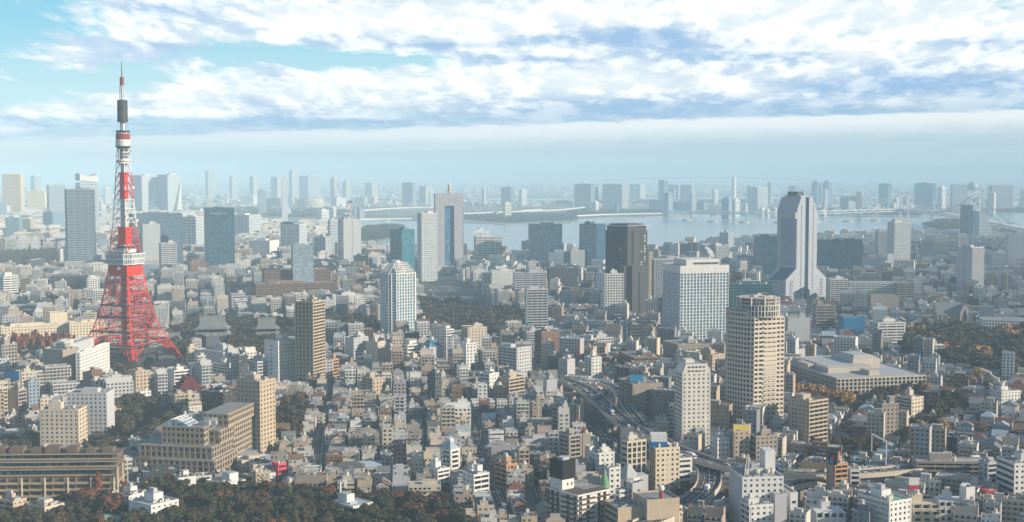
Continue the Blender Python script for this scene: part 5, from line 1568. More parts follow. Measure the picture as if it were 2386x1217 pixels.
def banded_block():
    """the long terraced apartment block in the lower left corner"""
    P = base_thing('apartment_building', 'long brown terraced apartment block with balcony rows at lower left', 'apartment block', -60, 268, 291, 1064, 1186, 76)
    r, wr, wl, h, D = P['root'], P['wr'], P['wl'], P['h'], P['D']
    wm, um = wall('buff_frame_panel', (.40, .31, .22)), wall('umber_wall', (.17, .125, .095))
    z1 = h * .62
    nf = 5; fh = z1 / nf
    for i in range(nf):
        b = MB(); b.box(-1.5, .2, 0, wl, i * fh, i * fh + 1.15, wm); b.box(-1.5, 1.5, 0, wl, i * fh - .2, i * fh, wm)
        for j in range(int(wl / 7)): b.box(-1.4, 1.4, 3 + j * 7, 3.25 + j * 7, i * fh, i * fh + fh - .22, um)
        b.build('balcony', r)
        b = MB(); b.box(1, wr * .9, -1.2, .2, i * fh, i * fh + 1.1, wm); b.build('balcony', r)
    b = MB()
    for j in range(int(wl / 14) + 1): b.box(-2.1, -1.5, j * 14, j * 14 + .9, 0, z1, CREAM)
    for s in (0, wr * .5, wr - .8): b.box(s, s + .8, -1.7, -1.2, 0, z1 + 6, CREAM)
    b.build('column', r)
    b = MB(); b.box(1.5, wr, .2, wl, 0, z1, um); b.build('wall', r)
    for j in range(int(wl / 7)):
        if j < 45:
            for i in range(nf): link('window', unit_box(GLD, 'window'), r, (1.5, 5.6 + j * 7, i * fh + 1.9), 0, (.2, 3.4, 1.7)) if (i * 45 + j) < 100 else None
    for k, (dx, zz, zt) in enumerate(((2.5, z1, h * .76), (6, h * .76, h * .88), (10, h * .88, h))):
        b = MB(); b.box(dx, wr, 0.3 + k * .4, wl - k * 6, zz, zt - .5, um); b.build('terrace_storey', r)
        b = MB(); b.box(dx - 1.6, wr + .3, -.4 + k * .3, wl - k * 6, zt - .5, zt, um); b.box(dx - 1.7, dx - 1.3, -.4, wl - k * 6, zz + .4, zz + 1.3, wm); b.box(dx - 1.75, dx - 1.6, -.4, wl - k * 6, zt - .3, zt + .05, STONE); b.build('roof', r)
        for j in range(18): link('window', unit_box(GLD, 'window'), r, (dx - .02, 6 + j * (wl - 20) / 18, (zz + zt) / 2), 0, (.2, 3.2, (zt - zz) * .5))
    for i in range(7):
        b = MB(); y = wl * (.05 + .13 * i); b.box(12, wr * .8, y, y + 5 + 4 * R.random(), h, h + 2 + 2 * R.random(), um); b.build('rooftop_room', r)


terrace_block(); banded_block()


def pavilion():
    P = base_thing('pavilion', 'white flat roofed pavilion with a small roof storey in the wood', 'pavilion', 768, 822, 868, 1182, 1226, 40)
    r, wr, wl, h = P['root'], P['wr'], P['wl'], P['h']
    b = MB(); b.box(2.5, wr - 2.5, 2.5, wl - 2.5, 0, h - 1, GLD); b.build('wall', r)
    b = MB(); b.box(0, wr, 0, wl, h - 1, h, ROOFB); b.box(-.2, wr + .2, -.2, .4, h - 1.1, h + .4, WHITE); b.box(-.2, .4, .4, wl, h - 1.1, h + .4, WHITE); b.box(wr - .4, wr + .2, .4, wl, h - 1.1, h + .4, WHITE); b.build('roof', r)
    b = MB(); b.box(wr * .12, wr * .5, wl * .35, wl * .75, h, h + 5.5, WHITE); b.box(wr * .14, wr * .48, wl * .37, wl * .73, h + 5.5, h + 5.8, ROOFL); b.build('roof_storey', r)
    b = MB(); b.box(wr * .2, wr * .25, wl * .7, wl * .76, h + 5, h + 12, WHITE); b.build('chimney', r)
    for i in range(6): link('air_conditioner', unit_box(METAL, 'air_conditioner'), r, (wr * (.2 + .06 * i), wl * .28, h + .7), 0, (.9, .9, 1.4))


def helipad_block():
    P = base_thing('apartment_building', 'white apartment block with brown balconies, roof helipad and black roof box', 'apartment block', 1277, 1346, 1420, 1158, 1252, 42)
    r, wr, wl, h, D = P['root'], P['wr'], P['wl'], P['h'], P['D']
    b = MB(); b.box(1.4, wr, 1.4, wl, 0, h, WHITE); b.build('wall', r)
    nf = max(3, round(h / 3.0)); fh = h / nf
    bm = wall('brown_balcony_panel', (.10, .055, .035))
    for i in range(nf):
        z = i * fh
        b = MB()
        b.box(0, wr * .55, 0, .2, z, z + 1.1, bm); b.box(wr * .62, wr, -.6, -.4, z, z + 1.1, bm); b.box(0, wr, 0, 1.4, z - .15, z, WHITE); b.build('balcony', r)
        b = MB(); b.box(0, .2, wl * .08, wl * .55, z, z + 1.1, bm); b.box(-.6, -.4, wl * .62, wl, z, z + 1.1, bm); b.box(0, 1.4, 0, wl, z - .16, z - .01, WHITE); b.build('balcony', r)
        for u in (.14, .38, .72, .9): link('window', unit_box(GLD, 'window'), r, (wr * u, 1.35, z + 1.4), 0, (2.2, .3, 1.9)); link('window', unit_box(GLD, 'window'), r, (1.35, wl * u, z + 1.4), 0, (.3, 2.2, 1.9))
    b = MB(); b.box(-.3, wr + .3, -.5, wl + .3, h, h + .9, WHITE); b.box(.4, wr - .4, .3, wl - .4, h + .9, h + 1.0, wall('brown_deck', (.13, .10, .08))); b.build('roof', r)
    b = MB(); b.box(wr * .45, wr - .6, wl * .3, wl - .6, h + 1.0, h + 1.25, ROOFG)
    cx, cy = wr * .72, wl * .64
    for i in range(28):
        a, a2 = 2 * pi * i / 28, 2 * pi * (i + 1) / 28
        b.poly([(cx + 4.2 * cos(a), cy + 4.2 * sin(a), h + 1.3), (cx + 4.2 * cos(a2), cy + 4.2 * sin(a2), h + 1.3), (cx + 3.6 * cos(a2), cy + 3.6 * sin(a2), h + 1.3), (cx + 3.6 * cos(a), cy + 3.6 * sin(a), h + 1.3)][::-1], MARK)
    for bx in ((-1.4, -1.0, -1.8, 1.8), (1.0, 1.4, -1.8, 1.8), (-1.0, 1.0, -.2, .2)): b.box(cx + bx[0], cx + bx[1], cy + bx[2], cy + bx[3], h + 1.26, h + 1.31, MARK)
    b.build('helipad', r)
    b = MB(); b.box(.8, wr * .40, wl * .55, wl - .8, h + .9, h + 7.2, WHITE); b.build('rooftop_room', r)
    link('window', unit_box(GLD, 'window'), r, (wr * .2, wl * .55, h + 4), 0, (.9, .3, 1.5)); link('window', unit_box(GLD, 'window'), r, (wr * .33, wl * .55, h + 4), 0, (.9, .3, 1.5))
    b = MB(); b.box(.5, wr * .42, wl * .52, wl - .5, h + 7.2, h + 18, BLACK); b.build('roof_box', r)
    b = MB(); b.box(wr * .1, wr * .3, wl * .6, wl * .8, h + 18, h + 19.5, METAL); b.build('air_conditioner', r)


def spire_chapel():
    p = ground(1408, 1212); k = p.y / FPX; h = at_depth(1408, 1088, p.y).z
    t = thing('chapel', 'white round turret with a pointed green roof', 'chapel', (p.x, p.y, 0))
    FOOT.append((p.x, p.y, 1, 0, -7, 7, -7, 7))
    b = MB(); b.cyl(0, 0, 5.2, 0, h * .32, WHITE, 14); b.cyl(0, 0, 6.4, h * .30, h * .36, WHITE, 14); b.cyl(0, 0, 2.7, h * .36, h * .62, TWHITE, 14); b.build('turret', t)
    b = MB(); b.cyl(0, 0, 3.5, h * .62, h * .98, wall('green_copper', (.12, .30, .16), .5), 14, .2); b.build('spire_roof', t)
    b = MB(); b.bar((0, 0, h * .95), (0, 0, h * 1.12), .2, METAL); b.bar((-.9, 0, h * 1.07), (.9, 0, h * 1.07), .15, METAL); b.build('cross', t)
    for i in range(5): link('window', unit_box(GLD, 'window'), t, (3.6 * sin(-.9 + i * .45) * 1.35, -3.6 * cos(-.9 + i * .45) * 1.35, h * .2), -.9 + i * .45, (.9, .4, 2.2))


def cone_building():
    p = ground(1466, 1160); h = at_depth(1466, 1078, p.y).z
    t = thing('clinic_building', 'white building with a folded metal cone roof and roof lattice', 'building', (p.x, p.y, 0), radians(20))
    FOOT.append((p.x, p.y, 1, 0, -9, 9, -9, 9))
    b = MB(); b.cyl(0, 0, 7, 0, h * .62, WHITE, 8); b.box(4, 11, -5, 4, 0, h * .66, LGREY); b.build('wall', t)
    b = MB(); b.cyl(-1, 0, 7.6, h * .62, h, ROOFL, 6, .3); b.build('cone_roof', t)
    for i in range(4): link('window', unit_box(GLD, 'window'), t, (7 * sin(-.8 + i * .5), -7 * cos(-.8 + i * .5), h * .35), -.8 + i * .5, (1.2, .6, h * .4))
    b = MB(); b.bar((3, 0, h * .66), (7, -2, h * 1.03), .25, METAL); b.bar((7, -4, h * .66), (7, -2, h * 1.03), .2, METAL); b.bar((9, 2, h * .66), (7, -2, h * 1.03), .2, METAL); b.build('roof_lattice', t)


def terrace_flats(label, xl, xr, yt, yb, a, n, wm):
    """stepped flats whose balconied front leans back"""
    P = place(xl, xl, xr, yt, yb, a, wl=16)
    t = thing('apartment_building', label, 'apartment block', (P['x'], P['y'], 0), P['th'])
    wr, h = P['wr'], P['h']
    for i in range(n):
        z0, z1 = h * i / n, h * (i + 1) / n
        o = i * 1.5
        b = MB(); b.box(.01 * i, wr - .01 * i, o, 17 + i * .01, z0, z1, wm); b.build('storey', t)
        b = MB(); b.box(.2, wr - .2, o - 1.5, o - 1.3, z0 + .4, z0 + 1.3, wm)
        for j in range(5): b.box(wr * j / 4 - (.3 if j else 0), wr * j / 4 + (.3 if j < 4 else 0), o - 1.4, o + .2, z0, z1 - .1, wm)
        b.build('balcony', t)
        for j in range(4): link('window', unit_box(GLD, 'window'), t, (wr * (j + .5) / 4, o, (z0 + z1) / 2 + .2), 0, (wr / 4 * .55, .3, (z1 - z0) * .5))
    b = MB(); b.box(wr * .3, wr * .6, 10, 15, h, h + 4, wm); b.build('rooftop_room', t)
    b = MB(); b.cyl(wr * .45, 12, 1.6, h + 4, h + 6.6, TANKM, 12); b.build('water_tank', t)


pavilion(); helipad_block(); spire_chapel(); cone_building()
terrace_flats('cream sloping-front terraced flats left of their white neighbour', 2110, 2194, 1178, 1234, 14, 4, CREAM)
terrace_flats('white sloping-front terraced flats below the blank white tower', 2192, 2252, 1172, 1234, 14, 4, WHITE)
terrace_flats('white sloping-front terraced flats by the round red shop', 1904, 1972, 1196, 1250, 14, 3, WHITE)
terrace_flats('white sloping church-like block at the edge of the wood', 2162, 2206, 806, 842, 14, 5, WHITE)


def red_shop():
    p = ground(1900, 1200); h = at_depth(1900, 1166, p.y).z
    t = thing('shop_building', 'curved dark red shop below the expressway ramp', 'shop', (p.x, p.y, 0))
    FOOT.append((p.x, p.y, 1, 0, -7, 7, -1, 12))
    pts = [(-6 + 12 * i / 8, 1.6 * sin(pi * i / 8) * -1) for i in range(9)] + [(6, 9), (-6, 9)]
    b = MB(); b.prism(pts, 0, h, REDW, ROOFD); b.build('wall', t)
    for i in range(3): link('window', unit_box(GLD, 'window'), t, (-3.6 + 3.6 * i, -1.5, h * .35), 0, (2.2, .6, 2))


red_shop()

# ------------------------------------------------------------ boards and signs that stand on roofs
def board(label, xl, xr, yt, yb, D, mats, depth=1.2, sides=1.0, a=0.0, frame=True):
    p = at_depth(xl, yb, D); q = at_depth(xr, yt, D)
    w, hh = q.x - p.x, q.z - p.z
    t = thing('billboard', label, 'billboard', (p.x, D, p.z), a)
    z = 0
    for (f, m) in mats:
        b = MB(); b.box(0, w, 0, depth, z, z + hh * f - .02, m); b.build('panel', t); z += hh * f
    if frame:
        b = MB()
        for i in range(4):
            x = w * (i + .5) / 4
            b.bar((x, depth * .5, -3.5), (x, depth * .5, 0), .2, METAL); b.bar((x, depth + 3, -3.5), (x, depth, hh * .7), .15, METAL)
        b.build('support_frame', t)
    return t, w, hh


gy = lambda y: ground(IW / 2, y).y
board('plain ochre yellow roof board near the round tower', 1709, 1745, 990, 1008, gy(1084) + 4, [(1, wall('ochre_board', (.80, .66, .18)))])
board('plain light blue roof board right of the expressway', 1468, 1499, 874, 890, gy(986) + 8, [(1, wall('sky_blue_board', (.03, .28, .52)))])
board('white over blue roof sign box beside the expressway', 1517, 1555, 1013, 1048, gy(1152) + 4, [(.52, wall('sign_blue', (.0, .15, .42))), (.48, WHITE)], depth=9, frame=False)
board('plain blue sign board at the left edge', 8, 44, 865, 886, gy(960) + 3, [(1, wall('deep_blue_board', (.01, .10, .26)))])
board('grey roof screen board above the slim white tower', 1276, 1299, 862, 888, gy(945) + 6, [(1, GREY)])
board('small rust red roof board by the main road', 1354, 1370, 998, 1008, gy(1090) + 3, [(1, wall('rust_board', (.36, .13, .08)))])
t, w, hh = board('dark picture board with a red and blue patch on the brown tower', 1930, 1950, 1054, 1082, gy(1186) + 2, [(1, wall('dark_picture_board', (.02, .03, .04)))], a=-.5)
b = MB(); b.box(w * .2, w * .55, -.12, -.02, hh * .1, hh * .6, wall('board_blue_patch', (.08, .30, .62))); b.box(w * .35, w * .7, -.2, -.12, hh * .45, hh * .8, wall('board_red_patch', (.5, .05, .07))); b.build('picture', t)
t, w, hh = board('white roof board with a red lower strip among the bottom right blocks', 2118, 2142, 1114, 1140, gy(1225), [(.35, wall('board_red_strip', (.55, .03, .05))), (.65, WHITE)])
b = MB()
for i in range(5): b.bar((w + i * 2.4, 3, 0), (w + i * 2.4, 3, hh), .15, METAL); b.bar((w + i * 2.4, 3, 0), (w + i * 2.4 + 2.4, 3, hh), .12, METAL)
b.build('support_frame', t)


def letter(ch, px, py, D, size, mat, parent_label, a=0.0):
    cu = bpy.data.curves.new('letter', 'FONT'); cu.body = ch; cu.size = size; cu.extrude = .06
    tmp = bpy.data.objects.new('tmp', cu); COL.objects.link(tmp)
    dg = bpy.context.evaluated_depsgraph_get()
    me = bpy.data.meshes.new_from_object(tmp.evaluated_get(dg)); me.materials.clear(); me.materials.append(mat)
    bpy.data.objects.remove(tmp)
    return me
# ------------------------------------------------------------ the ordinary town, lot by lot
G = random.Random(21)
# wooded ground in the picture: (outline, spacing, tree height, mix of kinds, where it is)
WOODS = [
    ([(-60, 1225), (110, 1200), (225, 1180), (310, 1180), (335, 1150), (480, 1160), (560, 1158), (640, 1164), (760, 1164), (860, 1186), (950, 1172), (1040, 1196), (1100, 1260), (-60, 1285)], 9.5, (9, 15), 'dddddbrd', 'in the wood at the bottom'),
    ([(262, 960), (330, 944), (412, 962), (408, 1005), (330, 1026), (262, 1040)], 9, (11, 16), 'ddddb', 'on the slope below the white hospital'),
    ([(186, 1010), (262, 1036), (270, 1062), (206, 1066)], 9, (9, 13), 'ddb', 'beside the two hotels'),
    ([(0, 1040), (92, 1030), (92, 1066), (0, 1078)], 9, (9, 13), 'ddb', 'in the dark garden at the lower left edge'),
    ([(642, 950), (700, 935), (726, 960), (712, 1010), (650, 1050)], 9, (9, 14), 'dddb', 'beside the tan paired-window tower'),
    ([(0, 812), (180, 815), (180, 828), (0, 832)], 11, (15, 20), 'RRR', 'in the row before the long cream hotel'),
    ([(255, 850), (340, 848), (345, 905), (280, 900)], 10, (10, 14), 'dbb', 'around the lattice tower foot'),
    ([(420, 770), (455, 750), (700, 760), (690, 800), (610, 838), (420, 846), (380, 800)], 12, (11, 17), 'dddbb', 'around the temple halls'),
    ([(756, 745), (880, 760), (880, 800), (760, 800)], 12, (12, 18), 'bbbdd', 'left of the blue gabled tower'),
    ([(972, 716), (1060, 712), (1140, 735), (1225, 735), (1230, 765), (1160, 815), (1100, 830), (1040, 800), (972, 800)], 13, (12, 20), 'dddbbbb', 'in the park behind the U shaped block'),
    ([(2110, 790), (2200, 770), (2290, 790), (2420, 765), (2420, 880), (2290, 880), (2200, 860), (2100, 830)], 13, (13, 20), 'ddddbbbbo', 'in the big wood at the right edge'),
    ([(1860, 920), (1950, 945), (2160, 915), (2160, 930), (1950, 968), (1840, 945)], 12, (11, 18), 'ooobb', 'in the row before the university'),
    ([(2090, 1010), (2160, 985), (2210, 1020), (2200, 1060), (2110, 1060)], 10, (10, 14), 'dbbo', 'behind the dark gallery slab'),
    ([(2150, 950), (2230, 930), (2260, 960), (2200, 985), (2150, 985)], 11, (10, 15), 'ddb', 'right of the cream stepped block'),
    ([(1835, 985), (1870, 1000), (1880, 1050), (1840, 1040)], 10, (10, 14), 'dd', 'beside the tan slab with brown roofs'),
    ([(1560, 1140), (1612, 1128), (1618, 1170), (1560, 1180)], 9, (8, 12), 'dbr', 'inside the expressway loop'),
    ([(-20, 596), (120, 590), (180, 612), (130, 645), (-20, 640)], 18, (13, 18), 'dddb', 'in the distant garden at left'),
    ([(230, 700), (330, 705), (330, 740), (240, 750)], 14, (10, 14), 'dbb', 'behind the lattice tower'),
    ([(1280, 1000), (1300, 990), (1312, 1010), (1285, 1020)], 9, (7, 10), 'db', 'among the low houses'),
    ([(2200, 900), (2300, 900), (2300, 915), (2200, 918)], 12, (9, 13), 'dob', 'along the road at right'),
    ([(1880, 1040), (2030, 1040), (2060, 1060), (1900, 1070)], 13, (8, 12), 'dbb', 'among the houses at right'),
]
WPOLY = [w[0] for w in WOODS]
CLEAR = [[(480, 1120), (560, 1100), (640, 1120), (560, 1135)], [(1480, 1112), (1530, 1112), (1530, 1200), (1480, 1200)], [(940, 640), (1060, 640), (1180, 730), (1000, 730)]]
SHOREP = [(-700, 470), (300, 478), (420, 500), (560, 512), (700, 528), (812, 532), (838, 566), (900, 592), (1000, 594), (1090, 588), (1240, 592), (1510, 581),
          (1640, 572), (1900, 560), (2100, 552), (2240, 545), (2340, 541), (2900, 534), (2900, 2000), (-700, 2000)]


def clear_of_foot(x, y, r):
    for (fx, fy, c, s, x0, x1, y0, y1) in FOOT:
        dx, dy = x - fx, y - fy
        u, v = c * dx + s * dy, -s * dx + c * dy
        if x0 - r < u < x1 + r and y0 - r < v < y1 + r: return False
    return True


SLATE = wall('slate_grey_panel', (.22, .24, .27))
LIMIT = [([(1490, 1110), (1700, 1060), (1740, 1240), (1470, 1250)], 1), ([(0, 812), (262, 812), (262, 880), (0, 884)], 1), ([(1640, 1070), (1960, 1080), (2125, 1080), (2110, 1165), (1900, 1170), (1860, 1205), (1650, 1205)], 2), ([(260, 850), (440, 835), (450, 900), (262, 905)], 2),
         ([(430, 800), (700, 800), (700, 850), (560, 860)], 2), ([(40, 1045), (300, 1040), (310, 1110), (40, 1110)], 1), ([(1770, 690), (1950, 690), (1950, 770), (1770, 770)], 2), ([(300, 1080), (645, 1075), (645, 1130), (300, 1128)], 2), ([(1835, 922), (2165, 922), (2165, 1000), (1835, 1000)], 2), ([(1290, 870), (1420, 880), (1560, 1040), (1600, 1100), (1480, 1140), (1400, 1060)], 2), ([(230, 1000), (420, 930), (420, 1040), (300, 1080)], 2), ([(660, 930), (780, 930), (760, 1130), (660, 1130)], 3)]
WALLS = [WHITE, WHITE, wall('off_white_render', (.58, .56, .52)), wall('off_white_render', ()), LGREY, LGREY, LGREY, BEIGE, BEIGE, wall('ivory_tile', (.54, .48, .39)), wall('ivory_tile', ()), STONE, GREY, GREY, TAN, TAN, WARMG, WARMG, DBROWN, SLATE, wall('pinkish_tile', (.42, .33, .28)), BROWN]
SLATE = wall('slate_grey_panel', (.22, .24, .27))
WNAME = {'dark_grey_panel': 'dark grey', 'slate_grey_panel': 'slate grey', 'blue_grey_panel': 'blue grey', 'white_paint': 'white', 'cream_render': 'cream', 'beige_render': 'beige', 'pale_grey_panel': 'pale grey', 'grey_concrete': 'grey', 'tan_tile': 'tan', 'warm_grey_tile': 'grey brown',
         'pale_stone': 'stone coloured', 'brown_brick': 'brown', 'off_white_render': 'off white', 'ivory_tile': 'ivory', 'pinkish_tile': 'pinkish grey', 'orange_brick': 'orange brown', 'dark_brown_panel': 'dark brown'}
ROOFS = [ROOFG, ROOFG, ROOFG, ROOFL, ROOFL, ROOFL, ROOFB, ROOFD, ROOFD, ROOFGR, ROOFBR]


class Sink:
    """collects one building: as a thing with parts, or into one shared mesh"""
    def __init__(s, root=None, shared=None, T=None): s.root, s.shared, s.T = root, shared, T; s.parts = []
    def mb(s, name):
        if s.shared is not None: s.shared.T = s.T; return s.shared
        b = MB(); s.parts.append((name, b)); return b
    def window(s, x, y, z, w, h, ax, mat):
        if s.shared is not None:
            b = s.shared; b.T = s.T
            if ax == 0: b.poly([(x - w / 2, y, z - h / 2), (x + w / 2, y, z - h / 2), (x + w / 2, y, z + h / 2), (x - w / 2, y, z + h / 2)], mat)
            elif ax == 1: b.poly([(x, y - w / 2, z - h / 2), (x, y + w / 2, z - h / 2), (x, y + w / 2, z + h / 2), (x, y - w / 2, z + h / 2)], mat)
            else: b.poly([(x, y + w / 2, z - h / 2), (x, y - w / 2, z - h / 2), (x, y - w / 2, z + h / 2), (x, y + w / 2, z + h / 2)], mat)
        else: link('window', unit_box(mat, 'window'), s.root, (x, y, z), 0, (w, .16, h) if ax == 0 else (.16, w, h))
    def done(s):
        for n, b in s.parts:
            if b.f: b.build(n, s.root)


def lot_building(S, g, w, d, n, kind, wm, rm, detail, lean):
    """w x d footprint centred on x, front at y=0; n storeys; lean: side turned to us (+1 right, -1 left)"""
    fh = g.uniform(2.8, 3.2) if n < 5 else 3.15
    h = n * fh + .3
    b = S.mb('wall')
    x0, x1 = -w / 2, w / 2
    feat = ''
    sx = x1 if lean > 0 else x0
    ax = 1 if lean > 0 else 2
    off = .07 * lean
    if kind == 'gable':
        b.box(x0, x1, 0, d, 0, h, wm, False)
        rb = S.mb('roof'); e = .5; hp = h + min(w, d) * g.uniform(.26, .40)
        if g.random() < .5:
            rb.add([(x0 - e, -e, h), (x1 + e, -e, h), (x1 + e, d + e, h), (x0 - e, d + e, h), (x0 - e, d / 2, hp), (x1 + e, d / 2, hp)], [(0, 1, 5, 4), (2, 3, 4, 5), (3, 2, 1, 0)], rm)
            b.add([(x0, 0, h), (x0, d, h), (x0, d / 2, hp - .1), (x1, 0, h), (x1, d, h), (x1, d / 2, hp - .1)], [(0, 2, 1), (3, 4, 5)], wm)
        elif g.random() < .5:
            rb.add([(x0 - e, -e, h), (x1 + e, -e, h), (x1 + e, d + e, h), (x0 - e, d + e, h), (0, -e, hp), (0, d + e, hp)], [(0, 4, 5, 3), (1, 2, 5, 4), (3, 2, 1, 0)], rm)
            b.add([(x0, 0, h), (x1, 0, h), (0, 0, hp - .1), (x0, d, h), (x1, d, h), (0, d, hp - .1)], [(0, 1, 2), (4, 3, 5)], wm)
        else:
            q = min(w, d) * .38
            rb.add([(x0 - e, -e, h), (x1 + e, -e, h), (x1 + e, d + e, h), (x0 - e, d + e, h), (x0 + q, d / 2, hp), (x1 - q, d / 2, hp)], [(0, 1, 5, 4), (2, 3, 4, 5), (1, 2, 5), (3, 0, 4), (3, 2, 1, 0)], rm)
        feat = 'pitched roof'
    else:
        top = n
        set_back = 0
        if kind == 'step' and n >= 3:
            set_back = g.uniform(.25, .45) * d; top = n - 1
            b.box(x0, x1, 0, d, 0, top * fh, wm, False); b.box(x0 + .02, x1 - .02, set_back, d - .02, top * fh, h, wm, False)
            b.box(x0, x1, 0, .18, top * fh, top * fh + .9, wm); b.box(x0, x0 + .18, .2, set_back - .1, top * fh, top * fh + .9, wm); b.box(x1 - .18, x1, .2, set_back - .1, top * fh, top * fh + .9, wm)
            feat = 'stepped roof terrace'
        else: b.box(x0, x1, 0, d, 0, h, wm, False)
        rb = S.mb('roof'); p = g.uniform(.4, 1.1); y0 = set_back
        rb.box(x0 + .2, x1 - .2, y0 + .2, d - .2, h, h + .08, rm, False)
        rb.box(x0 - .03, x1 + .03, y0 - .03, y0 + .2, h - .1, h + p, wm); rb.box(x0 - .03, x1 + .03, d - .2, d + .03, h - .1, h + p, wm)
        rb.box(x0 - .03, x0 + .2, y0 + .2, d - .2, h - .1, h + p, wm); rb.box(x1 - .2, x1 + .03, y0 + .2, d - .2, h - .1, h + p, wm)
        r = g.random()
        if r < (.5 if n > 2 else .25):
            pw, pd = w * g.uniform(.3, .5), (d - y0) * g.uniform(.3, .5); px_, py_ = g.uniform(x0 + .4, x1 - .4 - pw), g.uniform(y0 + .6, d - .4 - pd); ph = g.uniform(2.2, 3.4)
            q = S.mb('rooftop_room'); q.box(px_, px_ + pw, py_, py_ + pd, h, h + ph, wm, False); q.box(px_ - .15, px_ + pw + .15, py_ - .15, py_ + pd + .15, h + ph, h + ph + .2, g.choice((ROOFL, wm)))
            feat = feat or 'rooftop room'
            if g.random() < .35:
                q = S.mb('water_tank'); q.cyl(px_ + pw / 2, py_ + pd / 2, min(pw, pd) * .32, h + ph + .2, h + ph + 2.4, TANKM, 10); feat = 'round roof tank'
        elif r < .7 and n >= 2:
            q = S.mb('water_tank'); tx, ty = g.uniform(x0 + 1.2, x1 - 1.2), g.uniform(y0 + 1.2, d - 1.2)
            q.box(tx - .9, tx + .9, ty - .9, ty + .9, h + .8, h + 2.6, g.choice((TANKM, WHITE, METAL))); q.box(tx - .6, tx + .6, ty - .6, ty + .6, h, h + .8, METAL)
            feat = feat or 'square roof tank'
        for i in range(g.randint(1, 5) + (2 if n > 4 else 0)):
            q = S.mb('air_conditioner'); tx, ty, s = g.uniform(x0 + .5, x1 - 1.6), g.uniform(y0 + .5, max(y0 + .6, d - 1.5)), g.uniform(.7, 1.3)
            q.box(tx, tx + s * 1.3, ty, ty + s * .8, h + .08, h + .08 + s, g.choice((METAL, LGREY, WHITE, GREY)))
    if kind != 'gable' and detail == 0 and g.random() < .4:
        q = S.mb('antenna'); tx, ty = g.uniform(x0 + .6, x1 - .6), g.uniform(d * .5, d - .6)
        q.bar((tx, ty, h), (tx, ty, h + g.uniform(3.5, 6.5)), .07, METAL); q.bar((tx - .8, ty, h + 3.2), (tx + .8, ty, h + 3.2), .05, METAL)
    # openings
    q_ = g.random()
    if kind != 'gable' and q_ < .22:                      # a band or strip of another colour
        b2 = S.mb('wall_panel'); am = g.choice((WHITE, GREY, TAN, WARMG, BROWN, LGREY, DARK, STONE))
        if g.random() < .5: b2.box(x0 - .05, x1 + .05, -.05, .3, 0, fh * .95, am, False)
        else:
            u = g.uniform(x0 + .5, x1 - 2.4); b2.box(u, u + g.uniform(1.2, 2.2), -.16, .2, .1, h + g.uniform(0, 1.5), am, False)
    if kind != 'gable' and n >= 3 and q_ > .93:
        b2 = S.mb('sign_panel'); sm_ = g.choice((wall('sign_red', (.5, .04, .04)), wall('sign_blue', (.0, .15, .42)), wall('sign_green', (.04, .28, .12)), wall('sign_yellow', (.6, .42, .04)), WHITE))
        b2.box(x1 - .9, x1 - .2, -1.1, -.02, h * .35, h * g.uniform(.7, .95), sm_)
    if kind != 'gable' and g.random() < .3 and w > 7:     # outside stair
        b2 = S.mb('stair'); sx_ = x0 - 1.6 if lean < 0 else x1 + .05
        b2.box(sx_ + .6, sx_ + .8, d * .44, d * .46, 0, n * fh + .5, METAL)
        for i in range(n): b2.box(sx_, sx_ + 1.5, d * .3, d * .6, i * fh + (fh - .25), i * fh + fh + .85, g.choice((METAL, wm, wm)), True)
    gm = g.choice((GL, GL, GLD, GLBR))
    balc = kind in ('flat', 'step') and n >= 3 and g.random() < .6
    if n >= 5 and detail < 2 and kind != 'gable':
        nb = max(2, round(w / 3.4))
        for i in range(n if kind != 'step' else n - 1):
            z = i * fh
            if balc:
                q = S.mb('balcony'); q.box(x0 + .3, x1 - .3, -1.2, -1.05, z + .1, z + 1.15, g.choice((wm, wm, LGREY)) if i == 0 else wm); q.box(x0 + .3, x1 - .3, -1.05, 0, z - .05, z + .12, wm)
                for j in range(nb + 1): q.box(x0 + .3 + (w - .8) * j / nb, x0 + .5 + (w - .8) * j / nb, -1.04, 0, z + .12, z + fh - .1, wm)
            for j in range(nb):
                S.window(x0 + w * (j + .5) / nb, -.07, z + fh * .52, w / nb * .5, 1.5, 0, gm)
        nb = max(1, round(d / 3.6))
        pat = g.random()
        for i in range(n):
            for j in range(nb):
                if pat < .25 and j != nb // 2: continue
                if kind == 'step' and i == n - 1 and j == 0: continue
                S.window(sx + off, d * (j + .5) / nb, i * fh + fh * .55, min(2.0, d / nb * .45), 1.4, ax, gm)
    else:
        nb = max(1, round(w / 3.0)) if detail < 2 else max(1, round(w / 6))
        rib = g.random()
        for i in range(n if not (kind == 'step' and n >= 3) else n - 1):
            z = i * fh
            if balc and i > 0 and detail < 2:
                q = S.mb('balcony'); a = x0 + .3 if g.random() < .7 else x0 + w * .4
                q.box(a, x1 - .3, -1.0, -.86, z + .1, z + 1.1, wm); q.box(a, x1 - .3, -.86, 0, z - .05, z + .12, wm)
            wf, wh = (g.uniform(.25, .55), g.uniform(.9, 1.6)) if rib > .2 else (.98, g.uniform(.9, 1.3))
            for j in range(nb):
                if g.random() < .15: continue
                S.window(x0 + w * (j + .5) / nb, -.07, z + fh * .52, w / nb * wf, wh, 0, gm)
            nd = max(1, round(d / 4.2))
            for j in range(nd):
                if g.random() < .3: continue
                S.window(sx + off, d * (j + .5) / nd, z + fh * .55, min(1.7, d / nd * .4), 1.2, ax, gm)
    S.done()
    return h, feat


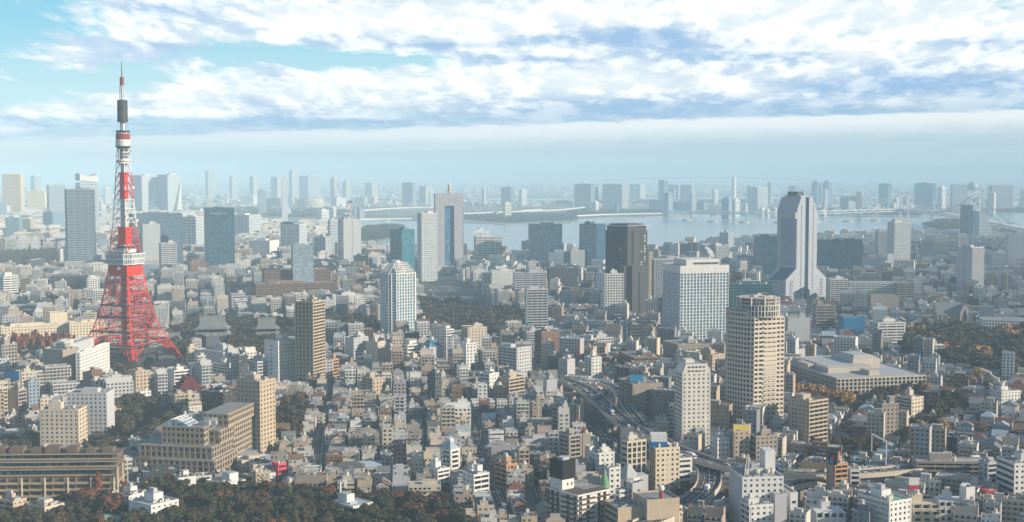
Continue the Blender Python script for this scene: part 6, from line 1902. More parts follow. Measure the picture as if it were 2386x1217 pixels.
def zone(px, py, D):
    """storeys, share of mid-rise, share of pitched roofs"""
    if py > 890 and 640 < px < 1290: return (2, 4), (.16 if py < 960 else .07), .34
    if 1880 < px < 2330 and 930 < py < 1085: return (1, 3), .05, .62
    if px > 1640 and py > 1085: return (3, 6), .45, .08
    if 1290 <= px < 1640 and py > 930: return (3, 5), .35, .08
    if px < 640 and py > 830: return (2, 4), .13, .2
    if px > 1840 and py > 760: return (1, 3), .07, .45
    if px > 1840 and py > 690: return (2, 4), .15, .25
    if py > 780: return (2, 5), .30, .1
    if py > 690: return (3, 6), .28, .06
    if py < 640 and px > 830: return (1, 3), .14, .02
    return (3, 7), .33, .02


LOTS = []


def make_lots(ang, region, dmin, dmax, lw, ld, nx, street):
    c, s = cos(ang), sin(ang)
    step_u, step_v = lw, ld
    R0 = int(dmax / min(lw, ld)) + 2
    v = 500.0; jv = 0
    while v < dmax * 1.15:
        u = -dmax * .55; iu = 0
        while u < dmax * .55:
            x, y = c * u - s * v, s * u + c * v
            if dmin <= y < dmax:
                px, py = proj(x, y, 0)
                if -70 < px < 2456 and py < 1330 and region(px, py):
                    LOTS.append((x, y, px, py, lw, ld, ang))
            iu += 1
            u += lw + (street if iu % nx == 0 else 0)
        jv += 1
        v += ld + (street if jv % 2 == 0 else .8)


left = lambda px, py: px < 640 and py > 790
mid = lambda px, py: 640 <= px < 1290 + (py - 900) * .5
right = lambda px, py: px >= 1290 + (py - 900) * .5
make_lots(radians(28), lambda px, py: px < 640, 730, 1500, 13.5, 13, 5, 4.5)
make_lots(radians(5), lambda px, py: px >= 640 and mid(px, py), 730, 1290, 11.5, 11.5, 6, 3.6)
make_lots(radians(5), lambda px, py: px >= 640 and mid(px, py), 1290, 1600, 15, 15, 5, 5)
make_lots(radians(-24), lambda px, py: right(px, py), 730, 1500, 13.5, 13, 5, 4.5)
make_lots(radians(14), lambda px, py: px < 1290, 1500, 2500, 21, 20, 5, 7)
make_lots(radians(-14), lambda px, py: px >= 1290, 1500, 2500, 21, 20, 5, 7)
make_lots(radians(20), lambda px, py: px < 1100, 2500, 3700, 30, 28, 4, 10)
make_lots(radians(-18), lambda px, py: px >= 1100, 2500, 4300, 30, 28, 4, 10)
make_lots(radians(25), lambda px, py: px < 830, 3700, 7200, 46, 44, 4, 16)

cand = []
skipn = False
for (x, y, px, py, lw, ld, ang) in LOTS:
    if not inpoly((px, py), SHOREP): continue
    if any(inpoly((px, py), p) for p in WPOLY) or any(inpoly((px, py), p) for p in CLEAR): continue
    (n0, n1), pm, pg = zone(px, py, y)
    n = G.randint(n0, n1)
    if G.random() < .04: continue
    big = G.random() < pm
    if big: n = G.randint(max(5, n1), max(5, n1) + (5 if y < 2600 else 6))
    w, d = lw * G.uniform(.62, .98), ld * G.uniform(.62, .95)
    if y > 2400 and G.random() < .4: w *= 1.5
    if skipn: skipn = False; continue
    if y < 1500 and G.random() < .12: w = lw * 1.75; d = ld * .95; skipn = True
    if 640 < px < 1290 and py > 900 and n > 7: n = 7
    if y > 3700: n = G.randint(3, 9)
    if py > 1130: n = min(n, 4 if px < 1290 else 5)
    for lp, ln_ in LIMIT:
        if n > ln_ and inpoly((px, py), lp): n = ln_ if ln_ > 1 else G.choice((1, 1, 2))
    r = max(w, d) * .5
    cx, cy = x - sin(ang) * d * .5, y + cos(ang) * d * .5
    for sh in (0, 2.5, -2.5, 5, -5):
        ax_, ay_ = cx + cos(ang) * sh, cy + sin(ang) * sh
        if clear_of_foot(ax_, ay_, r * .9) and not near_road(ax_, ay_, r * .62): break
        if y > 1300: sh = None; break
    else: sh = None
    if sh is None: continue
    x, y = x + cos(ang) * sh, y + sin(ang) * sh
    kind = 'gable' if (n <= 3 and G.random() < pg) else ('step' if G.random() < .3 else 'flat')
    cand.append((x, y, px, py, w, d, ang + G.uniform(-.07, .07), n, kind))

cand.sort(key=lambda t: t[1])
inframe = lambda t: -10 < t[2] < 2396 and t[3] - t[7] * 3.1 * FPX / t[1] < 1205 and not (t[3] > 1225)
HOUSES = [t for t in cand if t[7] <= 4 and inframe(t)][:285]
BLOCKS = sorted([t for t in cand if t[7] >= 5 and inframe(t)], key=lambda t: -t[7] * t[4] / t[1] ** 2)[:230]
pick = {id(t) for t in HOUSES} | {id(t) for t in BLOCKS}
LAND = [('the pink red corner shop', 651, 1105), ('the white pyramid-roofed round block', 1050, 1100), ('the orange brick frame block', 1180, 1120), ('the helipad block', 1345, 1200), ('the tan paired-window tower', 598, 1040),
        ('the tan balcony tower', 722, 880), ('the left street', 745, 1000), ('the street with cars', 1112, 1020), ('the narrow middle street', 986, 1060), ('the dark teal slab', 1012, 930), ('the white balconied block', 1140, 930),
        ('the round cream tower', 1762, 1000), ('the chamfered white tower', 1615, 1030), ('the yellow roof board', 1727, 1050), ('the blue and white roof sign', 1545, 1090), ('the expressway bend', 1420, 960), ('the green spire', 1408, 1170),
        ('the grey brown tiled tower', 1328, 1080), ('the brown picture-board tower', 1950, 1150), ('the dark gallery slab', 2200, 1120), ('the white clinic', 1765, 1190), ('the green roofed block', 2065, 1220), ('the blank white tower', 2255, 1190),
        ('the red balconied block', 2304, 1190), ('the stepped-top white office', 2360, 1160), ('the dark lift tower slab', 2064, 1010), ('the tan slab with brown roofs', 1886, 1020), ('the university', 1980, 910), ('the white stepped block at right', 2345, 940),
        ('the cream balconied hotel', 150, 1030), ('the square-windowed hotel', 215, 1000), ('the stepped stone school', 430, 1080), ('the white hospital', 220, 870), ('the dark red brick block', 437, 940), ('the near lattice tower leg', 340, 870),
        ('the temple halls', 540, 800), ('the blue gabled tower', 926, 780), ('the U shaped block', 1104, 830), ('the large gridded office', 1620, 790), ('the stepped pale tower', 1860, 700), ('the dark brown flared tower', 1460, 740),
        ('the blue sheeted block', 1988, 770), ('the right edge wood', 2250, 820), ('the brown terraced block', 690, 700), ('the dark slab tower', 510, 640), ('the dark banded tower', 186, 640), ('the mast tower', 815, 640), ('the bay tower', 1046, 630),
        ('the plain blue slab tower', 1270, 640), ('the long white slab', 2045, 700), ('the dotted white tower', 2260, 690), ('the tall grey park tower', 1250, 800), ('the bottom pavilion', 820, 1200), ('the skylit bottom villa', 300, 1178), ('the villa with chimneys', 355, 1205), ('the mint green dome', 245, 1216), ('the villa by the pink shop', 526, 1145), ('the small houses below', 960, 1210), ('the corner of the wood', 640, 1205), ('the long terraced block', 120, 1150)]
GEN = []


def where(px, py):
    nm, lx, ly = min(LAND, key=lambda t: (t[1] - px) ** 2 + 1.6 * (t[2] - py) ** 2)
    dx, dy = px - lx, (py - ly) * 1.25
    if abs(dx) < 26 and abs(dy) < 26: w = 'beside'
    elif abs(dx) > 1.9 * abs(dy): w = 'right of' if dx > 0 else 'left of'
    elif abs(dy) > 1.9 * abs(dx): w = 'in front of' if dy > 0 else 'behind'
    else: w = ('in front and ' if dy > 0 else 'behind and ') + ('right of' if dx > 0 else 'left of')
    return w + ' ' + nm


NUMW = ['', 'one', 'two', 'three', 'four', 'five', 'six', 'seven', 'eight', 'nine', 'ten', 'eleven', 'twelve', 'thirteen', 'fourteen', 'fifteen', 'sixteen']
near_mb, far_mb = MB(), MB()
for t in cand:
    (x, y, px, py, w, d, ang, n, kind) = t
    g = random.Random(int(x * 7 + y * 13))
    wm = g.choice(WALLS) if kind != 'gable' else g.choice(WALLS[:12])
    if y > 1480 and wm is WHITE and g.random() < .4: wm = LGREY
    if 1480 < y and wm in (BEIGE, STONE, MATS['ivory_tile'], MATS['pinkish_tile'], TAN) and g.random() < .8: wm = g.choice((LGREY, GREY, GREY, BGREY, SLATE, SLATE, WARMG, DARK))
    if y > 3700: wm = g.choice((WHITE, CREAM, LGREY, BEIGE, WHITE))
    rm = g.choice(ROOFS) if kind != 'gable' else g.choice((TILE, TILE, ROOFB, ROOFG, ROOFD, ROOFBR, REDROOF))
    lean = 1 if px < 1193 - tan(ang) * FPX * .0 and (x * cos(ang) + y * sin(ang)) < 0 else -1
    detail = 0 if y < 1300 else (1 if y < 2400 else 2)
    if id(t) in pick:
        nm = 'house' if n <= 4 else 'apartment_building'
        root = link(nm, None, None, (x, y, 0), ang)
        S = Sink(root)
        h, feat = lot_building(S, g, w, d, n, kind, wm, rm, detail, lean)
        col = WNAME.get(wm.name, 'pale')
        rn = {'grey_roof': 'grey', 'pale_roof': 'pale', 'dark_roof': 'dark', 'green_roof': 'green', 'blue_grey_metal_roof': 'bluish', 'brown_roof': 'brown', 'grey_roof_tile': 'tiled', 'red_brown_roof': 'red brown'}[rm.name]
        GEN.append([root, col, n, kind, rn, feat, px, py - h * FPX / y * .6, nm])
    else:
        mb = near_mb if n <= 4 else far_mb
        lot_building(Sink(None, mb, (cos(ang), sin(ang), x, y, 0)), g, w, d, n, kind, wm, rm, detail, lean)
setting(near_mb.build('low_houses'), 'stuff'); setting(far_mb.build('town_blocks'), 'stuff')


ORD = ['first', 'second', 'third', 'fourth', 'fifth', 'sixth', 'seventh', 'eighth', 'ninth', 'tenth', 'eleventh', 'twelfth', 'thirteenth', 'fourteenth', 'fifteenth', 'sixteenth', 'seventeenth', 'eighteenth', 'nineteenth', 'twentieth']


def finish_labels(items, group):
    """items: [root, text, px, py, category]; repeats of a text are told apart by their order from the left"""
    by = {}
    for it in items: by.setdefault(it[1], []).append(it)
    for txt, L in by.items():
        L.sort(key=lambda t: t[2])
        for i, it in enumerate(L):
            lb = txt
            if len(L) > 20:                                # rows from near to far, then left to right
                rows = sorted(L, key=lambda t: -t[3]); nr = (len(L) + 15) // 16; per = (len(L) + nr - 1) // nr
                r_ = rows.index(it) // per; row = sorted(rows[r_ * per:(r_ + 1) * per], key=lambda t: t[2])
                lb = txt + ', %s from left, %s row' % (ORD[row.index(it)], ('nearest', 'next', 'third', 'fourth', 'fifth', 'sixth', 'seventh', 'eighth', 'ninth', 'tenth')[r_])
                wds = lb.split()
                if len(wds) > 16: lb = ' '.join(w_ for w_ in wds if w_ not in ('the', 'a'))
                tag(it[0], lb, it[4], group); continue
            if len(L) == 2: lb = txt + (', left one' if i == 0 else ', right one')
            elif len(L) == 3: lb = txt + (', leftmost', ', middle one', ', rightmost')[i]
            elif len(L) > 3: lb = txt + (', leftmost' if i == 0 else ', rightmost' if i == len(L) - 1 else ', %s from left' % ORD[i])
            wds = lb.split()
            if len(wds) > 16: lb = ' '.join(w_ for w_ in wds if w_ not in ('the', 'a'))
            tag(it[0], lb, it[4], group)


its = {'house': [], 'apartment_building': []}
for root, col, n, kind, rn, feat, px, py, nm in GEN:
    if nm == 'house':
        ft = '' if not feat else (' with %s' % feat)
        txt = '%s %s storey house%s %s' % (col, NUMW[n], ' with %s %s' % (rn, 'pitched roof' if kind == 'gable' else 'flat roof'), where(px, py))
    else: txt = '%s %s storey block with %s %s' % (col, NUMW[min(16, n)], feat or 'flat roof', where(px, py))
    if len(txt.split()) > 13: txt = '%s %s storey %s %s' % (col, NUMW[min(16, n)], 'house' if nm == 'house' else 'block', where(px, py))
    its[nm].append([root, txt, px, py, 'house' if nm == 'house' else 'apartment block'])
finish_labels(its['house'], 'low houses of the town')
finish_labels(its['apartment_building'], 'plain mid-rise blocks of the town')

# ------------------------------------------------------------ sheds and blocks far beyond the bay
mb = MB()
F = random.Random(5)
for i in range(2800):
    py = 429 + (F.random() ** .8) * 66
    px = F.uniform(-40, 2430)
    ok = (py < 458) or (px < 1700 and 468 < py < 482) or (px > 1850 and 466 < py < 494) or (px < 820 and py < 500)
    if not ok: continue
    p = ground(px, py)
    k = p.y / FPX
    w, hh, d = k * F.uniform(3, 22), k * F.uniform(1.2, 6.5) * (1.5 if F.random() < .12 else 1), k * F.uniform(3, 10)
    a = F.uniform(-.5, .3)
    mb.T = (cos(a), sin(a), p.x, p.y, 0)
    mb.box(-w / 2, w / 2, 0, d, 0, hh, F.choice((WHITE, WHITE, CREAM, LGREY, BEIGE, BGREY)))
    if F.random() < .4: mb.box(-w / 4, w / 4, d * .2, d * .7, hh, hh * 1.35, F.choice((WHITE, LGREY)))
for i in range(130):
    px, D = F.uniform(-20, 2400), F.uniform(5900, 9000)
    py = proj(0, D)[1]
    if 500 > py > 482 and px < 1700: continue
    p = ground(px, py); a = F.uniform(.2, 1.3); w = F.uniform(22, 46); hh = F.uniform(22, 75) if F.random() < .8 else F.uniform(80, 130)
    mb.T = (cos(a), sin(a), p.x, p.y, 0)
    m_ = F.choice((WHITE, WHITE, CREAM, LGREY, BGREY))
    mb.box(-w / 2, w / 2, 0, w * .7, 0, hh, m_); mb.box(-w / 4, w / 4, w * .2, w * .5, hh, hh + 6, m_)
    for q in range(int(hh / 11)): mb.box(-w / 2 - .5, w / 2 + .5, -.5, w * .7 + .5, q * 11 + 4, q * 11 + 8, GLP)
setting(mb.build('distant_buildings'), 'stuff')
# ------------------------------------------------------------ trees
import numpy as np
LEAF = {'d': leafmat('dark_green_leaves', ((.028, .034, .019), (.066, .072, .034), (.095, .078, .034), (.075, .052, .030))),
        'b': leafmat('brown_leaves', ((.085, .055, .032), (.13, .085, .045), (.10, .075, .05), (.07, .06, .04))),
        'o': leafmat('orange_leaves', ((.28, .15, .05), (.44, .24, .07), (.20, .11, .045), (.34, .21, .09))),
        'r': leafmat('red_brown_leaves', ((.13, .052, .030), (.19, .075, .040), (.09, .05, .03), (.12, .06, .034))),
        'R': leafmat('rust_needles', ((.24, .075, .035), (.32, .11, .05), (.18, .07, .04), (.26, .09, .04)))}
KIND = {'d': 'dark green leafy tree', 'b': 'brown half bare tree', 'o': 'orange yellow autumn tree', 'r': 'red brown autumn tree', 'R': 'rust red cone shaped tree'}
NAME = {'d': 'broadleaf_tree', 'b': 'broadleaf_tree', 'o': 'ginkgo_tree', 'r': 'maple_tree', 'R': 'conifer_tree'}


def crown_quads(seed, n, leaf, cone=False, gap=.25):
    g = np.random.RandomState(seed)
    out = []
    nl = 9 if not cone else 7
    lobes = []
    for i in range(nl):
        if cone:
            z = i / (nl - 1); lobes.append(np.array([g.uniform(-.08, .08), g.uniform(-.08, .08), z * 2.0 - .9, .52 * (1 - z) + .10]))
        else:
            a = g.uniform(0, 6.28); rr = g.uniform(.25, .62); lobes.append(np.array([rr * cos(a), rr * sin(a), g.uniform(-.35, .55), g.uniform(.32, .52)]))
    for i in range(n):
        L = lobes[g.randint(nl)]
        v = g.normal(size=3); v /= np.linalg.norm(v)
        if v[2] < -.5 and not cone: v[2] *= -1
        c = L[:3] + v * L[3] * g.uniform(.72, 1.06)
        nrm = v + g.normal(size=3) * .55; nrm /= np.linalg.norm(nrm)
        t = np.cross(nrm, g.normal(size=3)); t /= np.linalg.norm(t); b = np.cross(nrm, t)
        s = leaf * g.uniform(.6, 1.25)
        out.append([c - t * s - b * s * .7, c + t * s - b * s * .7, c + t * s + b * s * .7, c - t * s + b * s * .7])
    return np.array(out, dtype=np.float32)


def quads_mesh(name, Q, mats, mi=None):
    n = len(Q)
    me = bpy.data.meshes.new(name)
    me.vertices.add(n * 4); me.vertices.foreach_set('co', Q.reshape(-1))
    me.loops.add(n * 4); me.loops.foreach_set('vertex_index', np.arange(n * 4, dtype=np.int32))
    me.polygons.add(n); me.polygons.foreach_set('loop_start', np.arange(0, n * 4, 4, dtype=np.int32))
    for m in mats: me.materials.append(m)
    if mi is not None: me.polygons.foreach_set('material_index', mi)
    me.update(); me.validate()
    return me


CROWN = {}
for k in 'dborR':
    CROWN[k] = [quads_mesh('crown', crown_quads(11 * i + ord(k), 1700 if k != 'b' else 900, .085, k == 'R'), [LEAF[k]]) for i in range(3)]
tb = MB()
tb.bar((0, 0, 0), (.05, .02, .5), .055, BARK, 7); tb.bar((.05, .02, .5), (0, 0, 1.0), .035, BARK, 6)
for i in range(5):
    a = i * 1.26; tb.bar((.03, .01, .42 + .07 * i), (.34 * cos(a), .34 * sin(a), .74 + .06 * i), .022, BARK, 5)
TRUNK = tb.mesh('trunk')
W = random.Random(9)
TREES = []
for poly, sp, (h0, h1), mix, wh in WOODS:
    P0 = [ground(a, b) for a, b in poly]
    xa, xb, ya, yb = min(p.x for p in P0), max(p.x for p in P0), min(p.y for p in P0), max(p.y for p in P0)
    y = ya
    while y < yb:
        x = xa + W.uniform(0, sp)
        while x < xb:
            X_, Y_ = x + W.uniform(-.42, .42) * sp, y + W.uniform(-.42, .42) * sp
            x += sp
            px, py = proj(X_, Y_)
            if not inpoly((px, py), poly) or not (-40 < px < 2430) or py > 1290: continue
            if not clear_of_foot(X_, Y_, 1.5) or near_road(X_, Y_, 2): continue
            TREES.append((X_, Y_, px, py, W.uniform(h0, h1), mix[min(len(mix) - 1, max(0, int(len(mix) * (.5 + .46 * sin(X_ * .05 + 1.4 * sin(Y_ * .045)) * cos(Y_ * .037 + X_ * .01) + W.uniform(-.16, .16)))))], wh))
        y += sp
# street and garden trees standing by themselves
for px, py, h, k, wh in [(1600, 1160, 11, 'r', 'inside the expressway loop'), (1575, 1168, 10, 'b', 'inside the expressway loop'), (1960, 948, 17, 'o', 'in front of the university'), (2112, 905, 17, 'o', 'at the right end of the university'), (2278, 895, 18, 'o', 'before the right edge wood'),
                         (1020, 735, 16, 'o', 'in the park by the wide road'), (1000, 735, 15, 'o', 'in the park by the wide road'), (2185, 758, 20, 'o', 'beside the church'), (2215, 762, 16, 'o', 'beside the church'), (2340, 800, 24, 'o', 'under the long white right edge block'), (2360, 810, 22, 'o', 'under the long white right edge block'),
                         (2270, 848, 24, 'o', 'in the middle of the right edge wood'), (2290, 850, 22, 'o', 'in the middle of the right edge wood'), (875, 760, 18, 'o', 'left of the blue gabled tower'), (862, 768, 16, 'o', 'left of the blue gabled tower'), (1010, 822, 13, 'o', 'in front of the blue gabled tower'), (1066, 832, 13, 'o', 'by the slim white stepped tower'), (1200, 775, 13, 'o', 'left of the tall grey park tower'),
                         (230, 1188, 21, 'R', 'right of the long terraced block'), (196, 1205, 19, 'r', 'in front of the long terraced block'), (262, 1215, 17, 'r', 'in front of the long terraced block'), (170, 1204, 15, 'r', 'in front of the long terraced block'), (520, 1196, 15, 'r', 'between the villas of the bottom wood'), (705, 1205, 14, 'b', 'in the middle of the bottom wood'), (820, 1190, 13, 'b', 'behind the pavilion'), (560, 1200, 14, 'b', 'between the villas of the bottom wood'), (300, 1172, 15, 'r', 'right of the long terraced block'), (340, 1180, 13, 'b', 'right of the long terraced block'), (930, 1192, 13, 'r', 'at the right end of the bottom wood'), (975, 1196, 14, 'r', 'at the right end of the bottom wood'), (1010, 1202, 14, 'r', 'at the right end of the bottom wood'), (950, 1222, 13, 'r', 'at the right end of the bottom wood'), (610, 1216, 13, 'r', 'left of the pavilion'), (690, 1216, 9, 'r', 'left of the pavilion'), (400, 1140, 14, 'r', 'below the stepped stone school')]:
    p = ground(px, py); TREES.append((p.x, p.y, px, py, h, k, wh))
# scattered trees between the houses
for i in range(1500):
    px, py = W.uniform(-20, 2400), 600 + W.random() ** .7 * 610
    if px < 1850 and W.random() < .65: continue
    p = ground(px, py)
    if not inpoly((px, py), SHOREP) or not clear_of_foot(p.x, p.y, 2.5) or near_road(p.x, p.y, 1): continue
    TREES.append((p.x, p.y, px, py, W.uniform(5, 9), W.choice('dddbbdo' if px > 1850 else 'ddddb'), ''))
TREES.sort(key=lambda t: t[1])
n_ind = 0; tit = []; lowQ, lowM = [], []
low = {k: [crown_quads(5 * i + ord(k), 150 if k != 'b' else 110, .21, k == 'R') for i in range(4)] for k in 'dborR'}
midq = {k: [crown_quads(5 * i + ord(k) + 77, 420, .14, k == 'R') for i in range(3)] for k in 'dborR'}
for (x, y, px, py, h, k, wh) in TREES:
    rad = h * (.44 if k != 'R' else .40); zc = h * .60 if k != 'R' else h * .52
    vis = px > -5 and px < 2391 and py - h * FPX / y < 1200
    if n_ind < 298 and vis and (wh or y < 820):
        n_ind += 1
        t = link(NAME[k], None, None, (x, y, 0), W.uniform(0, 6.28))
        link('crown', CROWN[k][W.randrange(3)], t, (0, 0, zc), W.uniform(0, 6), (rad, rad * W.uniform(.85, 1.1), rad * W.uniform(.72, .95) if k != 'R' else h * .5))
        link('trunk', TRUNK, t, (0, 0, 0), 0, (h * .8, h * .8, h * .8))
        sz = 'tall ' if h > 15 else ('small ' if h < 9 else '')
        tit.append([t, sz + KIND[k] + ' ' + (wh if wh and 'bottom' not in wh else where(px, py)), px, py, 'tree'])
    else:
        q = (midq if y < 1500 else low)[k][W.randrange(3)]
        a = W.uniform(0, 6.28); c, s = cos(a), sin(a)
        M = np.array([[c * rad, -s * rad, 0], [s * rad, c * rad, 0], [0, 0, rad * .85 if k != 'R' else h * .5]], dtype=np.float32)
        lowQ.append(q @ M.T + np.array([x, y, zc], dtype=np.float32)); lowM.append(np.full(len(q), 'dborR'.index(k), dtype=np.int32))
# tree belts on the islands across the water
for poly, sp, h in [([(842, 556), (852, 534), (905, 529), (936, 531), (948, 541), (926, 551), (880, 560)], 26, 15), ([(1085, 500), (1330, 504), (1345, 514), (1180, 520), (1085, 512)], 32, 16), ([(1330, 492), (1560, 494), (1560, 500), (1330, 503)], 34, 15),
                    ([(1840, 492), (2140, 494), (2140, 503), (1900, 498)], 34, 16), ([(2156, 528), (2190, 518), (2250, 517), (2308, 523), (2300, 532), (2250, 536), (2180, 535)], 26, 16), ([(2300, 490), (2420, 488), (2420, 494), (2300, 495)], 34, 16), ([(440, 484), (800, 490), (830, 500), (700, 508), (460, 492)], 60, 10), ([(1300, 470), (1760, 468), (1760, 474), (1300, 476)], 60, 14)]:
    P0 = [ground(a, b) for a, b in poly]
    y = min(p.y for p in P0); yb = max(p.y for p in P0)
    while y < yb:
        x = min(p.x for p in P0); xb = max(p.x for p in P0)
        while x < xb:
            X_, Y_ = x + W.uniform(-.4, .4) * sp, y + W.uniform(-.4, .4) * sp; x += sp
            if not inpoly(proj(X_, Y_), poly): continue
            q = low['d' if W.random() < .8 else 'b'][W.randrange(4)]; rad = sp * .62
            lowQ.append((q * np.array([rad, rad, h * .55], dtype=np.float32)) + np.array([X_, Y_, h * .5], dtype=np.float32)); lowM.append(np.full(len(q), 0, dtype=np.int32))
        y += sp
finish_labels(tit, 'trees of the woods and gardens')
o = link('woodland', quads_mesh('woodland', np.concatenate(lowQ), [LEAF[k] for k in 'dborR'], np.concatenate(lowM)))
setting(o, 'stuff')
mb = MB()                                                 # dark earth under the woods
for poly in WPOLY:
    mb.poly([tuple(ground(a, b, .02)) for a, b in poly], wall('woodland_soil', (.045, .042, .03)))
setting(mb.build('woodland_floor'))

# ------------------------------------------------------------ traffic
CARC = [('white', wall('white_car_paint', (.78, .78, .78), .3, .03, .02)), ('silver', wall('silver_car_paint', (.45, .46, .48), .3, .03, .02)), ('black', wall('black_car_paint', (.02, .02, .022), .3, .03, .02)), ('red', wall('red_car_paint', (.45, .03, .03), .3, .03, .02)),
        ('blue', wall('blue_car_paint', (.05, .13, .35), .3, .03, .02)), ('yellow', wall('yellow_car_paint', (.60, .42, .05), .3, .03, .02))]
WHEELM = wall('tyre_rubber', (.02, .02, .02))
wb = MB(); wb.cyl(0, 0, .34, -.12, .12, WHEELM, 10); WH = wb.mesh('wheel')
CARM = {}
for cn, cm in CARC:
    b = MB(); b.prism([(-2.2, -.85), (2.2, -.85), (2.2, .85), (-2.2, .85)], .28, .82, cm); b.prism([(-1.5, -.8), (1.3, -.8), (1.3, .8), (-1.5, .8)], 1.32, 1.42, cm, None, [(-1.1, -.68), (.7, -.68), (.7, .68), (-1.1, .68)])
    c = MB(); c.prism([(-1.9, -.82), (1.35, -.82), (1.35, .82), (-1.9, .82)], .82, 1.34, GLD, None, [(-1.45, -.7), (.75, -.7), (.75, .7), (-1.45, .7)])
    CARM['car', cn] = (b.mesh('body'), c.mesh('cabin_glass'))
    b = MB(); b.prism([(-4.2, -1.15), (2.0, -1.15), (2.0, 1.15), (-4.2, 1.15)], .8, 3.5, cm); c = MB(); c.box(2.2, 4.0, -1.1, 1.1, .5, 2.6, WHITE); c.box(3.6, 4.06, -1.0, 1.0, 1.5, 2.4, GLD); c.box(-4.0, 2.6, -.8, .8, .5, .8, DARK)
    CARM['truck', cn] = (b.mesh('cargo_box'), c.mesh('cab'))
V = random.Random(3); cit = []


def put_car(p, ang, z, wh, grp):
    kind = 'truck' if V.random() < .16 else 'car'
    cn = V.choice(['white'] * 6 + ['silver'] * 4 + ['black'] * 4 + ['red', 'blue', 'yellow']) if kind == 'car' else V.choice(['white', 'white', 'silver', 'blue'])
    t = link(kind, None, None, (p.x, p.y, z), ang)
    a, b = CARM[kind, cn]
    link('body' if kind == 'car' else 'cargo_box', a, t); link('cabin_glass' if kind == 'car' else 'cab', b, t)
    for x in ((-1.35, 1.35) if kind == 'car' else (-3, 3)):
        for y in (-.8, .8):
            w = link('wheel', WH, t, (x, y, .34 if kind == 'car' else .42)); w.rotation_euler = (pi / 2, 0, 0)
            if kind == 'truck': w.scale = (1.25, 1.25, 1.6)
    px, py = proj(p.x, p.y, z)
    cit.append([t, '%s %s on %s' % (cn, kind, wh), px, py, kind])


def traffic(path, w, n, zoff, wh, lanes, z=None):
    L = [0]
    for i in range(1, len(path)): L.append(L[-1] + (path[i] - path[i - 1]).length)
    for k in range(n):
        s = V.uniform(.02, .98) * L[-1]
        i = max(j for j in range(len(L)) if L[j] <= s); i = min(i, len(path) - 2)
        d = path[i + 1] - path[i]; f = (s - L[i]) / d.length
        p = path[i] + d * f; d.normalize(); nrm = Vector((-d.y, d.x, 0))
        ln = V.randrange(lanes); off = -w / 2 + w * (ln + .5) / lanes
        q = p + nrm * off
        px, py = proj(q.x, q.y, q.z)
        if not (0 < px < 2386 and py < 1217): continue
        put_car(q, atan2(d.y, d.x) + (pi if off > 0 else 0), q.z + zoff, wh, '')


traffic(xA, 11.5, 52, .02, 'the sweeping expressway', 4)
traffic(xB, 11.5, 22, .02, 'the expressway behind the picture board', 4)
traffic(xC, 7.5, 8, .02, 'the low curved ramp', 2)
traffic(rE, 24, 46, .05, 'the main road beside the expressway', 8)
traffic(rC, 9, 16, .05, 'the street with cars', 3)
traffic(rA, 6, 6, .05, 'the left street', 2)
traffic(rF, 44, 70, .05, 'the distant wide road', 10)
traffic(rG, 24, 20, .05, 'the road under the right expressway', 6)
traffic(rH, 6, 5, .05, 'the slope road at left', 2)
traffic(rK, 8, 8, .05, 'the road by the right edge wood', 2)
finish_labels(cit, 'vehicles on the roads')

# street lamps and a road gantry
for i, (px, py) in enumerate([(1392, 962), (1440, 1028), (1412, 1000), (1470, 1085), (1120, 1030), (1140, 1085), (760, 985), (742, 1090)]):
    p = ground(px, py); t = thing('street_lamp', 'thin grey street lamp ' + ['by the expressway bend', 'by the dark sign-topped block', 'midway down the main road', 'at the near end of the main road', 'at the far end of the street with cars', 'halfway down the street with cars', 'at the far end of the left street', 'at the near end of the left street'][i], 'street lamp', tuple(p))
    b = MB(); b.bar((0, 0, 0), (0, 0, 9), .12, METAL, 6); b.bar((0, 0, 9), (1.6, 0, 9.4), .09, METAL, 6); b.build('post', t)
    b = MB(); b.box(1.3, 2.3, -.18, .18, 9.3, 9.5, LGREY); b.build('lamp_head', t)
p, q = ground(2030, 1098), ground(2064, 1118)
t = thing('road_gantry', 'white sign gantry spanning the right expressway', 'gantry', (p.x, p.y, 0)); d = q - p
b = MB(); b.bar((0, 0, 14), (0, 0, 26), .5, WHITE); b.bar((d.x, d.y, 0), (d.x, d.y, 26), .5, WHITE); b.build('post', t)
b = MB(); b.bar((0, 0, 26), (d.x, d.y, 26), .7, WHITE); b.build('beam', t)

# the small black letter on the blank white tower
P = TOW['blank bright white tower with a small black letter']
o = link('letter', letter('P', 0, 0, 0, 4.2, BLACK, ''), P['root'], (P['wr'] * .42, -.12, P['h'] - 7.5)); o.rotation_euler = (pi / 2, 0, 0)
# red and white mast on the grey tower
P = TOW['grey tower with one column of dark windows and a red mast']
b = MB(); x, y, h = P['wr'] * .55, P['wl'] * .4, P['h']
for i in range(6): b.bar((x, y, h + 8 + i * 5), (x, y, h + 13 + i * 5), 1.1, RED if i % 2 else WHITE)
for s in ((-7, -7), (7, -7), (7, 7), (-7, 7)): b.bar((x + s[0], y + s[1], h), (x, y, h + 14), .6, WHITE)
b.bar((x - 6, y, h + 36), (x + 3, y, h + 38), 1.6, TBLACK); b.build('mast', P['root'])
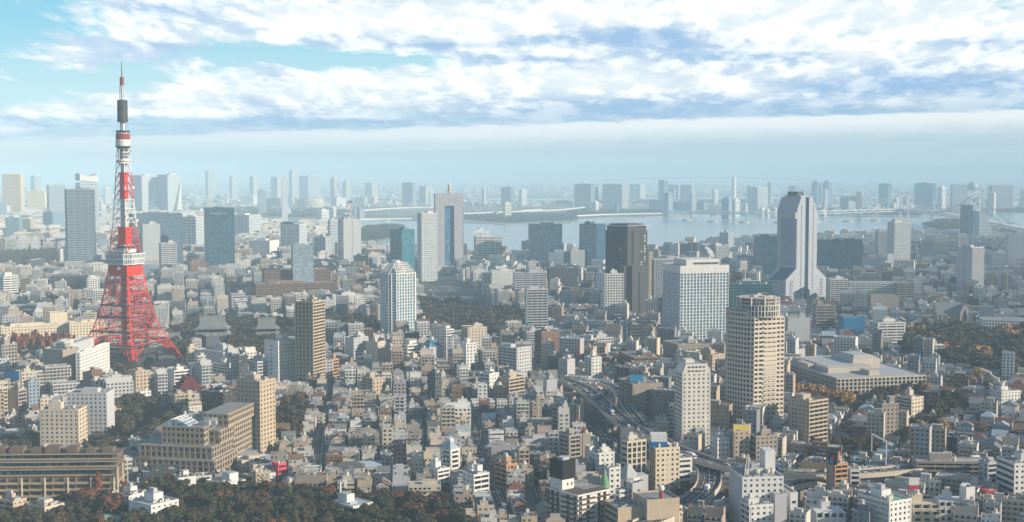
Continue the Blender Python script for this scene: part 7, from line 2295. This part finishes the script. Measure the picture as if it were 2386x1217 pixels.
# curved dark roof of the banded white office, white roof ball
P = TOW['white banded office with a curved dark roof right of the thin slab']
b = MB(); n = 8; wr, wl, h = P['wr'], P['wl'], P['h']
pr = [(wl * .3 + wl * .7 * i / n, h + 8 * sin(pi * (.15 + .7 * i / n))) for i in range(n + 1)]
b.add([(0, y, z) for y, z in pr] + [(wr, y, z) for y, z in pr] + [(0, wl * .3, h), (0, wl, h)], [(i, i + 1, n + 2 + i, n + 1 + i) for i in range(n)] + [tuple(range(n + 1)) + (2 * n + 3, 2 * n + 2)], NAVY); b.build('curved_roof', P['root'])
P = TOW['narrow tan tower with a round white roof ball at the bottom edge']
b = MB(); b.cyl(P['wr'] / 2, 3, 1.2, P['h'], P['h'] + 5, REDW, 8); b.sphere((P['wr'] / 2, 3, P['h'] + 6.5), 1.9, WHITE); b.build('roof_ball', P['root'])
P = TOW['white clinic with dark square windows and roof tanks at bottom']
b = MB()
for s in (0, 2.2): b.bar((3 + s, 6, P['h']), (4.5 + s * .4, 6, P['h'] + 13), .3, WHITE)
b.build('antenna', P['root'])
for i in range(6):
    b = MB(); b.cyl(5 + i * 3.2, 9 + (i % 2) * 2.4, 1.3, P['h'] + .2, P['h'] + 3.4, TANKM, 12); b.build('water_tank', P['root'])
b = MB(); b.box(P['wr'] * .72, P['wr'] * .97, P['wl'] * .5, P['wl'] * .9, P['h'], P['h'] + 13, WHITE); b.build('rooftop_room', P['root'])
P = TOW['grey office with a blue roof sign right of the expressway']
P = TOW['large white gridded office tower with a roof screen']
b = MB(); wr, wl, h = P['wr'], P['wl'], P['h']; b.box(wr * .16, wr * .84, wl * .1, wl * .8, h, h + 8, WHITE); b.box(wr * .3, wr * .82, wl * .1 - .2, wl * .1 + .2, h + 2, h + 4.5, DARK); b.build('rooftop_room', P['root'])
P = TOW['grey office with a glazed blue pyramid roof'] if 'grey office with a glazed blue pyramid roof' in TOW else TOW['grey block with a glazed blue pyramid roof']
b = MB(); wr, wl, h = P['wr'], P['wl'], P['h']; b.prism([(0, 0), (wr, 0), (wr, wl), (0, wl)], h + 1.1, h + 8, GLB, ROOFB, [(wr * .28, wl * .28), (wr * .72, wl * .28), (wr * .72, wl * .72), (wr * .28, wl * .72)]); b.cyl(wr / 2, wl / 2, 1.6, h + 8, h + 11, WHITE, 10); b.build('pyramid_roof', P['root'])
P = TOW['pale blue white pyramid-roofed round block among the houses']
b = MB(); wr, wl, h = P['wr'], P['wl'], P['h']; b.prism([(0, 0), (wr, 0), (wr, wl), (0, wl)], h + 1.1, h + 6, ROOFB, None, [(wr * .45, wl * .45), (wr * .55, wl * .45), (wr * .55, wl * .55), (wr * .45, wl * .55)]); b.box(wr * .6, wr * .98, wl * .6, wl * .98, h, h + 7, WHITE); b.build('pyramid_roof', P['root'])
P = TOW['dark red brick block with stepped gable top']
b = MB(); wr, wl, h = P['wr'], P['wl'], P['h']
for i in range(4): b.box(wr * .08 * (i + 1), wr * (1 - .08 * (i + 1)), .2 + i * .02, wl * .9 - i * .02, h + i * 2.2, h + (i + 1) * 2.2, wall('dark_red_brick', ()))
b.build('stepped_gable', P['root'])
# roof letters on the dark slab: a short row of pale bars too small to read
P = TOW['plain dark slab tower with a thin row of roof letters']
for i in range(11):
    if i == 8: continue
    b = MB(); u = P['wr'] * (.17 + i * .052); z = P['h'] - 11
    b.box(u, u + 2.0, -.35, -.05, z, z + .7, LGREY); b.box(u + .8, u + 1.3, -.35, -.05, z + .72, z + 2.4, LGREY)
    if i % 2: b.box(u, u + .6, -.35, -.05, z + .75, z + 2.2, LGREY)
    b.build('roof_letter', P['root'])

# ------------------------------------------------------------ on the bay
def ship(label, px, py, L, mast):
    p = ground(px, py, -2.5); t = thing('ship', label, 'ship', tuple(p), radians(12))
    b = MB(); b.prism([(-L * .48, -4), (L * .38, -5), (L * .46, 0), (L * .38, 5), (-L * .48, 4)], -.5, L * .09, WHITE, GREY, [(-L * .5, -4.5), (L * .40, -6), (L * .54, 0), (L * .40, 6), (-L * .5, 4.5)]); b.build('hull', t)
    b = MB(); b.box(-L * .3, L * .22, -4, 4, L * .09, L * .17, WHITE); b.box(-L * .05, L * .18, -3.5, 3.5, L * .17, L * .24, WHITE); b.box(L * .05, L * .16, -3, 3, L * .24, L * .29, WHITE); b.build('superstructure', t)
    if mast:
        for u, hh in ((.28, .62), (-.2, .5), (.02, .40)):
            b = MB(); b.bar((L * u, 0, L * .09), (L * u, 0, L * hh), .9, METAL); b.bar((L * u - 5, 0, L * hh * .8), (L * u + 5, 0, L * hh * .8), .5, METAL); b.build('mast', t)
        b = MB(); b.cyl(-L * .1, 0, 2.6, L * .17, L * .32, ORANGE, 10); b.build('funnel', t)


ship('white ship with masts moored right of the bay tower', 1118, 543, 66, True)
ship('small white boat left of the bay tower', 905, 518, 40, False)
ship('tiny white boat beyond the white row-windowed office', 1178, 558, 16, False)
ship('tiny boat in open water behind the flared tower', 1144, 526, 22, False)
for lb, pts, z in [('white elevated motorway curving across the islands left of the bay tower', [(800, 497), (850, 489), (920, 484), (1000, 482), (1090, 482), (1200, 489), (1260, 487)], 26),
                   ('white elevated motorway right of the bay tower', [(1060, 497), (1140, 494), (1220, 491), (1300, 488), (1360, 482)], 22), ('pale bridge over the inlet behind the flared tower', [(1320, 503), (1400, 499), (1480, 497), (1600, 495)], 14),
                   ('low pale bridge behind the mast tower', [(560, 512), (660, 515), (760, 512), (880, 509), (960, 508)], 12), ('motorway viaduct along the right shore', [(2090, 553), (2160, 549), (2240, 543), (2340, 530)], 16)]:
    path = smooth([ground(a, b_, z) for a, b_ in pts], 5)
    t = thing('motorway_bridge', lb, 'bridge', (0, 0, 0)); Lf, Rt = ribbon(path, 18)
    b = MB()
    for i in range(len(path) - 1):
        vs = [(v.x, v.y, v.z + q) for q in (-6, 0) for v in (Lf[i], Lf[i + 1], Rt[i + 1], Rt[i])]
        b.add(vs, [(3, 2, 1, 0), (4, 5, 6, 7), (0, 1, 5, 4), (2, 3, 7, 6)], WHITE)
    b.build('deck', t)
    for i in range(1, len(path) - 1, 2):
        b = MB(); p = path[i]; b.bar((p.x, p.y, -4), (p.x, p.y, p.z - 5.9), 3.2, LGREY); b.build('pier', t)
# far arched truss bridge on the horizon
t = thing('truss_bridge', 'faint long truss bridge on the horizon right of centre', 'bridge', (0, 0, 0))
D = 15000.0; b = MB(); prev = None
for i in range(25):
    px = 1400 + i * 21; k = (i - 12) / 12
    p = at_depth(px, 413.5 + 7 * k * k, D)
    if prev: b.bar(prev, p, 7, METAL)
    if i % 4 == 2:
        q = MB(); q.bar((p.x, p.y, -3), tuple(p), 8, WHITE); q.build('pier', t)
    prev = p
b.build('deck', t)
# steam from the roof
P = TOW['large white gridded office tower with a roof screen']
sm = bpy.data.materials.new('steam'); sm.use_nodes = True; nt = sm.node_tree; nt.nodes.clear()
v = nt.nodes.new('ShaderNodeVolumePrincipled'); v.inputs['Density'].default_value = .22; v.inputs['Color'].default_value = (1, 1, 1, 1)
oo = nt.nodes.new('ShaderNodeOutputMaterial'); nt.links.new(v.outputs[0], oo.inputs['Volume'])
base = at_depth(1661, 600, P['y'] + 25)
b = MB(); N = 9
rings = []
for i in range(N):
    f = i / (N - 1); r = 1.1 + 2.6 * sin(pi * min(1, f * .9 + .08)) + .6 * sin(i * 2.3)
    rings.append([(-9 * f ** 1.3 + r * cos(a * pi / 5) + .6 * sin(i * 1.7), r * sin(a * pi / 5), 14.5 * f + .4 * sin(a * 2 + i)) for a in range(10)])
vs = [p for r_ in rings for p in r_]
b.add(vs, [(i * 10 + j, i * 10 + (j + 1) % 10, (i + 1) * 10 + (j + 1) % 10, (i + 1) * 10 + j) for i in range(N - 1) for j in range(10)] + [tuple(range(9, -1, -1)), tuple(range((N - 1) * 10, N * 10))], sm)
o = tag(b.build('steam_plume', None, tuple(base)), 'white steam plume drifting off the large gridded office roof', 'steam')
# white mobile masts beside the expressway and park lamp posts
# ------------------------------------------------------------ haze
def haze():
    m = bpy.data.materials.new('haze'); m.use_nodes = True
    nt = m.node_tree; nt.nodes.clear()
    v = nt.nodes.new('ShaderNodeVolumePrincipled')
    v.inputs['Color'].default_value = (.59, .83, .99, 1)
    v.inputs['Density'].default_value = HAZE_D
    v.inputs['Anisotropy'].default_value = -0.3
    o = nt.nodes.new('ShaderNodeOutputMaterial')
    nt.links.new(v.outputs[0], o.inputs['Volume'])
    b = MB(); b.box(-27000, 27000, -700, 31500, -4, 352, m)
    ob = b.build('haze')
    setting(ob, 'stuff')


HAZE_D = 1.15e-4
haze()
